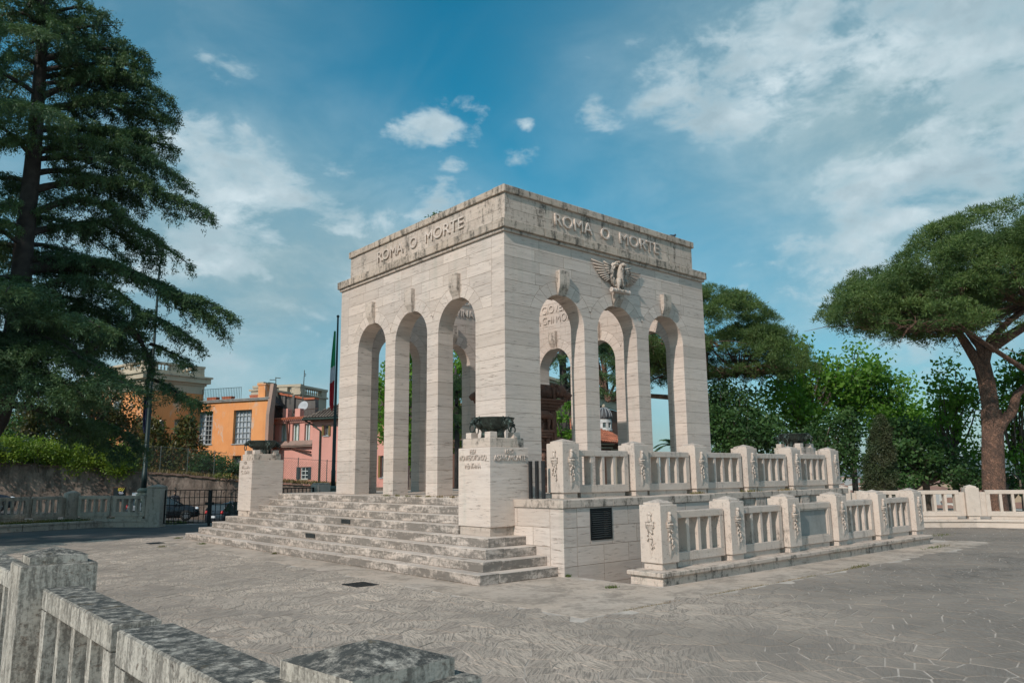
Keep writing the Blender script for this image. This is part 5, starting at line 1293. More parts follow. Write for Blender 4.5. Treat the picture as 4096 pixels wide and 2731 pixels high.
gx, gy = pxy(333, 38.2); flagpole('dark green flagpole rising through the cedar on the left', gx, gy, 11.5, .115)
def flag(label, x, y, z1, cols, hs_, side, w=.34, par=None):
    # limp flag: folded strip hanging by the pole
    dx, dy = -Rt[0]*side, -Rt[1]*side
    b = MB(); z = z1; n = 26; tot = sum(hs_); mats = cols
    for k in range(n):
        f0, f1 = k/n, (k+1)/n
        acc = 0; mi = 0
        for i, hh in enumerate(hs_):
            if f0*tot >= acc: mi = i
            acc += hh
        vs = []
        for f in (f0, f1):
            ww = w*(.35+.65*math.sin(PI*min(1, f*.62+.06)))*(1 if f < .93 else (1.06-f)*7); zz_ = z1-f*tot
            for s_ in range(7):
                u = s_/6; vs.append((x+dx*(.08+ww*u)+dy*.06*math.sin(u*9+f*3), y+dy*(.08+ww*u)-dx*.06*math.sin(u*9+f*3), zz_-.35*u*(f*.7)))
        b.add(vs, [(j, j+1, 8+j, 7+j) for j in range(6)], mi)
    o = put('flag', b.mesh('flag', mats, True)); tag(o, label, 'flag'); return o
FG, FWc, FR = plain('flag_green', (.01, .25, .09), .8), plain('flag_white', (.55, .55, .58), .8), plain('flag_red', (.40, .012, .02), .8)
zt_, zb2 = float(pw(772, 760, 36)[2]), float(pw(768, 932, 36)[2])
flag('limp green, white and red tricolour hanging on the flagpole by the portico', fx, fy, zt_, [FG, FWc, FR], [1.55, .62, 1.35], 1, .20)
FB = plain('flag_blue', (.006, .014, .05), .8); flag('limp dark blue flag with yellow stars hanging in the cedar shade', gx, gy, float(pw(340, 800, 38.2)[2]), [FB, plain('flag_yellow', (.65, .48, .03), .8), FB], [1.9, .14, 1.6], 1, .16)
# ================================================================ BUILDINGS
def render_mat(name, c0, c1, patch=None, pthr=.58, streak=.3):
    m, nd, lk, b = newmat(name); g = nd.new('ShaderNodeNewGeometry'); P = g.outputs['Position']
    n = noise(nd, lk, P, .5, 6, .65); col = mixc(nd, lk, ramp(nd, lk, n, [(.35, 0.0), (.65, 1.0)]), c0, c1)
    s_ = ramp(nd, lk, noise(nd, lk, mapped(nd, lk, P, (1.5, 1.5, .12)), 1.2, 6, .7), [(.50, 0.0), (.75, streak)]); col = mixc(nd, lk, s_, col, tuple(x*.45 for x in c0))
    if patch: 
        q = ramp(nd, lk, noise(nd, lk, mapped(nd, lk, P, (1, 1, .5)), .9, 8, .72, .4), [(pthr, 0.0), (pthr+.06, .85)]); col = mixc(nd, lk, q, col, patch)
    lk.new(col, b.inputs['Base Color']); b.inputs['Roughness'].default_value = .92; bump(nd, lk, b, noise(nd, lk, P, 6, 6, .7), .35, .03); return m
ORG = render_mat('orange_render', (.78, .34, .13), (.70, .28, .10), (.62, .45, .34), .555)
PNK = render_mat('pink_render', (.70, .34, .28), (.64, .30, .245), (.62, .40, .34), .66)
CRM = render_mat('cream_stucco', (.52, .44, .33), (.44, .37, .28), (.30, .27, .23), .60, .4)
GRY = render_mat('grey_render', (.14, .13, .12), (.085, .08, .075), (.20, .18, .16), .62, .5)
BRK_, nd, lk, bb = newmat('old_brick'); g = nd.new('ShaderNodeNewGeometry'); P = g.outputs['Position']
n = noise(nd, lk, mapped(nd, lk, P, (4, 4, 14)), 1.5, 6, .7); n2 = noise(nd, lk, P, .6, 5, .6)
lk.new(mixc(nd, lk, ramp(nd, lk, n2, [(.35, 0.0), (.7, .7)]), mixc(nd, lk, ramp(nd, lk, n, [(.35, 0.0), (.65, 1.0)]), (.19, .085, .055), (.11, .052, .038)), (.13, .09, .07)), bb.inputs['Base Color']); bb.inputs['Roughness'].default_value = .95; bump(nd, lk, bb, n, .8, .06)
TIL = plain('roof_tile', (.16, .125, .10), .9, 0, .5, 1.5, .4); TIR = plain('roof_tile_red', (.36, .13, .075), .9, 0, .5, 2, .4); TIR2 = plain('terracotta', (.40, .12, .06), .85, 0, .3, 2)
WGL, nd, lk, bb = newmat('window_pane'); bb.inputs['Base Color'].default_value = (.03, .04, .045, 1); bb.inputs['Roughness'].default_value = .12; bb.inputs['Specular IOR Level'].default_value = .7
CUR = plain('curtain', (.42, .46, .50), .9, 0, .25, 4); BLD = plain('roller_blind', (.42, .48, .40), .8, 0, .05, 1); FRW = plain('frame_white', (.60, .63, .62), .5, 0, .1); FRG = plain('frame_grey', (.34, .36, .36), .6, 0, .1)
SHG, SHO = plain('shutter_grey', (.035, .05, .06), .6, 0, .15), plain('shutter_olive', (.20, .13, .035), .7, 0, .15)
class Fac:
    def __init__(s, name, label, cat, pxl, dl, pxr, dr, mat, z0=-1.0, depth=8):
        a, c_ = np.array(pxy(pxl, dl)), np.array(pxy(pxr, dr)); s.a = a; s.L = float(np.linalg.norm(c_-a)); s.dir = (c_-a)/s.L; s.ang = seg_ang(a, c_)
        s.t = thing(name, label, cat, (a[0], a[1], z0), s.ang); s.z0 = z0; s.mat = mat; s.holes = []; s.depth = depth
    def uz(s, px, py):
        d = vray(px, py); n_ = np.array([-s.dir[1], s.dir[0]]); t = np.dot(s.a-CAM[:2], n_)/np.dot(d[:2], n_); P_ = CAM+d*t
        return float(np.dot(P_[:2]-s.a, s.dir)), float(P_[2]-s.z0)
    def rect(s, px0, px1, py0, py1):
        u0, z1 = s.uz(px0, (py0)); u1, z1b = s.uz(px1, py0); _, z0 = s.uz((px0+px1)/2, py1); z1 = s.uz((px0+px1)/2, py0)[1]; return u0, u1, z0, z1
    def put(s, name, mb, mat, parent=None, smooth=False, kind=None): return put(name, mb.mesh(name, mat, smooth), parent or s.t, local=True, kind=kind)
    def wall(s, ztop, th=.35, x0=0.0, x1=None, mat=None, name='wall', skew=0.0):
        x1 = s.L if x1 is None else x1; b = MB(); us = sorted(set([x0, x1]+[u for h in s.holes for u in h[:2] if x0 < u < x1])); zs = sorted(set([0, ztop]+[z for h in s.holes for z in h[2:] if 0 < z < ztop]))
        for i in range(len(us)-1):
            run = None
            for j in range(len(zs)-1):
                um, zm = (us[i]+us[i+1])/2, (zs[j]+zs[j+1])/2; solid = not any(h[0] < um < h[1] and h[2] < zm < h[3] for h in s.holes)
                if solid: run = (run[0], zs[j+1]) if run else (zs[j], zs[j+1])
                if (not solid or j == len(zs)-2) and run: b.box(us[i], us[i+1], 0, th, run[0], run[1]); run = None
        if skew:
            D = s.depth; k_ = skew/D; b.prism([(x0, th), (x1-k_*th, th), (x1-skew, D), (x0, D)], 0, ztop-.02, 0); return s.put(name, b, mat or s.mat)
        b.box(x0, x0+th*.9, th, s.depth, 0, ztop); b.box(x1-th*.9, x1, th, s.depth, 0, ztop); b.box(x0+th*.9, x1-th*.9, s.depth-th, s.depth-.01, 0, ztop); b.box(x0+th*.9, x1-th*.9, th, s.depth-th, ztop-.25, ztop-.02)
        return s.put(name, b, mat or s.mat)
    def window(s, r, nx, nz, fm, curt=None, dep=.22, shut=None, sill=True, fw=.06, mw=.03, cparts=((0, 1),)):
        u0, u1, z0, z1 = r; b = MB()
        for a in ((u0, u0+fw, z0, z1), (u1-fw, u1, z0, z1), (u0+fw, u1-fw, z0, z0+fw), (u0+fw, u1-fw, z1-fw, z1)): b.box(a[0], a[1], dep-.05, dep+.03, a[2], a[3])
        for k in range(1, nx): x = u0+(u1-u0)*k/nx; b.box(x-mw/2, x+mw/2, dep-.03, dep+.02, z0+fw, z1-fw)
        for k in range(1, nz): z = z0+(z1-z0)*k/nz; b.box(u0+fw, u1-fw, dep-.028, dep+.018, z-mw/2, z+mw/2)
        w = s.put('window', b, fm)
        b = MB(); b.box(u0+.01, u1-.01, dep+.03, dep+.05, z0+.01, z1-.01); s.put('pane', b, WGL, w) if not curt else None
        if curt:
            b = MB(); b.box(u0+.01, u1-.01, dep+.11, dep+.13, z0, z1); s.put('pane', b, WGL, w)
            b = MB()
            for f0, f1 in cparts:
                n = max(3, int((f1-f0)*(u1-u0)/.10)); pts = [(u0+(u1-u0)*(f0+(f1-f0)*k/n), dep+.07+.022*math.sin(k*1.7)) for k in range(n+1)]
                b.add([(x, y, z) for x, y in pts for z in (z0+.02, z1-.02)], [(2*k, 2*k+2, 2*k+3, 2*k+1) for k in range(n)])
            s.put('curtain', b, curt, w)
        if sill: b = MB(); b.box(u0-.08, u1+.08, -.06, dep-.05, z0-.07, z0); s.put('sill', b, fm if fm is not FRW else CRM, w)
        if shut:
            sw = (u1-u0)*.46
            for side in (-1, 1):
                b = MB(); x0 = u0-sw-.02 if side < 0 else u1+.02; b.box(x0, x0+sw, -.07, -.03, z0, z1)
                for k in range(int((z1-z0)/.12)): b.box(x0+.05, x0+sw-.05, -.085, -.07, z0+.06+k*.12, z0+.12+k*.12)
                s.put('shutter', b, shut, w)
# --- orange villa: tall block with balustraded roof
T1 = Fac('orange_villa', 'tall orange villa block with cream cornice and balustraded roof behind the cedar', 'house', 318, 65.0, 457, 67.5, ORG, -1.0, 8.2)
zt1 = T1.uz(318, 893)[1]; H3, H4 = T1.rect(368, 379, 964, 990), T1.rect(401.5, 417, 962, 992); T1.holes = [H3, H4]; T1.wall(zt1)
for h in (H3, H4): T1.window(h, 2, 1, FRW, CUR, .25, cparts=((.1, .8),))
# the sunlit left face of the same block
LD = T1.depth; fl_ = [(-.02, .9, 0), (-.02, LD, 0)]
wu = 3.9; b = MB()
for a in ((wu-.62, wu-.45, 7.0-.2, 9.1), (wu+.45, wu+.62, 6.8, 9.1), (wu-.45, wu+.45, 8.93, 9.1)): b.box(-.07, 0.0, a[0], a[1], a[2], a[3])
T1.put('window_surround', b, CRM)
b = MB(); b.box(-.03, .0, wu-.45, wu+.45, 6.9, 8.93); w_ = T1.put('window', b, FRG)
for y0 in (-.40, .03):
    for j in range(3): b = MB(); b.box(-.045, -.03, wu+y0, wu+y0+.37, 6.98+j*.65, 7.55+j*.65); T1.put('pane', b, WGL, w_)
zA, zB, zC, zD, zE = [T1.uz(318, y)[1] for y in (893, 866, 856, 846, 824.5)]; L_ = T1.L
b = MB(); b.box(-.04, L_+.04, -.04, LD+.04, zA, zB-.25); b.box(-.15, L_+.15, -.15, LD+.15, zB-.25, zB-.05); b.box(-.38, L_+.38, -.38, LD+.38, zB-.05, zC+.02); b.box(-.5, L_+.5, -.5, LD+.5, zC+.02, zC+.16)
T1.put('cornice', b, CRM)
b = MB()
def baluster_mesh(h, r=.07):
    b = MB(); b.lathe([(r*.9, 0), (r*.9, h*.1), (r*.5, h*.16), (r*1.05, h*.34), (r*.5, h*.62), (r*.45, h*.8), (r*.9, h*.88), (r*.9, h)], k=8); return b.mesh('baluster', CRM, True)
for (x0, x1, y0, y1) in ((0, L_, 0, .4), (0, L_, LD-.4, LD), (0, .4, .4, LD-.4), (L_-.4, L_, .4, LD-.4)):
    b.box(x0, x1, y0, y1, zC+.16, zD+.1); b.box(x0-.04, x1+.04, y0-.04, y1+.04, zE-.16, zE)
bm1 = baluster_mesh(zE-.16-zD-.1)
for along, Ls, nb_ in (('x', L_, 2), ('y', LD, 3)):
    bw = (Ls-.9)/nb_
    for k in range(nb_+1):
        s0 = k*bw
        for off in ((0, ) if along == 'x' else (0, L_-.36)):
            if along == 'x': b.box(s0+.01, s0+.89, off+.02, off+.36, zD+.1, zE-.16)
            else: b.box(off+.02, off+.34, s0+.01, s0+.89, zD+.1, zE-.16)
    for k in range(nb_):
        x0, x1 = k*bw+.9, (k+1)*bw; n = int((x1-x0)/.24)
        for j in range(n):
            q = x0+(x1-x0)*(j+.5)/n; put('baluster', bm1, T1.t, (q, .2, zD+.1) if along == 'x' else (.2, q, zD+.1), local=True)
T1.put('parapet', b, CRM)
b = MB(); za, zb2_ = T1.uz(318, 1042)[1], T1.uz(318, 1022)[1]; b.box(-.1, 0, 0, LD, za, zb2_); T1.put('string_course', b, CRM)
# --- long wing
T2 = Fac('orange_wing', 'long orange wing with two tall gridded windows and patches of bare plaster', 'house', 450, 67.1, 612, 62.5, ORG, -1.0, 7)
zt2 = T2.uz(530, 919)[1]
H1, H2 = T2.rect(455, 490, 945, 1020), T2.rect(537.5, 579, 941, 1018.5)
H5 = T2.rect(534, 554, 1046, 1100)
T2.holes = [H1, H2, H5]
T2.depth = 5.0; T2.wall(zt2-.12, .45, skew=4.1)
T2.window(H1, 5, 7, FRG, CUR, .30, cparts=((0, .42), (.80, 1.0)), mw=.045); T2.window(H2, 5, 6, FRG, CUR, .30, cparts=((0, 1),), mw=.045)
T2.window(H5, 2, 3, FRG, None, .30)
b = MB(); b.prism([(-.2, -.16), (T2.L+.1, -.16), (T2.L-4.0, 5), (-.2, 5)], zt2-.12, zt2); b.prism([(-.2, -.22), (T2.L+.1, -.22), (T2.L-4.0, 5.1), (-.2, 5.1)], zt2, zt2+.07); T2.put('eaves', b, plain('eaves_grey', (.30, .29, .27), .8, 0, .3))
b = MB(); u = T2.uz(612, 1000)[0]; b.box(T2.L-.55, T2.L, -.05, 1.2, 0, zt2-.1) if False else b.box(T2.L, T2.L+.30, -.35, .25, 0, zt2-1.3); zb5 = T2.uz(608, 882)[1]; b.add([(T2.L, -.35, zt2-1.3), (T2.L+.30, -.35, zt2-1.3), (T2.L+.30, .25, zt2-1.3), (T2.L, .25, zt2-1.3), (T2.L+.02, .0, zb5), (T2.L+.34, .0, zb5), (T2.L+.34, .4, zb5), (T2.L+.02, .4, zb5)], [(0, 1, 5, 4), (1, 2, 6, 5), (2, 3, 7, 6), (3, 0, 4, 7), (4, 5, 6, 7)]); T2.put('buttress', b, render_mat('pink_grey', (.42, .26, .20), (.30, .22, .18), None, .6, .5))
b = MB(); x0, x1 = T2.uz(590, 919)[0], T2.uz(606, 919)[0]; b.box(x0, x1, .1, .6, zt2+.07, T2.uz(598, 884)[1]); b.box(x0-.08, x1+.08, .04, .66, T2.uz(598, 884)[1], T2.uz(598, 884)[1]+.12); T2.put('chimney', b, ORG)
# roof terrace railing, planters, antennas
b = MB(); xa, xb = T2.uz(458, 925)[0], T2.uz(548, 918)[0]; zr = zt2+1.05
b.box(xa, xb, .25, .28, zr-.03, zr); n = int((xb-xa)/.16)
for k in range(n+1): x = xa+(xb-xa)*k/n; b.box(x-.01, x+.01, .255, .275, zt2+.07, zr)
T2.put('roof_railing', b, IRON)
for px in (478, 513, 577): b = MB(); x = T2.uz(px, 920)[0]; b.prism([(x-.42, zt2+.07), (x+.42, zt2+.07), (x+.52, zt2+.38), (x-.52, zt2+.38)], .35, .75, 0, lambda q: (q[0], q[2], q[1])); T2.put('planter', b, TIR2)
b = MB(); xs0 = T2.uz(525, 915)[0]; zz0 = T2.uz(527, 905)[1]
b.box(T2.uz(537, 910)[0], T2.uz(572, 910)[0], 2.0, 5, zt2, zt2+.9); b.box(T2.uz(533, 910)[0], T2.uz(574, 910)[0], 1.9, 5.1, zt2+.9, zt2+1.05)
b.box(T2.uz(553, 910)[0], T2.uz(563, 910)[0], 2.1, 3.2, zt2+1.05, T2.uz(555, 884)[1]+.3); b.box(T2.uz(551, 910)[0], T2.uz(565, 910)[0], 2.0, 3.3, T2.uz(555, 884)[1]+.3, T2.uz(555, 884)[1]+.45)
T2.put('roof_lantern', b, CRM)
b = MB()
def at2(px, py, y): u, z = T2.uz(px, py); return (u, y, z)
for pts in ([(558, 884), (558, 872), (571, 873), (572, 884)], [(575, 888), (575, 871), (592, 874), (592, 888)], [(592, 888), (592, 859)], [(591, 860), (603, 861)], [(578, 865), (592, 865)]): b.tube([at2(px, py, 2.2) for px, py in pts], .035, 5)
T2.put('antenna', b, FW)
b = MB(); b.add([at2(562, 900, 2.3), at2(570, 896, 2.3), at2(598, 926, 2.3), at2(590, 926, 2.3), at2(562, 900, 3.2), at2(570, 896, 3.2), at2(598, 926, 3.2), at2(590, 926, 3.2)], [(0, 1, 2, 3), (4, 7, 6, 5), (1, 5, 6, 2), (0, 3, 7, 4)]); b.tube([at2(563, 888, 2.3), at2(580, 893, 2.3), at2(600, 915, 2.3)], .03, 5); b.tube([at2(563, 894, 2.3), at2(580, 900, 2.3), at2(600, 921, 2.3)], .03, 5); T2.put('fire_stair', b, IRON)
# --- pink wing with four windows
T3 = Fac('pink_wing', 'pink wing with four blind-covered windows under a tiled terrace edge', 'house', 613, 64.5, 722, 60.5, PNK, -1.0, 6)
zt3 = T3.uz(670, 962)[1]
zd, ze = T3.uz(670, 1027)[1], T3.uz(670, 1017)[1]
Hs = [T3.rect(a, c_, 972, 1018) for a, c_ in ((620, 632), (644, 662), (672, 688.5), (700, 713))]; Hs[0] = T3.rect(619, 632, 972, 1018)
HB = T3.rect(691, 708.5, 1072, 1100)
T3.holes = Hs+[HB]; T3.wall(zt3-.15, .4)
for h in Hs: T3.window(h, 2, 1, FRW, BLD, .22, fw=.09, mw=.12, sill=False)
T3.window(HB, 2, 3, FRW, None, .12, SHG, fw=.06, mw=.06)
b = MB(); b.box(-.1, T3.L+.1, -.22, .5, zt3-.15, zt3-.02); b.box(-.1, T3.L+.1, -.12, .5, zt3-.30, zt3-.15); T3.put('eaves', b, PNK)
tm_ = MB(); tm_.tube([(0, -.42, .0), (0, .05, .10)], .085, 6); tme = tm_.mesh('roof_tile', TIR2)
for k in range(int(T3.L/.22)): put('roof_tile', tme, T3.t, (k*.22+.1, -.0, zt3+.0), local=True)
b = MB(); b.box(-.0, T3.L, -.30, 0, zd, zd+.10); b.box(0, T3.L, -.36, 0, zd+.10, zd+.2); b.add([(0, -.34, zd+.2), (T3.L, -.34, zd+.2), (T3.L, 0, zd+.5), (0, 0, zd+.5)], [(0, 1, 2, 3)]); T3.put('lower_cornice', b, render_mat('stained_pink', (.35, .22, .18), (.22, .17, .14), None, .6, .6))
b = MB(); u0_, z0_ = T3.uz(665.5, 967); u1_, z1_ = T3.uz(667, 1018); b.tube([(u0_, -.3, zt3-.15), (u0_, -.1, z1_+.2), (u1_+.2, -.12, z1_-.35), (T3.L, -.42, z1_-.75)], .08, 7); T3.put('drainpipe', b, plain('copper_brown', (.13, .06, .045), .6, .3, .3))
b = MB(); zr = T3.uz(670, 941)[1]
b.box(0, T3.L, .2, .23, zr-.05, zr)
for k in range(int(T3.L/.16)): x = k*.16; b.tube([(x, .2, zt3), (x+.03, .12, zt3+.35), (x, .215, zr)], .016, 4)
T3.put('terrace_railing', b, plain('rusty_iron', (.07, .04, .03), .8, .3, .4))
for px in (686-4, 662-12+4): 
    b = MB(); x = T3.uz(px, 950)[0]; b.box(x-.28, x+.28, .05, .45, zt3-.02, T3.uz(px, 938)[1]); T3.put('terrace_pillar', b, PNK)
# grey wall behind the terrace
T4 = Fac('grey_gable', 'soot-grey sloping party wall with terracotta coping above the terrace', 'wall', 615, 67.0, 722, 64.5, GRY, -1.0, 2)
ua, zA_ = T4.uz(622, 902); ub2, zB_ = T4.uz(700, 917); uc, zC_ = T4.uz(724, 917)
b = MB(); 
def ext(b, poly, y0, y1): b.prism(poly, y0, y1, 0, lambda q: (q[0], q[2], q[1]))
ext(b, [(0, 0), (T4.L+.3, 0), (uc, zC_), (ub2, zB_), (ua, zA_), (0, zA_+.6)], 0, .5); T4.put('wall_face', b, GRY)
b = MB(); ext(b, [(ua, zA_), (ub2, zB_), (ub2, zB_+.16), (ua, zA_+.16)], -.12, .55); ext(b, [(ub2, zC_), (uc, zC_), (uc, zC_+.16), (ub2, zC_+.16)], -.12, .55); T4.put('terracotta_coping', b, TIR2)
for px in (634, 655, 676): b = MB(); u, z = T4.uz(px, 925); b.box(u-.10, u+.10, -.18, 0, T4.uz(px, 945)[1], zA_-.3); T4.put('wall_rib', b, GRY)
b = MB(); u0_, z0_ = T4.uz(620, 934); u1_, z1_ = T4.uz(698, 946); ext(b, [(u0_, z0_), (u1_, z1_), (u1_, z1_+.12), (u0_, z0_+.12)], -.14, 0); T4.put('wall_ledge', b, GRY)
# satellite dish and mast
dish = thing('satellite_dish', 'white satellite dish below a tall aerial mast on the terrace', 'satellite dish', tuple(pxy(700, 63.2))+(6.4,))
c_ = pw(698, 934, 63.2); M = np.array(Matrix.Rotation(seg_ang((0, 0), tuple(T3.dir))+0.25, 3, 'Z') @ Matrix.Rotation(PI/2-.35, 3, 'X'))
b = MB(); b.lathe([(.02, .0), (.18, .02), (.34, .07), (.44, .13), (.43, .14), (.2, .04), (.02, .02)], (0, 0, 0), 20, 0, lambda q: tuple(M @ np.array(q)+c_)); put('dish', b.mesh('dish', plain('dish_grey', (.38, .40, .42), .6), True), dish)
b = MB(); b.tube([c_+np.array([.1, .5, -.9]), c_+np.array([.1, .5, .0]), pw(699.5, 850, 63.6)], [.06, .05, .03], 6); b.tube([pw(699, 857, 63.6), pw(703, 860, 63.6)], .03, 5); b.tube([pw(698, 864, 63.6), pw(703, 862, 63.6)], .03, 5); put('mast', b.mesh('mast', FW), dish)
# balustraded roof pavilion behind
T5 = Fac('roof_pavilion', 'pale balustraded roof terrace rising behind the grey party wall', 'building', 595, 80, 705, 72.5, CRM, -1.0, 9)
def pav(px0, d0, px1, d1, pyt0, pyb, nm, nb, bal0=None):
    f = Fac.__new__(Fac); a, c2 = np.array(pxy(px0, d0)), np.array(pxy(px1, d1)); f.a = a; f.L = float(np.linalg.norm(c2-a)); f.dir = (c2-a)/f.L; f.z0 = 0
    zt = f.uz(px1 if d1 < d0 else px0, pyt0)[1]; zb_ = f.uz(px1 if d1 < d0 else px0, pyb)[1]; T = frame2(a[0], a[1], seg_ang(a, c2)); b = MB()
    b.box(0, f.L, 0, .5, zb_-6, zb_, 0, T); b.box(-.1, f.L+.1, -.08, .55, zt-.22, zt, 0, T); b.box(-.15, f.L+.15, -.12, .6, zb_-.12, zb_+.02, 0, T)
    w = .9
    for k in range(nb+1): x = (f.L-w)*k/nb; b.box(x, x+w, -.02, .5, zb_, zt-.22, 0, T)
    put('terrace_wall', b.mesh('terrace_wall', CRM), T5.t)
    me = baluster_mesh(zt-.22-zb_, .10)
    for k in range(nb):
        x0, x1 = (f.L-w)*k/nb+w, (f.L-w)*(k+1)/nb; n = max(1, int((x1-x0)/.36))
        for j in range(n):
            p_ = T((x0+(x1-x0)*(j+.5)/n, .25, zb_)); put('baluster', me, T5.t, p_)
pav(573.6, 76.6, 682.5, 74, 882, 900, 'a', 3); pav(682.5, 74, 744.8, 78, 882, 902, 'b', 1)
# --- pink house on the right with hipped tile roofs
T6 = Fac('pink_house', 'pink house with hipped brown tile roof and olive shutters beside the flagpole', 'house', 715, 60, 905, 56.5, PNK, -1.2, 8)
h1 = T6.rect(745.5, 755, 976, 1000); h2 = T6.rect(875, 885, 1046, 1096); T6.holes = [h1, h2, T6.rect(800, 812, 976, 1000)]
zt6 = T6.uz(735, 961)[1]; T6.wall(zt6, .35)
T6.window(h1, 2, 1, FRG, CUR, .2, SHO, cparts=((.5, .95),)); T6.window(h2, 2, 2, FRG, None, .2, SHO); T6.window(T6.holes[2], 2, 1, FRG, CUR, .2, SHO, cparts=((.2, .8),))
b = MB(); e = .55; zr6 = zt6+2.7; D_ = T6.depth
rv = [(-e, -e, zt6), (T6.L+e, -e, zt6), (T6.L+e, D_+e, zt6), (-e, D_+e, zt6), (3.6, D_/2, zr6), (T6.L-3.6, D_/2, zr6)]
b.add(rv+[(x, y, z-.12) for x, y, z in rv[:4]], [(0, 1, 5, 4), (1, 2, 5), (2, 3, 4, 5), (3, 0, 4), (6, 7, 1, 0), (7, 8, 2, 1), (8, 9, 3, 2), (9, 6, 0, 3), (9, 8, 7, 6)]); roof = T6.put('roof', b, TIL)
tt = MB()
n = int((T6.L+2*e)/.26)
for k in range(n):
    x = -e+k*.26+.13
    # front slope courses
    top = min(1, (x+e)/(3.6+e), (T6.L+e-x)/(3.6+e)); m_ = max(1, int(top*15))
    for j in range(m_):
        f0, f1 = j/15, (j+1)/15+.012; ya, yb = -e+(D_/2+e)*f0, -e+(D_/2+e)*f1; za, zb3 = zt6+(zr6-zt6)*f0, zt6+(zr6-zt6)*f1
        tt.tube([(x+random.uniform(-.01, .01), ya-.03, za+.04), (x, yb, zb3+.01)], [.085, .07], 5, cap=False)
nn_ = int((D_+2*e)/.26)
for k in range(nn_):
    y = -e+k*.26+.13; top = min(1, (y+e)/(D_/2+e), (D_+e-y)/(D_/2+e)); m_ = max(1, int(top*15))
    for j in range(m_):
        f0, f1 = j/15, (j+1)/15+.012; xa, xb = -e+(3.6+e)*f0, -e+(3.6+e)*f1; za, zb3 = zt6+(zr6-zt6)*f0, zt6+(zr6-zt6)*f1
        tt.tube([(xa-.03, y, za+.04), (xb, y, zb3+.01)], [.085, .07], 5, cap=False)
T6.put('roof_tiles', tt, TIL, roof, kind='stuff')
b = MB(); b.tube([(-e, -e-.06, zt6-.06), (T6.L+e, -e-.06, zt6-.06)], .08, 7); b.tube([(-e+.1, -e, zt6-.1), (.1, -.1, zt6-.5), (T6.uz(737, 1000)[0], -.1, zt6-.9), (T6.uz(737, 1000)[0], -.1, 0)], .06, 7); T6.put('gutter', b, plain('dark_gutter', (.03, .05, .04), .6, .3, .2))
# low red shed behind the hedge
T7 = Fac('red_shed', 'low red outbuilding with a small window half hidden above the street wall', 'shed', 268, 61, 345, 61, render_mat('red_render', (.42, .09, .05), (.30, .07, .04)), -.5, 3)
hh_ = T7.rect(304, 323, 1060, 1072); T7.holes = [hh_]; T7.wall(T7.uz(300, 1047)[1]); T7.window(hh_, 2, 1, FRG, None, .12); b = MB(); z7 = T7.uz(300, 1047)[1]; b.add([(-.3, -.3, z7), (T7.L+.3, -.3, z7), (T7.L+.3, 3.2, z7+.9), (-.3, 3.2, z7+.9), (-.3, -.3, z7-.1), (T7.L+.3, -.3, z7-.1)], [(0, 1, 2, 3), (4, 5, 1, 0)]); T7.put('roof', b, TIL)
# --- brick church seen through the right-hand arches
T8 = Fac('brick_church', 'brown brick church gable with a raking cornice glimpsed through the arches', 'church', 1225, 66, 1462, 78, BRK_, -3, 14)
p1_, z1_ = T8.uz(1262, 880); p2_, z2_ = T8.uz(1462, 935)
b = MB(); ext(b, [(0, 0), (T8.L, 0), (T8.L, z2_-.9), (p1_, z1_-.9), (0, z1_-2.5)], 0, 14); T8.put('wall', b, BRK_)
b = MB()
for o, t_, y in ((-.9, .28, -.15), (-.62, .5, -.06), (-.12, .22, -.35), (.10, .22, -.55)): ext(b, [(p1_-1.5, z1_+o+.3), (T8.L+.3, z2_+o), (T8.L+.3, z2_+o+t_), (p1_-1.5, z1_+o+t_+.3)], y, 14.1 if o > 0 else .1)
T8.put('raking_cornice', b, CRM)
ch = thing('lantern_chapel', 'small round chapel with ribbed lead dome and white windowed lantern', 'chapel', tuple(pxy(1394, 58))+(-2,))
LEAD = plain('lead_roof', (.06, .06, .065), .6, .2, .4, 2); c_ = pxy(1395, 58); c_ = pxy(1391, 58); cxn, cyn = c_
zt_d, zd_b, zl_b = float(pw(1390, 937, 58)[2]), float(pw(1390, 962, 58)[2]), float(pw(1390, 990, 58)[2]); rd = 17.5*58/1756
b = MB(); Hh = zt_d-zd_b; b.lathe([(rd*1.04, 0), (rd*1.0, .08)]+[(rd*math.cos(t), .08+Hh*.95*math.sin(t)) for t in np.linspace(.1, 1.45, 9)]+[(.08, Hh*1.0)], (cxn, cyn, zd_b), 24); put('dome', b.mesh('dome', LEAD, True), ch)
for k in range(12):
    a = 2*PI*k/12; b = MB(); b.tube([(cxn+(rd+.03)*math.cos(t)*math.cos(a), cyn+(rd+.03)*math.cos(t)*math.sin(a), zd_b+.08+Hh*.96*math.sin(t)) for t in np.linspace(.0, 1.5, 8)], .045, 5); put('dome_rib', b.mesh('dome_rib', plain('lead_rib', (.22, .23, .24), .6), True), ch)
b = MB(); b.ell((cxn, cyn, zt_d+.15), (.13, .13, .16), 10, 6); put('finial', b.mesh('finial', CRM, True), ch)
LW = plain('lantern_white', (.55, .56, .55), .7, 0, .2); b = MB(); b.lathe([(rd*1.02, 0), (rd*1.02, .12), (rd*.95, .14), (rd*.95, .3)], (cxn, cyn, zd_b-.3), 24)
b.lathe([(rd*1.05, 0), (rd*1.05, .14), (rd*.95, .18), (rd*.95, .24)], (cxn, cyn, zl_b), 24)
aface = math.atan2(CAM[1]-cyn, CAM[0]-cxn)
for k in range(8):
    a = aface+.02+2*PI*(k+.5)/8; T = frame2(cxn, cyn, a); b.box(rd*.80, rd*.97, -.10, .10, zl_b+.2, zd_b-.28, 0, T)
put('lantern_drum', b.mesh('lantern_drum', LW), ch)
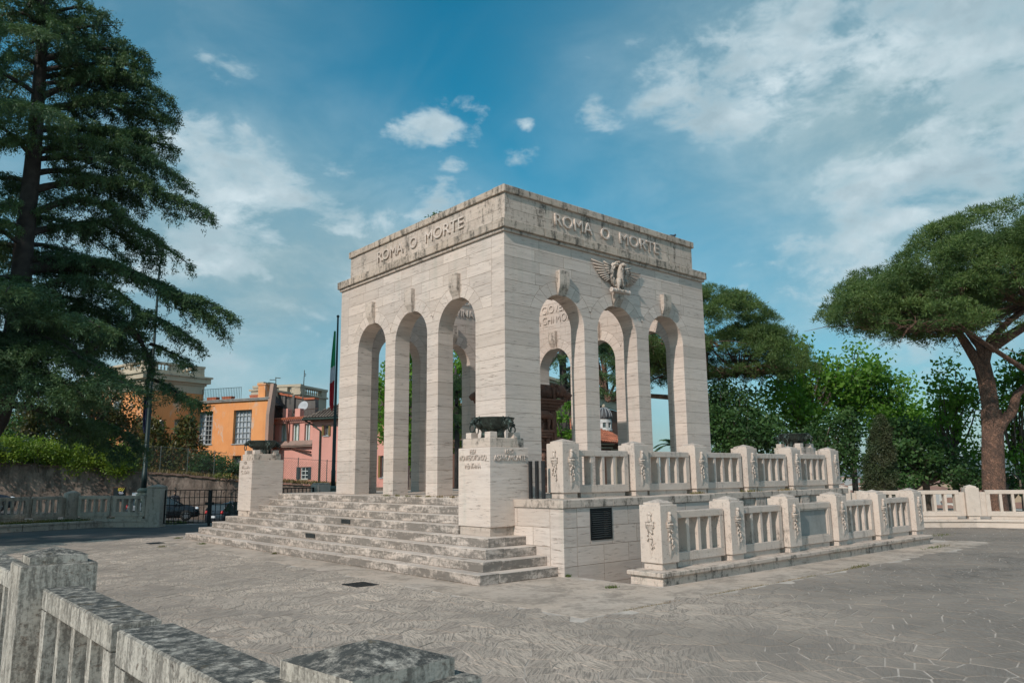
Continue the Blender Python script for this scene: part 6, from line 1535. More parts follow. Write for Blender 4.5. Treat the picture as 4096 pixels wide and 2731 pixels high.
for k in range(8):
    a = aface+.02+2*PI*k/8; T = frame2(cxn, cyn, a); w_ = .20; b = MB(); z0, z1 = zl_b+.24, zd_b-.32
    for y0, y1, za, zb3 in ((-w_, -w_+.04, z0, z1), (w_-.04, w_, z0, z1), (-.015, .015, z0, z1), (-w_, w_, z0, z0+.04), (-w_, w_, z1-.04, z1), (-w_, w_, (z0*2+z1)/3, (z0*2+z1)/3+.03), (-w_, w_, (z0+z1*2)/3, (z0+z1*2)/3+.03)): b.box(rd*.86, rd*.89, y0, y1, za, zb3, 0, T)
    w = put('window', b.mesh('window', plain('frame_teal', (.12, .20, .20), .6)), ch); b = MB(); b.box(rd*.82, rd*.84, -w_, w_, z0, z1, 0, T); put('pane', b.mesh('pane', WGL), w)
b = MB(); zb9 = float(pw(1390, 1040, 58)[2]); b.lathe([(rd*2.6, -3), (rd*2.6, 0)], (cxn+.6, cyn+.6, zb9), 24); b.lathe([(rd*2.7, 0), (rd*2.5, .25), (rd*1.9, .75), (rd*1.1, 1.05)], (cxn+.6, cyn+.6, zb9), 24, 0); put('lower_drum', b.mesh('lower_drum', LEAD), ch)
# tile-roofed annexe in front of the chapel
T9 = Fac('church_annexe', 'low annexe with red clay tile roof below the chapel lantern', 'annexe', 1352, 54, 1440, 56, BRK_, -3, 5)
z9 = T9.uz(1400, 1012)[1]; z9t = T9.uz(1400, 988)[1]; T9.wall(z9-.2, .3); b = MB(); xm = T9.uz(1402, 1000)[0]
b.box(-.3, xm, -.25, .1, z9-.55, z9-.45); b.box(-.3, xm+.1, -.32, .1, z9-.3, z9-.2); b.box(-.3, xm+.15, -.4, .1, z9-.1, z9); b.box(xm, T9.L, -.02, .0, 0, z9-.6); T9.put('eaves_moulding', b, CRM)
b = MB(); b.add([(-.4, -.5, z9), (T9.L+.3, -.5, z9-.3), (T9.L+.3, 4, z9+1.6), (-.4, 4, z9+1.9)], [(0, 1, 2, 3)]); r9 = T9.put('roof', b, TIR)
tt = MB()
for k in range(int((T9.L+.6)/.2)):
    x = -.4+k*.2; f = (x+.4)/(T9.L+.7)
    for j in range(10): ya = -.55+j*.45; z = z9-.3*f+1.9*(ya+.5)/4.5; tt.tube([(x+random.uniform(-.015, .015), ya, z+.06), (x, ya+.5, z+.24)], [.085, .07], 5, cap=False)
T9.put('roof_tiles', tt, TIR, r9, kind='stuff')
# ================================================================ TREES
def unit(v): return v/(np.linalg.norm(v, axis=-1, keepdims=True)+1e-9)
def leafquads(C, L, Wd, up=.5):
    n = len(C); a = unit(rng.normal(size=(n, 3))); nn = unit(rng.normal(size=(n, 3))+np.array([0, 0, up])); b_ = unit(np.cross(nn, a)); a = np.cross(b_, nn)
    L = L*rng.uniform(.6, 1.25, (n, 1)); V = np.stack([C-a*L/2, C+b_*Wd*L/2, C+a*L/2, C-b_*Wd*L/2], 1).reshape(-1, 3); F = np.arange(4*n).reshape(n, 4); return V, F
def blades(C, D, L, w):
    # thin triangles starting at C, pointing along D
    n = len(C); D = unit(D); s_ = unit(np.cross(D, rng.normal(size=(n, 3)))); L = L*rng.uniform(.6, 1.2, (n, 1))
    V = np.stack([C-s_*w/2, C+s_*w/2, C+D*L], 1).reshape(-1, 3); return V, np.arange(3*n).reshape(n, 3)
BARK = plain('bark_grey', (.12, .095, .075), .95, 0, .5, 4, .8); BARKC = plain('bark_cedar', (.045, .038, .034), .95, 0, .4, 4, .8)
pm_, nd, lk, bb = newmat('bark_pine'); g = nd.new('ShaderNodeNewGeometry'); P = g.outputs['Position']
nw = noise(nd, lk, P, 2.5, 5, .7, 0, 1); wv = N(nd, 'ShaderNodeVectorMath', operation='MULTIPLY_ADD', i={1: (.9, .9, .9)}); lk.new(nw, wv.inputs[0]); lk.new(P, wv.inputs[2])
v = N(nd, 'ShaderNodeTexVoronoi', feature='DISTANCE_TO_EDGE', i={'Scale': 2.6}); lk.new(mapped(nd, lk, wv.outputs[0], (3.0, 3.0, 1.0)), v.inputs['Vector'])
n = noise(nd, lk, P, 3, 6, .7); col = mixc(nd, lk, ramp(nd, lk, n, [(.35, 0.0), (.65, 1.0)]), (.40, .215, .14), (.16, .10, .078)); col = mixc(nd, lk, ramp(nd, lk, v.outputs[0], [(.0, .9), (.16, 0.0)]), col, (.05, .034, .026))
lk.new(col, bb.inputs['Base Color']); bb.inputs['Roughness'].default_value = .95; bump(nd, lk, bb, math_(nd, lk, 'ADD', v.outputs[0], math_(nd, lk, 'MULTIPLY', n, .3)), 1.0, .12)
BARKP = pm_
CED = leafmat('cedar_needles', (.050, .105, .040), (.115, .18, .065), (.032, .080, .045), trans=.15, scale=.6)
PIN = leafmat('pine_needles', (.07, .130, .036), (.145, .20, .055), (.045, .090, .028), trans=.25, scale=.8)
PLN = leafmat('plane_leaves', (.10, .23, .03), (.21, .36, .055), (.065, .155, .024), trans=.45, scale=.45)
DRK = leafmat('oak_leaves', (.035, .095, .026), (.075, .145, .036), (.025, .065, .02), trans=.25)
HDG = leafmat('hedge_leaves', (.14, .22, .02), (.24, .30, .03), (.07, .13, .015), trans=.3, scale=.8)
MAG = leafmat('magnolia_leaves', (.03, .055, .015), (.09, .11, .03), (.12, .08, .025), rough=.3, trans=.1, scale=1.5)
BAM = leafmat('bamboo_leaves', (.18, .19, .05), (.28, .26, .09), (.12, .15, .04), trans=.3)
CYP = leafmat('cypress_foliage', (.028, .055, .018), (.05, .075, .026), (.06, .06, .028), trans=.05, scale=1.2)
class Fol:
    def __init__(s): s.V = []; s.F = []; s.n = 0
    def add(s, VF): V, F = VF; s.V.append(V); s.F.append(F+s.n); s.n += len(V)
    def put(s, name, mat, t): return put(name, fastmesh(name, np.concatenate(s.V), np.concatenate(s.F), mat), t)
def bez(a, m, c_, n=7): a, m, c_ = map(np.array, (a, m, c_)); return [(1-t)**2*a+2*t*(1-t)*m+t*t*c_ for t in np.linspace(0, 1, n)]
# ---- cedar
def cedar_spray(fo, pts, wid, dens=1.0, droop=.28, tip=1.0, needle=.10):
    pts = np.array(pts); seg = np.linalg.norm(np.diff(pts, axis=0), axis=1); Lt = seg.sum(); n = max(4, int(Lt/.17*dens)); cum_ = np.concatenate([[0], np.cumsum(seg)])
    C = []; D = []
    for k in range(n):
        s_ = Lt*(k+rng.random())/n; f = s_/Lt
        i = min(len(seg)-1, np.searchsorted(cum_, s_)-1); i = max(i, 0); u = (s_-cum_[i])/seg[i]; p = pts[i]*(1-u)+pts[i+1]*u; t = (pts[i+1]-pts[i])/seg[i]
        side = np.cross(t, [0, 0, 1.0]); side /= np.linalg.norm(side)+1e-9
        if f < .12 and rng.random() < .7: continue
        wl = wid*(.35+1.0*math.sin(PI*min(1, .12+f*.86))**.8)*rng.uniform(.55, 1.1)
        for sg in (-1, 1):
            dirv = unit(side*sg+t*rng.uniform(.25, .8)+np.array([0, 0, rng.uniform(-.10, .12)])); m = max(3, int(wl/.085))
            q = (np.arange(m)+rng.random(m))/m; base = p+dirv*(q[:, None]*wl); base[:, 2] -= droop*(q**2)*wl; base += rng.normal(scale=(.05, .05, .04), size=base.shape)
            C.append(base); D.append(np.repeat(dirv[None], m, 0))
    C = np.concatenate(C); D = np.concatenate(D); kp = (np.sin(C[:, 0]*4.1+C[:, 2]*2)+np.sin(C[:, 1]*3.7+1)+np.sin(C[:, 2]*5.3+C[:, 0]*1.7)) > -1.5; C = C[kp]; D = D[kp]
    # flat upper sprays
    k = 13; Cs = np.repeat(C, k, 0)+rng.normal(scale=(.07, .07, .03), size=(len(C)*k, 3)); Ds = np.repeat(D, k, 0)*.7+rng.normal(scale=(.65, .65, .30), size=(len(C)*k, 3))+np.array([0, 0, .05]); fo.add(blades(Cs, Ds, needle, .034))
    # hanging tips
    k = 13; sel = C[rng.random(len(C)) < .42]; ln = rng.uniform(.02, .50, (len(sel), 1)).repeat(k, 0)*rng.uniform(.1, 1, (len(sel)*k, 1)); Ch = np.repeat(sel, k, 0)+rng.normal(scale=(.05, .05, .02), size=(len(sel)*k, 3)); Ch[:, 2] -= ln[:, 0]*.9
    Dh = rng.normal(scale=(.5, .5, .2), size=Ch.shape)+np.array([0, 0, -1.0]); fo.add(blades(Ch, Dh, needle*1.15, .036))
def cedar(label, trunk, boughs, d0, extra=(), rt=.5, name='cedar_tree', wood=BARKC, leaf=CED):
    base = trunk[0]; t = thing(name, label, 'tree', (float(base[0]), float(base[1]), 0)); wd = MB(); wd.tube(trunk, list(np.linspace(rt, .05, len(trunk))), 12); put('trunk', wd.mesh('trunk', wood, True), t)
    fo = Fol(); bw_ = MB()
    for pts, r0, wid, dens in boughs:
        pts = [np.array(p, float) for p in pts]; n = len(pts)
        sm = []
        for i in range(n-1):
            for u in (0, .33, .67): 
                p = pts[i]*(1-u)+pts[i+1]*u; sm.append(p+np.array([0, 0, .05*math.sin(PI*u)*np.linalg.norm(pts[i+1]-pts[i])]))
        sm.append(pts[-1]); bw_.tube(sm, list(np.linspace(r0, .015, len(sm))), 7, cap=False)
        cedar_spray(fo, sm, wid, dens)
    put('limbs', bw_.mesh('limbs', wood, True), t, kind='stuff'); fo.put('crown', leaf, t); return t
D0 = 30.0
tr = [np.array([*pxy(-100, D0), -.3])]+[pw(px, py, D0) for px, py in ((-75, 1060), (-12, 960), (20, 860), (42, 720), (55, 560), (75, 380), (88, 220), (98, 80), (104, -100), (108, -300), (110, -480))]
B = []
def bo(pp, r, w, dens=1.0, d1=None):
    # pp: pixel waypoints; distance eases from the trunk to d1
    d1 = D0+random.uniform(-1.5, 1.5) if d1 is None else d1; n = len(pp); pp = [pp[0]]+[(px+random.uniform(-7, 7), py+random.uniform(-11, 11)) for px, py in pp[1:-1]]+[pp[-1]]; w *= random.uniform(.95, 1.35); B.append(([pw(px, py, D0+(d1-D0)*i/(n-1)) for i, (px, py) in enumerate(pp)], r, w, dens))
for pp, r, w, d1 in (
    ([(98, 40), (170, 25), (225, 30)], .09, .75, 29.3), ([(98, 10), (160, -40), (215, -30)], .08, .8, 30.5), ([(98, 90), (190, 70), (262, 60)], .09, .9, 29.5),
    ([(95, 140), (200, 110), (290, 120), (345, 142)], .11, 1.05, 29.2), ([(92, 180), (220, 170), (330, 190)], .10, 1.0, 31.0),
    ([(90, 225), (200, 185), (310, 195), (398, 235)], .12, 1.1, 29.0), ([(86, 260), (210, 245), (330, 262), (396, 288)], .12, 1.1, 30.5), ([(84, 300), (190, 290), (290, 320), (350, 370)], .11, 1.0, 31.5),
    ([(80, 350), (190, 330), (300, 350), (380, 390), (428, 420)], .13, 1.15, 29.3), ([(74, 400), (160, 395), (250, 430), (330, 480)], .12, 1.0, 31),
    ([(68, 440), (180, 425), (300, 430), (400, 460), (490, 497)], .14, 1.2, 29.5), ([(62, 500), (165, 457), (225, 465), (300, 520), (380, 570), (438, 612)], .14, 1.05, 30.2),
    ([(60, 540), (150, 520), (230, 520), (300, 560), (360, 610)], .13, 1.0, 31.5), ([(58, 600), (160, 585), (260, 605), (330, 640)], .12, .9, 28.8),
    ([(56, 620), (170, 610), (245, 600), (300, 630), (370, 672), (400, 690), (460, 690), (548, 738)], .22, 1.0, 29.4), ([(330, 640), (380, 655), (440, 690), (520, 760)], .08, .85, 29.8),
    ([(52, 690), (140, 650), (240, 660), (330, 720)], .13, 1.0, 29), ([(50, 760), (110, 770), (185, 820), (240, 785), (300, 745), (345, 735), (400, 760), (468, 800)], .24, 1.0, 29.2),
    ([(300, 750), (330, 790), (345, 840), (330, 880), (340, 930)], .10, .55, 29.4), ([(340, 870), (380, 885), (420, 905), (455, 925)], .07, .95, 29.2), ([(345, 790), (390, 800), (430, 830)], .07, .8, 29.6),
    ([(60, 480), (20, 470), (-40, 500), (-120, 540)], .14, 1.2, 29), ([(75, 330), (20, 320), (-60, 350)], .13, 1.2, 29.4), ([(90, 150), (50, 130), (0, 140), (-50, 175)], .10, 1.1, 29.2), ([(96, 60), (60, 35), (10, 40), (-20, 70)], .09, 1.0, 30.2), ([(84, 250), (40, 240), (-30, 250)], .11, 1.2, 30),
    ([(50, 640), (10, 630), (-60, 650)], .12, 1.1, 28.6), ([(70, 420), (20, 400), (-50, 420)], .12, 1.1, 31), ([(55, 570), (10, 560), (-60, 590)], .12, 1.2, 30.6),
    # nearer sunlit bough low on the left
    ([(20, 800), (40, 770), (110, 790), (190, 830), (250, 860), (292, 888)], .14, 1.35, 25.6), ([(10, 800), (0, 800), (60, 830), (140, 880), (200, 920)], .12, 1.3, 26.2), ([(0, 780), (-60, 790), (-110, 840)], .12, 1.3, 26), ([(30, 780), (60, 800), (80, 860), (90, 920)], .09, 1.2, 26.4), ([(40, 700), (10, 680), (-30, 690)], .12, 1.0, 26.5),
    # low dark bough
    ([(30, 930), (110, 955), (200, 975), (270, 1000), (330, 1036)], .13, .85, 31.5), ([(120, 960), (200, 995), (290, 1050)], .09, .75, 32.0), ([(30, 890), (110, 900), (190, 930)], .10, .9, 31)):
    bo(pp, r, w, 1.0, d1)
for (pts_, r_, w_, dn_) in list(B)[:9]:
    P0_ = np.array(pts_[0]); m_ = np.array(pts_[len(pts_)//2]); sh = np.array([rng.uniform(-.8, .8), rng.uniform(-.8, .8), -rng.uniform(.35, .8)]); B.append(([P0_+sh*.6, m_+sh, m_*.4+np.array(pts_[-1])*.6+sh*1.3], r_*.8, w_*.9, .85))
for k in range(48):      # boughs going away from and towards the viewer, and the unseen crown above the frame
    f = rng.uniform(0.20, 1.0); i = f*(len(tr)-1); j = min(int(i), len(tr)-2); p = tr[j]*(1-(i-j))+tr[j+1]*(i-j)
    az = rng.uniform(math.radians(20), math.radians(285)); Lb = (1.0-f)*6.2+1.3; q1 = p+np.array([math.cos(az)*Lb*.5, math.sin(az)*Lb*.5, .35]); q2 = p+np.array([math.cos(az)*Lb, math.sin(az)*Lb, -.35])
    if f < .30: continue
    B.append(([p, q1, q2], .09, 1.05, .75))
cedar('huge dark cedar filling the left of the picture with drooping tiered boughs', tr, B, D0)
B5 = []; tr5 = [np.array([-16.2+.05*k, 14.2, -.3+1.75*k]) for k in range(14)]
for k in range(56):
    f = rng.uniform(.14, .98); p = np.array([-16.1, 14.2, f*22.0]); az = 2.39996*k; Lb = (1.0-f)*8.3+1.5; B5.append(([p, p+np.array([math.cos(az)*Lb*.5, math.sin(az)*Lb*.5, .4]), p+np.array([math.cos(az)*Lb, math.sin(az)*Lb, -.5])], .10, 1.1, .8))
cedar('second big cedar standing left of the frame and shading the lane', tr5, B5, 30)
# cedar behind the portico, seen through the arches
D0b = 41; tr2 = [np.array([*pxy(1300, D0b), -2])]+[pw(px, py, D0b) for px, py in ((1298, 1000), (1296, 900), (1290, 800), (1300, 700), (1310, 620))]
B2 = []
for pp, r, w in (([(1295, 840), (1280, 815), (1262, 840), (1240, 850)], .16, .5), ([(1290, 870), (1310, 860), (1330, 885), (1300, 915)], .08, .7), ([(1296, 820), (1330, 790), (1380, 800), (1415, 830)], .12, .8), ([(1292, 780), (1330, 760), (1400, 775), (1430, 800)], .10, .7), ([(1290, 800), (1250, 790), (1220, 800)], .10, .7), ([(1298, 900), (1340, 880), (1375, 890), (1408, 905)], .09, .7), ([(1296, 850), (1340, 840), (1390, 860), (1420, 875)], .09, .6), ([(1295, 760), (1340, 740), (1390, 745)], .09, .8), ([(1300, 900), (1290, 930), (1282, 960)], .05, .4)):
    B2.append(([pw(px, py, D0b+random.uniform(-1, 1)) for px, py in pp], r, w, .8))
cedar('cedar with a thick crooked limb glimpsed through the right-hand arches', tr2, B2, D0b, rt=.35)
D0c = 47; tr3 = [np.array([*pxy(1050, D0c), -2])]+[pw(px, py, D0c) for px, py in ((1050, 1000), (1048, 900), (1046, 840))]
B3 = [([pw(px, py, D0c+random.uniform(-1, 1)) for px, py in pp], .08, .9, .9) for pp in ([(1050, 890), (1030, 900), (1000, 930)], [(1050, 900), (1070, 905), (1095, 930)], [(1048, 930), (1060, 945), (1085, 965)], [(1048, 950), (1035, 960), (1010, 985)], [(1048, 860), (1060, 870), (1080, 890)], [(1050, 980), (1065, 990), (1090, 1010)], [(1048, 870), (1040, 880), (1020, 890)])]
cedar('young cedar seen between the piers of the left-hand arches', tr3, B3, D0c, rt=.2)
# ---- stone pines
def puffs(fo, C, R_, nb, L=.15, w=.034):
    n = len(C)*nb; d = unit(rng.normal(size=(n, 3))+np.array([0, 0, .5])); c_ = np.repeat(C, nb, 0); r = np.repeat(R_[:, None], nb, 0)*rng.uniform(.30, 1.0, (n, 1)); fo.add(blades(c_+d*r*np.array([1, 1, .75]), d+rng.normal(scale=.35, size=(n, 3))+np.array([0, 0, .25]), L, w))
def stone_pine(label, base, forks, cc, rad, npuff, nb=110, under=40, twigs=True, lobes=()):
    t = thing('stone_pine', label, 'tree', tuple(float(v) for v in base)); wd = MB()
    for pts, r0, r1 in forks: wd.tube(pts, list(np.linspace(r0, r1, len(pts))), 14, cap=False)
    put('trunk', wd.mesh('trunk', BARKP, True), t); fo = Fol(); cc = np.array(cc); rad = np.array(rad); allc = [(cc, rad, npuff)]+list(lobes); bwm = MB(); ends = [p[0][-1] for p in forks[1:]] or [forks[0][0][-1]]
    for c0_, r0_, npf in allc:
        c0_, r0_ = np.array(c0_), np.array(r0_); u = rng.uniform(0, 1, npf); th = rng.uniform(0, 2*PI, npf); z = u**.9; rr = np.sqrt(np.maximum(0, 1-z*z*.98)); sh = rng.uniform(.86, 1.0, npf)
        C = np.stack([rr*np.cos(th)*sh, rr*np.sin(th)*sh, z*sh-.05], 1)*r0_
        # foliage bunches into domed pads with shadowed creases between them
        nl_ = max(8, npf//5); u = rng.uniform(0, 1, nl_); t2 = rng.uniform(0, 2*PI, nl_); z2 = u**.9; r2 = np.sqrt(np.maximum(0, 1-z2*z2*.98)); Lc = np.stack([r2*np.cos(t2), r2*np.sin(t2), z2-.06], 1)*r0_*.90
        pads = []; 
        for lc in Lc:
            m_ = 24; dv = unit(rng.normal(size=(m_, 3))+np.array([0, 0, .55])+unit(lc)*.35); pads.append(lc+dv*np.array([1.0, 1.0, .55])*rng.uniform(.75, 1.25)*rng.uniform(.85, 1.05, (m_, 1)))
        C = c0_+np.concatenate(pads); puffs(fo, C, rng.uniform(.20, .36, len(C)), int(nb*.42))
        m = int(npf*.45); th = rng.uniform(0, 2*PI, m); rr = np.sqrt(rng.uniform(.15, 1.0, m)); C2 = c0_+np.stack([rr*np.cos(th)*.95, rr*np.sin(th)*.95, rng.uniform(-.10, .28, m)*(1.15-rr)], 1)*r0_; puffs(fo, C2, rng.uniform(.18, .34, m), nb//2)
        for k in range(under):
            th = rng.uniform(0, 2*PI); rr = rng.uniform(.3, .95); e = c0_+np.array([rr*math.cos(th), rr*math.sin(th), .10*(1-rr)+.05])*r0_; s_ = min(ends, key=lambda q: np.linalg.norm(q-e)+rng.uniform(0, 2)); mid = (s_+e)/2+np.array([0, 0, -.4+rng.uniform(-.3, .5)])
            pts = bez(s_, mid, e, 8); bwm.tube(pts, list(np.linspace(.10*rng.uniform(.7, 1.3), .02, 8)), 6, cap=False)
            for q in range(5):
                i = rng.integers(3, 8); p = pts[i]; e2 = p+rng.normal(scale=(.7, .7, .25))+np.array([0, 0, -.05]); bwm.tube([p, (p+e2)/2+np.array([0, 0, .1]), e2], [.022, .014, .006], 4, cap=False)
                if rng.random() < .3: puffs(fo, e2[None], np.array([.22]), 40, .22, .03)
    put('limbs', bwm.mesh('limbs', BARKP, True), t, kind='stuff'); fo.put('crown', PIN, t); return t
DP = 37.0
q = lambda px, py, d=DP: pw(px, py, d)
base = np.array([*pxy(2283, DP), -1.5])
A1 = [base, q(2283, 1125), q(2281, 1060), q(2280, 990), q(2276, 940)]
forks = [(A1, .44, .38), ([q(2276, 950), q(2262, 880), q(2250, 840), q(2222, 795), q(2196, 755), q(2165, 735), q(2120, 725)], .29, .08), ([q(2280, 950), q(2272, 880), q(2262, 830), q(2275, 780), q(2310, 745), q(2360, 700)], .27, .09), ([q(2262, 835), q(2250, 795), q(2225, 765), q(2215, 735)], .20, .08), ([q(2284, 1000), q(2305, 965), q(2325, 945), q(2336, 905), q(2352, 890), q(2390, 870)], .26, .10), ([q(2272, 800), q(2320, 770), q(2400, 720), q(2480, 690)], .25, .08)]
stone_pine('great umbrella pine with reddish trunk standing beyond the right-hand balustrade', base, forks, q(2205, 712), (4.2, 5.2, 2.9), 400, 130, 46, lobes=[(q(2400, 668, 38), (6.2, 6.2, 3.9), 420), (q(2085, 735, 36), (2.3, 2.9, 1.6), 110), (q(2165, 758, 34.5), (2.2, 2.0, 1.0), 70)])
DM = 46.0
q = lambda px, py, d=DM: pw(px, py, d)
base = np.array([*pxy(1578, DM), -4])
forks = [([base, q(1578, 1000), q(1577, 900), q(1572, 860)], .45, .36), ([q(1572, 870), q(1525, 825), q(1480, 770)], .26, .1), ([q(1573, 865), q(1590, 810), q(1620, 770)], .26, .1), ([q(1575, 905), q(1600, 875), q(1660, 850), q(1700, 850)], .2, .06), ([q(1576, 915), q(1480, 908), q(1440, 915), q(1395, 920)], .16, .07)]
stone_pine('umbrella pine rising right behind the portico', base, forks, q(1600, 825), (5.0, 5.0, 4.4), 420, 130, 60, lobes=[(q(1715, 860, 45), (2.5, 3.2, 2.7), 150), (q(1505, 868, 46), (1.6, 1.7, 1.9), 80), (q(1395, 800, 47), (1.5, 1.5, 1.3), 50)])
# ---- broadleaf trees
def broadleaf(label, px, d, crown, ncl, leaf, mat, lsz=.24, nl=80, zbase=-6, trunk=.22, wood=BARK, name='plane_tree', rc=.75, cat='tree', vis_trunk=True, flat=.8, wr=.62):
    bx_, by_ = pxy(px, d); t = thing(name, label, cat, (bx_, by_, zbase)); fo = Fol(); wdm = MB(); tm = MB()
    tops = []
    for cpx, cpy, rx, ry in crown:     # crown lobes in view pixels at distance d
        c_ = pw(cpx, cpy, d+random.uniform(-1, 1)); s_ = d/1756; tops.append((c_, np.array([rx*s_, rx*s_, ry*s_])))
    top = sum(t_[0] for t_ in tops)/len(tops); p0 = np.array([bx_, by_, zbase]); low = min(t_[0][2]-t_[1][2]*.6 for t_ in tops); p1 = np.array([bx_+.2, by_, min(low, top[2]-.5)])
    tm.tube([p0, (p0+p1)/2+np.array([.15, .1, 0]), p1, p1*.4+top*.6], [trunk, trunk*.85, trunk*.7, trunk*.3], 10); put('trunk', tm.mesh('trunk', wood, True), t)
    tot = sum(r[0]*r[2] for _, r in tops)
    for c_, r in tops:
        n = max(6, int(ncl*r[0]*r[2]/tot)); dv = unit(rng.normal(size=(n, 3))); C = c_+dv*r*(rng.uniform(.25, 1.0, (n, 1))**.6)
        for k in range(n):
            if rng.random() < .55: wdm.tube(bez(p1+rng.normal(scale=.1, size=3), (p1+C[k])/2+np.array([0, 0, -.1])+rng.normal(scale=.4, size=3), C[k], 6), list(np.linspace(trunk*.30, .02, 6)), 5, cap=False)
            m = int(nl*rng.uniform(.5, 1.3)); sc = rc*rng.uniform(.6, 1.2); fo.add(leafquads(C[k]+np.clip(rng.normal(size=(m, 3)), -1.9, 1.9)*np.array([sc, sc, sc*flat])*.55, lsz, wr))
    put('limbs', wdm.mesh('limbs', wood, True), t, kind='stuff'); fo.put('crown', mat, t); return t
PT = 'plane trees below the terrace'
broadleaf('bright plane tree just right of the umbrella pine behind the portico', 1850, 50, [(1830, 850, 60, 75), (1880, 870, 55, 60), (1800, 930, 60, 60), (1850, 960, 60, 50)], 95, None, PLN, .27, 80, rc=.85)
broadleaf('plane tree at the centre of the group with a notched leafy top', 1960, 52, [(1965, 850, 50, 45), (1930, 900, 55, 50), (2010, 880, 55, 50), (1980, 940, 60, 45)], 80, None, PLN, .27, 85, rc=.85)
broadleaf('plane tree sloping down to the gap of open sky', 2060, 54, [(2040, 900, 50, 40), (2090, 950, 50, 40), (2060, 985, 60, 40), (2130, 985, 40, 30)], 70, None, PLN, .27, 80, rc=.8)
broadleaf('thin plane tree left of the big pine trunk', 2190, 44, [(2185, 890, 38, 55), (2160, 960, 45, 35), (2215, 940, 35, 50), (2180, 1010, 35, 25), (2230, 1010, 25, 40)], 62, None, PLN, .22, 62, rc=.6)
broadleaf('plane tree at the right edge beyond the big pine trunk', 2345, 44, [(2340, 900, 45, 50), (2380, 860, 60, 60), (2330, 1000, 35, 45), (2370, 1060, 45, 50)], 75, None, PLN, .22, 70, rc=.6)
broadleaf('dark holm oak under the pine, right of the portico', 1680, 44, [(1665, 930, 55, 45), (1700, 985, 75, 45), (1640, 990, 40, 60), (1770, 1000, 45, 40)], 130, None, DRK, .20, 110, name='holm_oak', rc=.9)
broadleaf('low dark evergreen left of the cypress', 1880, 42, [(1870, 1020, 55, 40), (1930, 1050, 45, 50), (1940, 980, 30, 45)], 70, None, DRK, .20, 90, name='holm_oak', rc=.7)
broadleaf('dark spreading evergreen right of the cypress', 2120, 41, [(2080, 1010, 50, 45), (2130, 1050, 55, 40), (2180, 1080, 45, 30), (2070, 1080, 60, 35)], 100, None, DRK, .19, 95, name='holm_oak', rc=.7, flat=.45)
broadleaf('green shrub massed beyond the rail at the foot of the pine', 2310, 40, [(2320, 1100, 50, 30), (2250, 1105, 30, 20), (2210, 1100, 30, 22)], 40, None, DRK, .16, 80, name='evergreen_shrub', cat='shrub', rc=.5)
broadleaf('green tree filling the left-hand arches of the portico', 940, 50, [(885, 900, 26, 75), (940, 880, 45, 90), (905, 990, 40, 60), (1000, 880, 45, 90), (1060, 850, 50, 70), (960, 1010, 50, 60), (1075, 1000, 50, 70)], 190, None, PLN, .24, 95, zbase=-3, rc=.75)
broadleaf('vine hanging in front of the brick church', 1290, 36, [(1285, 960, 14, 14), (1300, 930, 10, 10), (1280, 990, 12, 14), (1300, 1000, 12, 10)], 26, None, PLN, .16, 40, zbase=-2, name='climbing_vine', cat='vine', trunk=.06, rc=.28)
broadleaf('broad-leaved tree behind the hedge, left of the orange villa', 190, 63, [(120, 930, 60, 50), (190, 950, 60, 60), (245, 960, 55, 50), (285, 985, 45, 40), (150, 1000, 70, 35), (90, 980, 50, 40), (230, 900, 60, 40)], 150, None, MAG, .26, 85, zbase=0, rc=.8, name='broadleaf_tree')
broadleaf('distant rounded green hilltop tree at the left edge', 50, 90, [(40, 985, 50, 22), (85, 970, 35, 20), (0, 990, 40, 20)], 50, None, DRK, .35, 100, zbase=0, rc=1.4, name='distant_tree')
def cone_tree(label, px, d, prof, n, mat, lsz, name, zb_, up=.2, wr=.5, trunk=.15, cat='tree', sc=.25):
    bx_, by_ = pxy(px, d); t = thing(name, label, cat, (bx_, by_, zb_)); s_ = d/1756; fo = Fol(); ys = [p[0] for p in prof]; rs = [p[1] for p in prof]; C = []
    for k in range(n):
        y = rng.uniform(min(ys), max(ys)); r = np.interp(y, ys, rs)*s_; a = rng.uniform(0, 2*PI); rr = r*rng.uniform(.55, 1.0)**.5*(1+.16*math.sin(a*3+y*.12)+.13*math.sin(a*5-y*.17)); p = pw(px, y, d); C.append([p[0]+rr*math.cos(a), p[1]+rr*math.sin(a), p[2]])
    C = np.array(C); C += rng.normal(scale=sc*.3, size=C.shape); fo.add(leafquads(C, lsz, wr, up)); fo.put('crown', mat, t); b = MB(); p = pw(px, ys[0], d); b.tube([(bx_, by_, zb_), (p[0], p[1], p[2])], [trunk, .03], 8); put('trunk', b.mesh('trunk', BARK, True), t); return t
cone_tree('tall narrow cypress standing against the plane trees', 2022, 34, [(955, 3), (975, 13), (1010, 21), (1060, 28), (1100, 30), (1140, 28)], 30000, CYP, .085, 'cypress_tree', -1.6, wr=.4, sc=.15)
cone_tree('glossy magnolia right behind the left flagpole', 352, 60, [(965, 10), (985, 22), (1010, 20), (1040, 36), (1075, 38), (1092, 32)], 2600, MAG, .30, 'magnolia_tree', 1, wr=.42, sc=.6)
cone_tree('glossy magnolia in front of the wing between the small and the tall windows', 430, 60, [(960, 8), (985, 22), (1005, 16), (1030, 34), (1060, 40), (1088, 36)], 2800, MAG, .30, 'magnolia_tree', 1, wr=.42, sc=.6)
cone_tree('yellow-green bamboo clump between the two magnolias', 392, 61, [(998, 18), (1020, 26), (1060, 26), (1092, 18)], 1800, BAM, .24, 'bamboo_clump', 1, wr=.18, cat='bamboo', sc=.6)
broadleaf('dark bush in front of the orange wing beside the left pedestal', 495, 59, [(480, 1065, 36, 24), (520, 1075, 28, 18), (545, 1082, 16, 12)], 46, None, DRK, .16, 90, zbase=.8, name='garden_bush', cat='shrub', rc=.55)
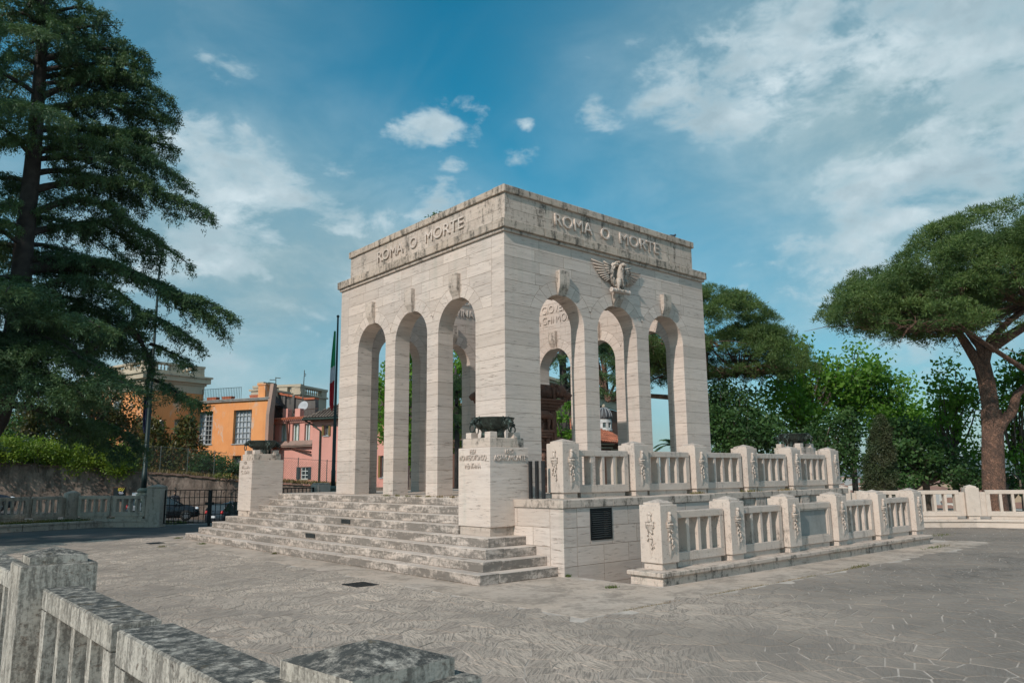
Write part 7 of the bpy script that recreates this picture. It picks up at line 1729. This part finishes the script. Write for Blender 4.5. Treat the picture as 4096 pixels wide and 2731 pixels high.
broadleaf('yellow-leaved plant trailing at the top of the wall', 515, 55.2, [(505, 1093, 7, 3), (522, 1092, 6, 3)], 10, None, BAM, .12, 40, zbase=.8, name='yellow_plant', cat='plant', trunk=.03, rc=.18)
broadleaf('dark shrubs massed behind the bright hedge on the street wall', 130, 60, [(0, 1035, 60, 22), (70, 1040, 60, 22), (140, 1045, 60, 22), (210, 1050, 50, 20), (270, 1055, 40, 16)], 130, None, DRK, .18, 100, zbase=1, name='evergreen_shrub', cat='shrub', rc=.6)
# hedge spilling over the wall
hd = thing('hedge', 'bright yellow-green hedge spilling over the street wall at the left', 'hedge', tuple(pxy(120, 55.5))+(2.4,)); fo = Fol(); C = []
for k in range(330):
    px = rng.uniform(-80, 300) if k < 270 else rng.uniform(215, 290); az_top = np.interp(px, [-80, 0, 60, 150, 250, 300], [1000, 1004, 1010, 1018, 1020, 1035]); lowr = np.interp(px, [-80, 0, 100, 130, 160, 230, 280, 300], [1050, 1052, 1056, 1062, 1085, 1075, 1085, 1070])
    if k >= 240: lowr += 6 if 215 < px < 290 else 0
    y = rng.uniform(az_top+6, lowr); C.append(pw(px, y, 55.1+rng.uniform(0, 2.2)))
C = np.array(C); Cn = np.repeat(C, 75, 0)+rng.normal(scale=(.30, .30, .24), size=(len(C)*75, 3)); fo.add(leafquads(Cn, .15, .6, .6)); fo.put('foliage', HDG, hd)
b = MB()
for k in range(0, 250, 9): p = C[k]; b.tube([(p[0]+.3, p[1]+.5, zwall(78)-.3), tuple(p)], [.03, .012], 4)
put('stems', b.mesh('stems', BARK), hd)
# palm fronds at the far left over the wall and a distant palm seen through the last arch
def palm(label, px, py, d, nf, L_, zb_, w=.05):
    c_ = pw(px, py, d); t = thing('palm_tree', label, 'palm', (float(c_[0]), float(c_[1]), zb_)); b = MB(); b.tube([(c_[0], c_[1], zb_), tuple(c_)], [.2, .16], 8); put('trunk', b.mesh('trunk', BARK, True), t); fo = Fol(); Cc = []; Dd = []
    for k in range(nf):
        a = 2*PI*k/nf+rng.uniform(-.2, .2); e = rng.uniform(.1, 1.0); dv = np.array([math.cos(a)*math.cos(e), math.sin(a)*math.cos(e), math.sin(e)]); sd = np.array([-math.sin(a), math.cos(a), 0])
        for j in range(26):
            f = j/26; p = c_+dv*L_*f+np.array([0, 0, -L_*.55*f*f])
            for s_ in (-1, 1): Cc.append(p); Dd.append(dv*.8+sd*s_+np.array([0, 0, -.3-.5*f]))
    fo.add(blades(np.array(Cc), np.array(Dd), L_*.28, w)); fo.put('fronds', DRK, t)
palm('dark palm fronds arching over the wall at the far left', 12, 1032, 57.5, 16, 2.2, .5, .07)
palm('distant palm seen low through the rightmost arch', 1545, 1022, 60, 12, 1.6, -6, .08)
# tuft of greenery on the attic and a bird on the far corner
broadleaf('small bush growing on top of the attic', 975, 1, [(0, 0, 1, 1)], 1, None, DRK, .1, 1, name='attic_bush', cat='shrub') if False else None
tf = thing('attic_bush', 'small green tuft growing on top of the left attic edge', 'plant', (.5, 3.3, 8.5)); fo = Fol(); c_ = np.array([.35, 3.15, 8.56]); fo.add(leafquads(c_+rng.normal(scale=(.10, .24, .05), size=(260, 3)), .08, .4)); fo.put('leaves', DRK, tf)
bd_ = thing('pigeon', 'dark pigeon perched on the right-hand attic edge', 'bird', (6.75, .35, 8.52)); b = MB()
b.tube([(6.55, .35, 8.57), (6.68, .35, 8.60), (6.80, .35, 8.62), (6.88, .35, 8.66)], [.015, .055, .055, .03], 10); b.ell((6.90, .35, 8.69), (.033, .03, .03), 8, 6); b.tube([(6.92, .35, 8.69), (6.955, .35, 8.68)], [.012, .003], 6); b.tube([(6.76, .33, 8.58), (6.76, .33, 8.518)], .006, 5); b.tube([(6.76, .37, 8.58), (6.76, .37, 8.518)], .006, 5)
put('body', b.mesh('body', plain('pigeon_grey', (.05, .055, .065), .6), True), bd_)
# ================================================================ AIR
hm = bpy.data.materials.new('air'); hm.use_nodes = True; hn = hm.node_tree.nodes; hn.clear()
pv = hn.new('ShaderNodeVolumePrincipled'); pv.inputs['Density'].default_value = 0.00006; pv.inputs['Color'].default_value = (.86, .93, 1, 1); pv.inputs['Anisotropy'].default_value = .2
ho = hn.new('ShaderNodeOutputMaterial'); hm.node_tree.links.new(pv.outputs[0], ho.inputs['Volume'])
b = MB(); b.box(-16500, 16500, -16500, 16500, -40, 300); put('haze', b.mesh('haze', hm), kind='stuff', label='thin bluish haze in the air over the far hills', cat='haze')
